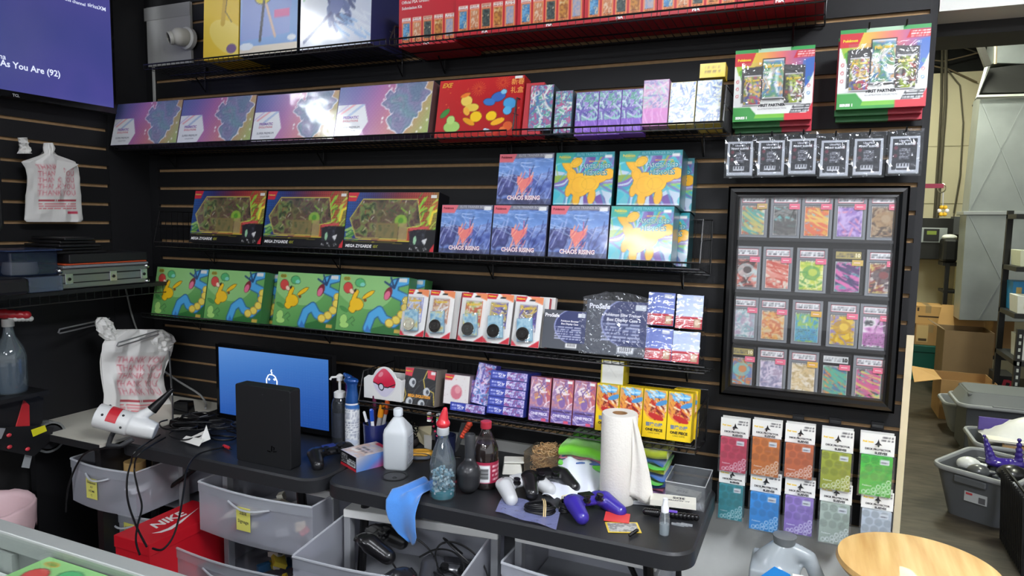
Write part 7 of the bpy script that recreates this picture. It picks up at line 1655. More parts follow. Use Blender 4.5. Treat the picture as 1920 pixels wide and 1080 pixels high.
b = MB(); b.ball((0, 0, 0), .035, mat('e090a0', .5), sc=(1, .7, .5), n=14); o = b.build('pink_mouse', smooth=60); place(o, (1.62, -.745, .555)); tag(o, 'pink rounded object at the front of the deep drawer', 'mouse')
CT1 = cart(1.97, 2.38, -.42, -.08, .652, 'white drawer unit under the right end of the table', WHITEP)
drawer(CT1, 1.965, 2.375, -.50, -.12, .43, .60, 'closed looking frosted drawer under the right end of the table')
# red shoe box
A = atZ(213, 1003, .50); r = empty('shoe_box', (A[0], A[1], .385), rz=.0); tag(r, 'red shoe box with white lettering on its lid, by the drawers', 'shoe box')
w, d, h = .165, .315, .115; red = 'd01426'; b = MB(); rm = mat(red, .45, noise=.05, nscale=8); b.box(.003, w - .003, .003, d - .003, -.10, h - .035, rm); b.build('box', r)
b = MB(); b.box(0, w, 0, d, h - .04, h, rm); b.build('lid', r, bevel=.0015)
wh = 'f0ece8'; b = MB(); PL = lambda a, q: (w * .50 - q, d * .52 + a, h + .0012)
b.text('NIKE', PRINT, wh, lambda a, q: PL(a - .005, q + .020), w=.135, h=.046, bold=.03, shear=.25)
sw = [(-.095, -.005), (-.08, -.028), (-.05, -.036), (0, -.022), (.10, .018), (.0, -.010), (-.05, -.020), (-.075, -.016)]; b.add([PL(a * 1.1, q * 1.1 - .014) for a, q in sw], [(0, 1, 7), (1, 2, 6, 7), (2, 3, 5, 6), (3, 4, 5)], PRINT, wh); b.build('lettering', r)
b = MB(); b.box(A[0] + .01, A[0] + w - .01, A[1] + .01, A[1] + d - .02, 0, .284, mat('1a1a1c', .7)); o = b.build('black_crate', bevel=.003); tag(o, 'black crate on the floor under the red shoe box', 'crate')
for o_ in bpy.data.objects:
    if o_.name.startswith('black_crate'): pass

# jug, white card, stool --------------------------------------------------
A = atY(1408, 1080, -.20); Bq = atY(1522, 1060, -.20); jt = atY(1450, 1000, -.20); jx = (A[0] + Bq[0]) / 2; jw = (Bq[0] - A[0])
r = empty('detergent_jug', (jx + .02, -.20, jt[2] - .322)); r.scale = (1.3, 1.3, 1.3); tag(r, 'grey translucent jug with a bright blue label beside the stool', 'jug')
b = MB(); jm_ = clear('b0b8bc', .80, .2, .35, name='grey_jug_plastic'); hw = jw / 2
b.ball((0, 0, .08), .08, jm_, sc=(hw / .08, .9, 1)); 
for z in (.03, .06, .09, .12, .15, .172): b.box(-hw, hw * (.95 if z < .14 else .3), -.055, .055, z - .03, z + .015, jm_)
b.caps((-hw * .35, 0, .17), (-hw * .2, 0, .215), .05, .026, jm_, n=14); b.caps((-hw * .1, 0, .225), (hw * .5, 0, .210), .017, .016, jm_, n=12); b.caps((hw * .5, 0, .210), (hw * .88, 0, .14), .016, .018, jm_, n=12)
o = b.build('body', r); remesh(o, .005, 8); o.data.materials.clear(); o.data.materials.append(jm_)
b = MB(); b.lathe([(.022, .232), (.024, .248), (.018, .250)], mat('6c7072', .4), c=(-hw * .15, 0, 0), n=18); b.build('cap', r, smooth=40)
b = MB(); lb = [(-hw * .78, .03), (hw * .28, .03), (hw * .30, .13), (hw * .05, .195), (-hw * .35, .205), (-hw * .66, .18), (-hw * .80, .12)]; b.prism([(a, q) for a, q in lb], -.0635, -.062, mat('2a8fe0', .35, coat=.3)); b.ftext('ultimate', PRINT, 'e8f0f8', -hw * .2, .135, -.0642, w=hw * .55, bold=.03, rot=-.2); b.build('blue_label', r)
zt_ = jt[2] - .322; b = MB(); b.box(jx - .12, jx + .13, -.30, -.04, 0, zt_ - .001, mat('d4d6d4', .6)); o = b.build('white_crate', bevel=.004); tag(o, 'white crate under the grey jug', 'crate')
A = atY(1487, 1062, -.30); b = MB(); b.box(0, .13, 0, .02, -.12, 0, PRINT, 'e8e6e0'); b.box(.02, .04, -.0005, 0, -.016, -.008, PRINT, '2a2a2c'); b.ftext('WHITE', PRINT, '2c2c30', .055, -.02, -.001, h=.01, bold=.03); b.tube([(.08, .01, 0), (.08, .01, .012)], .004, WHITEP, n=6); o = b.build('hanging_label_card'); place(o, (A[0], -.36, A[2])); tag(o, 'white retail card with a slot in front of the jug, under the sleeves', 'card')
b = MB(); b.box(A[0] - .02, A[0] + .16, -.37, -.33, 0, A[2] - .121, mat('c8cac8', .6)); o = b.build('cardboard_stand'); tag(o, 'pale stand under the white retail card', 'stand')
def wood():
    m = bpy.data.materials.new('birch_wood'); m.use_nodes = True; nt = m.node_tree; bs = nt.nodes['Principled BSDF']; bs.inputs['Roughness'].default_value = .5; bs.inputs['Coat Weight'].default_value = .08
    tc = nt.nodes.new('ShaderNodeTexCoord'); mp = nt.nodes.new('ShaderNodeMapping'); mp.inputs['Scale'].default_value = (14, 1.2, 3); mp.inputs['Rotation'].default_value = (0, 0, .25); nt.links.new(tc.outputs['Object'], mp.inputs[0])
    n = nt.nodes.new('ShaderNodeTexNoise'); n.inputs['Scale'].default_value = 2.2; n.inputs['Detail'].default_value = 5; nt.links.new(mp.outputs[0], n.inputs[0])
    rp = nt.nodes.new('ShaderNodeValToRGB'); e = rp.color_ramp.elements; e[0].position = .3; e[0].color = (*lin(hx('be8e4c')), 1); e[1].position = .7; e[1].color = (*lin(hx('e2bd7e')), 1); nt.links.new(n.outputs[0], rp.inputs[0]); nt.links.new(rp.outputs[0], bs.inputs['Base Color']); return m
WD = wood(); sx_, sy_, sz_, sr = 2.985, -.345, .75, .178
r = empty('round_stool', (sx_, sy_, 0)); tag(r, 'round stool with a light birch wood seat at the bottom right', 'stool')
b = MB(); b.lathe([(.15, sz_ - .030), (sr - .008, sz_ - .026), (sr, sz_ - .014), (sr - .004, sz_ - .003), (sr - .02, sz_), (.001, sz_ - .002)], WD, n=64, caps=False); b.lathe([(.15, sz_ - .03), (.001, sz_ - .03)], WD, n=64, caps=False); b.build('seat', r, smooth=50)
for k in range(4):
    a = k * math.pi / 2 + .6; b = MB(); b.tube([(.11 * math.cos(a), .11 * math.sin(a), sz_ - .03), (.18 * math.cos(a), .18 * math.sin(a), 0)], .017, WD, n=12); b.build('leg', r, smooth=60)
b = MB(); b.tube([(.155 * math.cos(k * math.pi / 2 + .6), .155 * math.sin(k * math.pi / 2 + .6), .26) for k in range(4)], .010, WD, n=8, closed=True); b.build('footrest', r)

# ================================================================== GLASS COUNTER IN FRONT
AL = mat('a2a6a2', .4, metal=.35, noise=.05, nscale=30, name='brushed_aluminium'); r = empty('glass_counter', (0, 0, 0)); tag(r, 'aluminium framed glass display counter in the foreground at the lower left', 'display counter')
cx0, cx1, cy0, cy1, cz = .95, 2.30, -2.02, -1.452, 1.0
b = MB(); b.box(cx0, cx1, cy1 - .032, cy1, cz - .032, cz, AL); b.build('back_rail', r, bevel=.003)
b = MB(); b.box(cx0, cx1, cy0, cy0 + .032, cz - .032, cz, AL); b.build('front_rail', r, bevel=.003)
for x in (cx0, cx1 - .032): b = MB(); b.box(x, x + .032, cy0 + .032, cy1 - .032, cz - .032, cz, AL); b.build('side_rail', r, bevel=.003)
for x in (cx0, cx1 - .028):
    for y in (cy0, cy1 - .028): b = MB(); b.box(x, x + .028, y, y + .028, 0, cz - .032, AL); b.build('post', r)
b = MB(); b.box(cx0 + .03, cx1 - .03, cy0 + .03, cy1 - .03, cz - .008, cz - .003, clear('f0f4f2', .005, .01, .1, fres=.10)); b.build('glass_top', r)
b = MB(); b.box(cx0 + .028, cx1 - .028, cy1 - .024, cy1 - .018, .45, cz - .032, mat('7e8280', .5)); b.box(cx0 + .5, cx0 + .54, cy1 - .036, cy1 - .024, .45, cz - .034, AL); b.box(cx0 + .54, cx1 - .03, cy1 - .030, cy1 - .0245, .5, cz - .07, mat('9a9c9a', .5)); b.build('back_panel', r)
b = MB(); b.box(cx0 + .028, cx1 - .028, cy0 + .028, cy1 - .04, .926, .932, mat('c8ccc8', .4)); b.build('shelf', r); b = MB(); b.box(cx0, cx1, cy0, cy1, .0, .44, mat('8a8c8a', .6)); b.build('base', r)
A = atZ(118, 1034, .984)
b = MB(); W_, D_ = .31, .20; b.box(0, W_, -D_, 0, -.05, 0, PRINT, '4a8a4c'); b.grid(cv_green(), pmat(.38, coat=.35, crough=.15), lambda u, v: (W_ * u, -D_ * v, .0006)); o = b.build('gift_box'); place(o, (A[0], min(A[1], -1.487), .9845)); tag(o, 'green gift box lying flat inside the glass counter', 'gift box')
# ================================================================== STORE ROOM
CB = mat('b08a5c', .8, noise=.10, nscale=12, name='cardboard'); CB2 = mat('8c7458', .8, noise=.12, nscale=10, name='worn_cardboard'); CB3 = mat('c49a62', .75, noise=.08, nscale=12, name='fresh_cardboard')
GREY = mat('5a5d62', .45, noise=.04, name='grey_bin_plastic'); GREYL = mat('9a9da2', .45, name='pale_bin_rim'); GALV = mat('a2a8a8', .38, metal=.6, noise=.18, nscale=6, name='galvanised_steel'); BK = mat('141415', .5)
def pb(name, x0, y0_, x1, y1_, Y, d, m, label, cat, bev=.003, parent=None, z0=None, grp=None):
    A, B_ = atY(x0, (y0_ + y1_) / 2, Y), atY(x1, (y0_ + y1_) / 2, Y); T_ = atY((x0 + x1) / 2, y0_, Y)[2]; U_ = atY((x0 + x1) / 2, y1_, Y)[2] if z0 is None else z0
    b = MB(); b.box(A[0], B_[0], Y, Y + d, U_, T_, m); o = b.build(name, parent, bevel=bev)
    if label: tag(o, label, cat, grp)
    return o, (A[0], B_[0], U_, T_)
def tote(name, x0, x1, Y, d, z0, z1, m, rimm, label, taper=.05, panel=None):
    r = empty(name, (x0, Y, z0)); tag(r, label, 'storage bin'); w, h = x1 - x0, z1 - z0; t = taper
    b = MB(); o = lambda q, rr_: [(a, c) for a, c in rrect(q, w - q, q * .8, d - q * .8, rr_, 5)]
    R1, R2 = o(t, .05), o(0, .07); n = len(R1); R3 = o(.012, .06); R4 = o(t + .008, .045)
    vs = [(a, c, 0) for a, c in R1] + [(a, c, h) for a, c in R2] + [(a, c, h) for a, c in R3] + [(a, c, .01) for a, c in R4]
    fs = [tuple(range(n - 1, -1, -1)), tuple(range(3 * n, 4 * n))] + [(i + k * n, (i + 1) % n + k * n, (i + 1) % n + (k + 1) * n, i + (k + 1) * n) for k in range(3) for i in range(n)]
    b.add(vs, fs, m); b.build('tub', r, smooth=40); b = MB(); b.tube([(a, c, h) for a, c in o(-.004, .07)], .014, rimm, n=6, closed=True); b.build('rim', r, smooth=60)
    b = MB(); b.box(w * .3, w * .7, -.012, .01, h * .78, h * .92, m); b.build('handle', r, bevel=.005)
    if panel: b = MB(); b.box(w * .42, w * .70, t * .55 - .012 - .004, t * .55 - .010, h * .42, h * .62, PRINT, 'b8bcc0'); b.box(w * .44, w * .52, t * .55 - .018, t * .55 - .016, h * .56, h * .60, PRINT, 'c04048'); b.box(w * .60, w * .68, t * .55 - .018, t * .55 - .016, h * .44, h * .56, PRINT, '5a5a60'); b.build('paper_label', r)
    return r
# front bin with junk
A, Bq = atZ(1762, 965, 0), atZ(1885, 1002, 0); C_ = atY(1748, 860, A[1]); D_ = atY(1905, 900, A[1] - .12)
zt = atY(1830, 895, A[1] - .12)[2]
r = tote('storage_bin', 3.30, 3.68, 1.86, .50, 0, zt - .01, GREY, GREYL, 'dark grey plastic bin with a paper label, full of electronics, on the store room floor', .06, True); r.rotation_euler.z = -.55; r.location = (3.375, 2.10, 0)
def inbin(u, v, z): 
    c, s = math.cos(-.55), math.sin(-.55); return (3.375 + u * c - v * s, 2.10 + u * s + v * c, z)
b = MB(); pm2 = mat('3c2a8c', .2, coat=.6, name='purple_plastic'); b.ball((0, 0, 0), .05, pm2, sc=(1.2, .9, .5)); b.caps((-.03, 0, .02), (-.07, 0, .14), .028, .010, pm2); b.caps((.10, .02, .0), (.09, 0, .14), .026, .012, pm2); b.caps((0, 0, 0), (.1, .02, 0), .03, .03, pm2); o = b.build('controller_pair'); remesh(o, .004, 4); place(o, inbin(.20, .30, zt + .0)); tag(o, 'glossy purple horned controllers sticking out of the dark grey bin', 'controller')
for i, (u, v, col, rad, lab) in enumerate(((.10, .20, 'd8dadc', .06, 'round white object in the dark grey bin'), (.30, .22, '1a1a1c', .075, 'black rounded headset in the dark grey bin'), (.18, .12, '4a4c50', .055, 'grey rounded gadget in the dark grey bin'))):
    b = MB(); b.ball((0, 0, 0), rad, mat(col, .3, coat=.3), sc=(1, .8, .7), n=18); b.caps((0, 0, 0), (rad * 1.2, -.02, .01), rad * .4, rad * .2, mat(col, .3, coat=.3)); o = b.build(['white_gadget', 'headset', 'grey_gadget'][i]); remesh(o, .005, 3); place(o, inbin(u, v, zt - .02)); tag(o, lab, 'gadget')
b = MB(); rr = random.Random(4)
for k in range(60): x, y = rr.uniform(.06, .28), rr.uniform(.08, .40); b.box(x, x + rr.uniform(.01, .05), y, y + rr.uniform(.01, .03), zt - .10, zt - .05 + rr.random() * .03, mat(rr.choice(['9a9ca0', '2a2a2e', '606468', 'c0c4c8']), .3, metal=.4))
o = b.build('electronic_scrap'); place(o, (3.375, 2.10, 0), rz=-.55); tag(o, 'tangle of small metallic electronics filling the dark grey bin', 'electronics', kind='stuff')
# bins behind
r = tote('storage_bin', atY(1797, 790, 3.3)[0], atY(1797, 790, 3.3)[0] + .62, 3.3, .42, .42, atY(1850, 765, 3.3)[2], mat('6c7074', .45), GREYL, 'large empty grey bin raised on a black crate in the store room', .05)
x0_ = atY(1797, 790, 3.3)[0]; b = MB(); b.box(x0_ + .05, x0_ + .57, 3.34, 3.7, 0, .419, mat('505358', .5)); o = b.build('stacked_crate', bevel=.01); tag(o, 'grey crate standing under the large empty bin', 'crate')
r = tote('storage_bin', atY(1774, 790, 3.75)[0], atY(1774, 790, 3.75)[0] + .30, 3.80, .35, 0, atY(1790, 763, 3.75)[2], mat('8c8f94', .4), GREYL, 'pale grey bin on the floor left of the large empty bin', .06)
r = tote('storage_bin', atY(1822, 860, 2.75)[0], atY(1822, 860, 2.75)[0] + .6, 2.62, .42, .0, atY(1850, 838, 2.62)[2], mat('6c7074', .45), GREYL, 'grey bin heaped with bags and papers at the right edge', .05)
x0_ = atY(1822, 860, 2.75)[0]; zt2 = atY(1850, 838, 2.62)[2]
b = MB(); N = 12; vs = [(.0 + .42 * a / N, .30 * c / N, .03 + .10 * math.sin(math.pi * a / N) * math.sin(math.pi * c / N) + .10 * a / N + .006 * math.sin(a * 3 + c)) for c in range(N + 1) for a in range(N + 1)]; b.add(vs, [(c * (N + 1) + a, c * (N + 1) + a + 1, (c + 1) * (N + 1) + a + 1, (c + 1) * (N + 1) + a) for c in range(N) for a in range(N)], mat('dcdce0', .4, noise=.05)); b.box(0, .42, .29, .31, .04, .12, mat('5a4a9a', .4)); o = b.build('parcel_bag', smooth=60); place(o, (x0_ + .06, 2.66, zt2 - .02)); tag(o, 'white and purple parcel bag lying on the right hand bin', 'bag')
for i, (dx, dy, w_, d_, col, lab) in enumerate(((.12, -.02, .22, .14, 'b8976a', 'brown magazine on the right hand bin'), (.26, -.03, .22, .10, 'c8283a', 'red and white magazine on the right hand bin'), (.05, -.03, .20, .1, 'e4e2dc', 'white papers under the magazines on the right hand bin'))):
    b = MB(); b.box(0, w_, 0, d_, 0, .012, mat(col, .5)); b.box(.01, w_ * .4, .01, d_ - .01, .012, .0125, mat('e8e4dc', .5)); o = b.build('magazine'); place(o, (x0_ + dx, 2.64 + dy, zt2 + .012 + .013 * i), rz=-.2 + .1 * i); tag(o, lab, 'magazine')
# black basket at right
A = atY(1912, 920, 1.6); r = empty('mesh_basket', (A[0], 1.45, 0)); tag(r, 'black plastic mesh basket cut by the right edge of the photo', 'basket'); b = MB()
for k in range(14): b.tube([(.03 * k, 0, .0), (.03 * k - .0, -.02, .36)], .006, BK, n=4); b.tube([(0, .03 * k, 0), (-.02, .03 * k, .36)], .006, BK, n=4)
for z in (.0, .06, .12, .18, .24, .30, .36): b.tube([(0, 0, z), (.4, 0, z)], .006, BK, n=4); b.tube([(0, 0, z), (0, .4, z)], .006, BK, n=4)
b.box(0, .4, 0, .4, 0, .01, BK); b.build('mesh', r)
# cardboard boxes
def cbox(x0, y0_, x1, y1_, Y, d, m, label, z0=None, open_=False, tape=True):
    A, B_ = atY(x0, (y0_ + y1_) / 2, Y), atY(x1, (y0_ + y1_) / 2, Y); T_ = atY((x0 + x1) / 2, y0_, Y)[2]; U_ = atY((x0 + x1) / 2, y1_, Y)[2] if z0 is None else z0; w, h = B_[0] - A[0], T_ - U_
    r = empty('cardboard_box', (A[0], Y, U_)); tag(r, label, 'cardboard box'); b = MB()
    if open_:
        t = .005; b.box(0, w, 0, t, 0, h, m); b.box(0, w, d - t, d, 0, h, m); b.box(0, t, t, d - t, 0, h, m); b.box(w - t, w, t, d - t, 0, h, m); b.box(t, w - t, t, d - t, 0, t, m); b.build('box', r)
    else: b.box(0, w, 0, d, 0, h, m); b.build('box', r, bevel=.004)
    if tape and not open_: b = MB(); b.box(w * .38, w * .56, -.001, 0, h * .62, h, mat('a08660', .4)); b.box(w * .38, w * .56, 0, d, h, h + .001, mat('a08660', .4)); b.build('tape', r)
    return r, w, h, d
gy = 5.75; gA, gB = atY(1698, 690, gy), atY(1772, 690, gy); gt = atY(1735, 648, gy)[2]
r = empty('storage_tote', (gA[0], gy, 0)); tag(r, 'dark green lidded tote under the cardboard boxes by the back wall', 'tote'); w = gB[0] - gA[0]; b = MB(); gm_ = mat('1c6058', .45); b.box(.03, w - .03, .02, .42, 0, gt - .07, gm_, top=(-.02, -.015)); b.build('tub', r, bevel=.01); b = MB(); b.box(0, w, 0, .44, gt - .075, gt, mat('1a5850', .45)); b.build('lid', r, bevel=.01)
r, w, h, d = cbox(1716, 609, 1776, 647, gy + .02, .36, CB, 'cardboard box with a shipping label resting on the green tote', z0=gt + .001)
b = MB(); b.box(w * .04, w * .40, -.002, 0, h * .15, h * .95, PRINT, 'c4a878'); b.box(w * .66, w * .95, -.002, 0, h * .2, h * .95, PRINT, 'b89a6a'); b.box(w * .10, w * .36, -.003, -.002, h * .20, h * .32, PRINT, '4a3c2a'); b.build('shipping_label', r)
zt3 = gt + .001 + h
r, w, h, d = cbox(1712, 574, 1772, 611, gy + .03, .36, CB3, 'upper cardboard box by the beige back wall', z0=zt3 + .001); b = MB(); b.box(w * .16, w * .82, -.001, 0, h * .38, h * .46, PRINT, '4a3828'); b.box(w * .12, w * .18, -.001, 0, h * .7, h * .9, PRINT, '4a3828'); b.build('print', r)
r, w, h, d = cbox(1701, 590, 1716, 645, gy + .05, .34, CB2, 'narrow cardboard box left of the labelled ones', z0=gt + .001)
r, w, h, d = cbox(1767, 622, 1861, 735, 5.05, .42, CB2, 'tall open cardboard box standing behind the wide one', z0=0, open_=True)
b = MB(); b.add([(0, 0, h), (-.09, .05, h + .05), (-.09, d - .05, h + .05), (0, d, h)], [(0, 1, 2, 3)], CB2); b.add([(0, d, h), (w, d, h), (w - .02, d + .03, h + .19), (.03, d + .03, h + .19)], [(0, 1, 2, 3)], CB3); o = b.build('flap', r); o.modifiers.new('s', 'SOLIDIFY').thickness = .005
r, w, h, d = cbox(1762, 716, 1868, 786, 4.24, .40, CB, 'wide open cardboard box with one flap folded out on the floor', z0=0, open_=True)
b = MB(); b.add([(0, 0, h), (-.20, -.08, h - .03), (-.20, d - .25, h + .06), (0, d, h)], [(0, 1, 2, 3)], CB3); o = b.build('flap', r); o.modifiers.new('s', 'SOLIDIFY').thickness = .005
r, w, h, d = cbox(1860, 602, 1900, 668, 5.6, .4, CB, 'cardboard box with brown tape line right of the tall open box', tape=False); zs = r.location.z
b = MB(); b.box(r.location.x - .05, r.location.x + w + .3, 5.55, 6.1, zs - .03, zs - .001, BK); b.box(r.location.x - .04, r.location.x, 5.56, 5.6, 0, zs - .03, BK); b.box(r.location.x + w + .25, r.location.x + w + .29, 5.56, 5.6, 0, zs - .03, BK); o = b.build('low_table'); tag(o, 'low black bench under the cardboard box with the tape line', 'bench')
# black box with red letter
A = atY(1869, 720, 4.4); r = empty('black_carton', (A[0], 4.4, 0)); tag(r, 'black carton with a red neon style letter in the store room', 'carton'); w = atY(1904, 720, 4.4)[0] - A[0]; hT = atY(1885, 705, 4.4)[2]; b = MB(); b.box(0, w, 0, .3, 0, hT, BK); b.build('box', r, bevel=.003); b = MB(); b.ftext('R', mat('e03a50', .5), None, w * .55, hT * .75, -.003, h=hT * .34, bold=.02, shear=.2); b.build('red_letter', r)
# steel shelving at right
r = empty('storage_rack', (4.09, 3.76, 0)); tag(r, 'black steel shelving unit at the right edge of the photo', 'shelving')
for x, y, zt_ in ((0, .56, 1.69), (.8, .56, 1.69), (0, 0, .83), (.8, 0, .83)):
    b = MB(); b.box(x, x + .04, y, y + .04, 0, zt_, BK); b.build('upright', r)
for k in range(14): b = MB(); b.box(.013, .027, -.0015, 0, .12 + .05 * k, .145 + .05 * k, mat('b8bcbc', .5)); b.build('slot', r)
for z, y0_ in ((.30, 0), (.60, 0), (.93, .12), (1.27, .18), (1.66, .3)):
    b = MB(); b.box(.0, .84, y0_, .60, z - .035, z, BK); b.build('shelf_board', r)
for i, (z, x, y, w, d_, h, col, lab) in enumerate(((1.27, .04, .26, .22, .26, .12, 'd8dcc8', 'pale tub of small parts on the upper shelf of the rack'), (.93, .04, .38, .10, .2, .22, '2a88c8', 'bright blue folded cloth on the rack'), (.93, .16, .38, .12, .2, .17, 'd0d4d8', 'pale folded cloth beside the blue one on the rack'), (.93, .02, .14, .24, .22, .13, 'e0e2e0', 'white tub with a notice on the middle shelf of the rack'), (.60, .05, .05, .22, .3, .17, 'd8dadc', 'tall white tub on the low shelf of the rack'))):
    b = MB(); b.box(0, w, 0, d_, 0, h, mat(col, .5, noise=.06), top=(-.008, -.006)); b.box(w * .15, w * .5, -.008, -.004, h * .3, h * .8, mat('c8b070' if i % 2 else 'c04858', .5)); o = b.build('tub' if 'tub' in lab else 'folded_cloth', bevel=.004); place(o, (4.09 + x, 3.76 + y, z + .001)); tag(o, lab, 'tub' if 'tub' in lab else 'cloth')
# galvanised ducts
r = empty('air_duct', (0, 0, 0)); tag(r, 'big galvanised air duct with cross creases at the right of the store room', 'air duct'); Yd = 5.2
def duct(pts, Y, d, nm, m=GALV):
    b = MB(); q = [tuple(atY(x, y, Y)[[0, 2]]) for x, y in pts]; b.prism(q, Y, Y + d, m); b.build(nm, r, bevel=.004)
duct([(1838, 180), (1990, 180), (1990, 398), (1815, 398)], Yd, .3, 'upper_plenum')
duct([(1812, 402), (1990, 402), (1990, 606), (1798, 600)], Yd, .3, 'lower_plenum')
duct([(1806, 396), (1990, 396), (1990, 403), (1806, 403)], Yd - .02, .34, 'flange', mat('b8bcbc', .3, metal=.7))
duct([(1880, 0), (1990, 0), (1990, 122), (1862, 118)], Yd + .2, .4, 'riser')
b = MB()
for (a, c_) in (((1838, 185), (1925, 395)), ((1925, 185), (1818, 395)), ((1818, 405), (1880, 530)), ((1880, 520), (1835, 598))):
    A, B_ = atY(*a, Yd - .002), atY(*c_, Yd - .002); b.tube([tuple(A), tuple(B_)], .006, mat('aab0b0', .3, metal=.7), n=4)
b.build('crease', r)
A = atY(1845, 182, Yd - .02); Bq = atY(1990, 182, Yd - .02); T0 = atY(1848, 125, Yd + .2)
r = empty('duct_hood', (0, 0, 0)); tag(r, 'black lined open hood wrapped in pale foil on top of the duct', 'duct hood'); b = MB(); b.add([tuple(atY(1855, 128, Yd + .1)), tuple(atY(1990, 112, Yd + .1)), tuple(atY(1990, 172, Yd - .06)), tuple(atY(1838, 174, Yd - .06)), tuple(atY(1855, 128, Yd + .5)), tuple(atY(1990, 112, Yd + .5)), (atY(1990, 172, Yd)[0], Yd + .5, A[2]), (A[0], Yd + .5, A[2])], [(0, 1, 2, 3), (0, 3, 7, 4), (4, 5, 1, 0), (7, 3, 2, 6), (1, 5, 6, 2), (4, 7, 6, 5)], mat('121212', .8)); b.build('liner', r)
b = MB(); P0, P1_, P2_ = atY(1852, 124, Yd + .05), atY(1832, 182, Yd - .1), atY(1990, 178, Yd - .1); b.tube([tuple(P0), tuple(P1_), tuple(P2_)], .022, mat('c8ccc8', .45, metal=.3), n=6); b.build('foil_edge', r)
# electrical cabinet, bag, lower stand
Ye = 6.1
o, q = pb('electrical_cabinet', 1711, 409, 1794, 486, Ye, .28, BK, None, None, parent=None); r = empty('electrical_cabinet_group', (0, 0, 0)); o.name = 'housing'; o.parent = r; r.name = 'electrical_cabinet'; tag(r, 'black electrical cabinet with a grey control panel on the beige wall', 'cabinet')
o, _ = pb('control_panel', 1718, 427, 1776, 455, Ye - .012, .011, mat('a0a6aa', .4, metal=.3), None, None, parent=r); o, _ = pb('display', 1732, 429, 1761, 452, Ye - .024, .011, mat('1c1c1e', .4), None, None, parent=r); o, _ = pb('lcd', 1738, 433, 1756, 440, Ye - .026, .0015, mat('7a8a3a', .4), None, None, parent=r); o, _ = pb('side_box', 1788, 406, 1799, 440, Ye - .01, .2, mat('4a4c50', .5), None, None, parent=r)
o, q = pb('black_sack', 1768, 447, 1797, 492, Ye - .32, .26, mat('0e0e10', .5), 'black sack with a white cloth on top beside the control panel', 'sack', .03)
b = MB(); b.ball(((q[0] + q[1]) / 2, Ye - .2, q[3] + .01), (q[1] - q[0]) * .52, WHITEP, sc=(1, .8, .45), n=16); o = b.build('folded_cloth', smooth=60); tag(o, 'white cloth lying on the black sack', 'cloth')
o, q = pb('steel_frame_rack', 1768, 492, 1776, 640, Ye - .3, .05, BK, None, None); r = empty('equipment_rack', (0, 0, 0)); o.name = 'post'; o.parent = r; tag(r, 'dark open equipment rack under the black sack', 'rack')
pb('post', 1790, 492, 1797, 640, Ye - .3, .05, BK, None, None, parent=r); pb('cross_bar', 1768, 492, 1797, 499, Ye - .29, .3, BK, None, None, parent=r); pb('cross_bar', 1768, 545, 1797, 550, Ye - .29, .3, BK, None, None, parent=r)
pb('insulated_pipe', 1800, 430, 1812, 600, 5.9, .3, mat('b8b28e', .7, noise=.2), 'yellowish insulated pipe column left of the duct', 'pipe')
# conduits, cords, braces on the wall
PM = mat('6a655a', .5, metal=.4, name='conduit')
def wallcord(pts, r_, label, m, nm='conduit', Y=6.37): b = MB(); b.tube([tuple(atY(x, y, Y)) for x, y in pts], r_, m, n=6); o = b.build(nm, smooth=60); tag(o, label, 'cord' if nm != 'conduit' else 'pipe')
wallcord([(1767, 75), (1765, 200), (1752, 408)], .014, 'dark upright conduit on the beige wall, left one', mat('4a463c', .5)); wallcord([(1774, 60), (1773, 190), (1757, 408)], .018, 'paler upright conduit on the beige wall, right one', PM)
wallcord([(1741, 112), (1770, 115), (1800, 108), (1838, 98)], .008, 'brown cord stretched across the beige wall', mat('6a5c48', .7), 'thin_cable'); wallcord([(1741, 122), (1780, 130), (1832, 154)], .008, 'lower brown cord crossing the beige wall', mat('6a5c48', .7), 'thin_cable')
wallcord([(1802, 36), (1798, 65), (1808, 90), (1836, 100)], .007, 'thin dark cord looping down from the roof', mat('4a463c', .6), 'thin_cable'); wallcord([(1772, 125), (1800, 160), (1806, 230), (1800, 330), (1788, 400)], .008, 'thin cord running down the beige wall to the cabinet', mat('5a5548', .6), 'thin_cable')
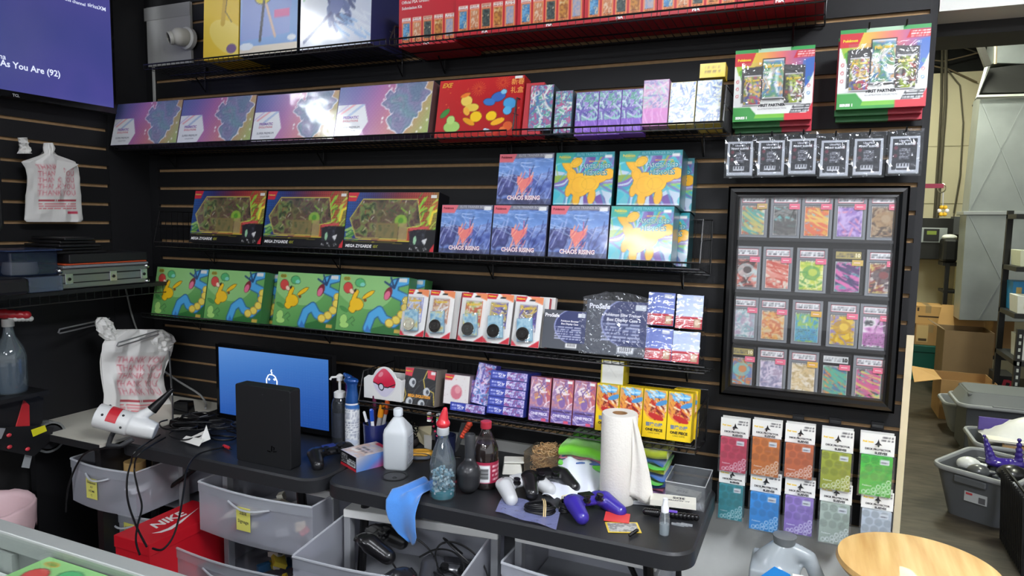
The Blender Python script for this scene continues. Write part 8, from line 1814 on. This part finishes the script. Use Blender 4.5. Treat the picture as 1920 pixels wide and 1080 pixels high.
b = MB(); b.tube([(atY(1808, 0, 5.0)[0], 5.0, 3.89), tuple(atY(1819, 36, 5.0)), tuple(atY(1852, 124, 5.0))], .035, mat('3a3834', .6, metal=.3), n=4); o = b.build('steel_brace'); tag(o, 'slanted dark steel brace under the store room roof', 'brace'); b = MB(); b.tube([(atY(1803, 30, 5.3)[0], 5.3, 3.89), tuple(atY(1797, 30, 5.3)), tuple(atY(1778, 72, 5.3))], .03, mat('8a8a84', .5, metal=.3), n=8); o = b.build('roof_pipe'); tag(o, 'short pale pipe slanting under the store room roof', 'pipe')
b = MB(); b.tube([(atY(1870, 28, 5.0)[0], 5.0, 3.89), tuple(atY(1869, 28, 5.0)), tuple(atY(1866, 120, 5.0))], .012, mat('b8a890', .5), n=6); o = b.build('hanging_rod'); tag(o, 'thin pale rod hanging beside the duct riser', 'rod')
pb('white_door_strip', 1712, 305, 1731, 409, 6.3, .06, mat('d8d4d4', .6), 'white vertical board on the beige wall next to the slat wall edge', 'board')
# keyring strap by the wall edge
A = atY(1716, 347, .0); r = empty('key_strap', (2.984, .05, A[2])); tag(r, 'dark red key strap with a yellow and white flower charm at the wall edge', 'key strap')
b = MB(); b.box(0, .05, -.003, .003, -.006, .006, mat('8a1a34', .6)); b.build('strap', r); b = MB(); b.tube([(.046 + .010 * math.cos(a), 0, -.006 + .012 * math.sin(a)) for a in np.linspace(0, 6.28, 14)[:-1]], .0016, mat('c0b890', .2, metal=.9), n=5, closed=True); b.build('ring', r)
b = MB(); b.tube([(.05, 0, -.018), (.052, 0, -.055)], .0012, hm, n=4); b.build('chain', r); b = MB(); 
for k in range(6): b.ball((.053 + .009 * math.cos(k * 1.05), 0, -.068 + .011 * math.sin(k * 1.05)), .006, mat('e0b020' if k % 3 else 'ece8d8', .5), n=8)
b.build('charm', r, smooth=60)
b = MB(); b.box(3.74, 3.80, 3.45, 3.47, 0, .0012, WHITEP); o = b.build('paper_scrap'); tag(o, 'white paper scrap on the dark store room floor near the bins', 'paper scrap')
for o in list(bpy.data.objects):
    if o.type == 'EMPTY' and not o.children: bpy.data.objects.remove(o)
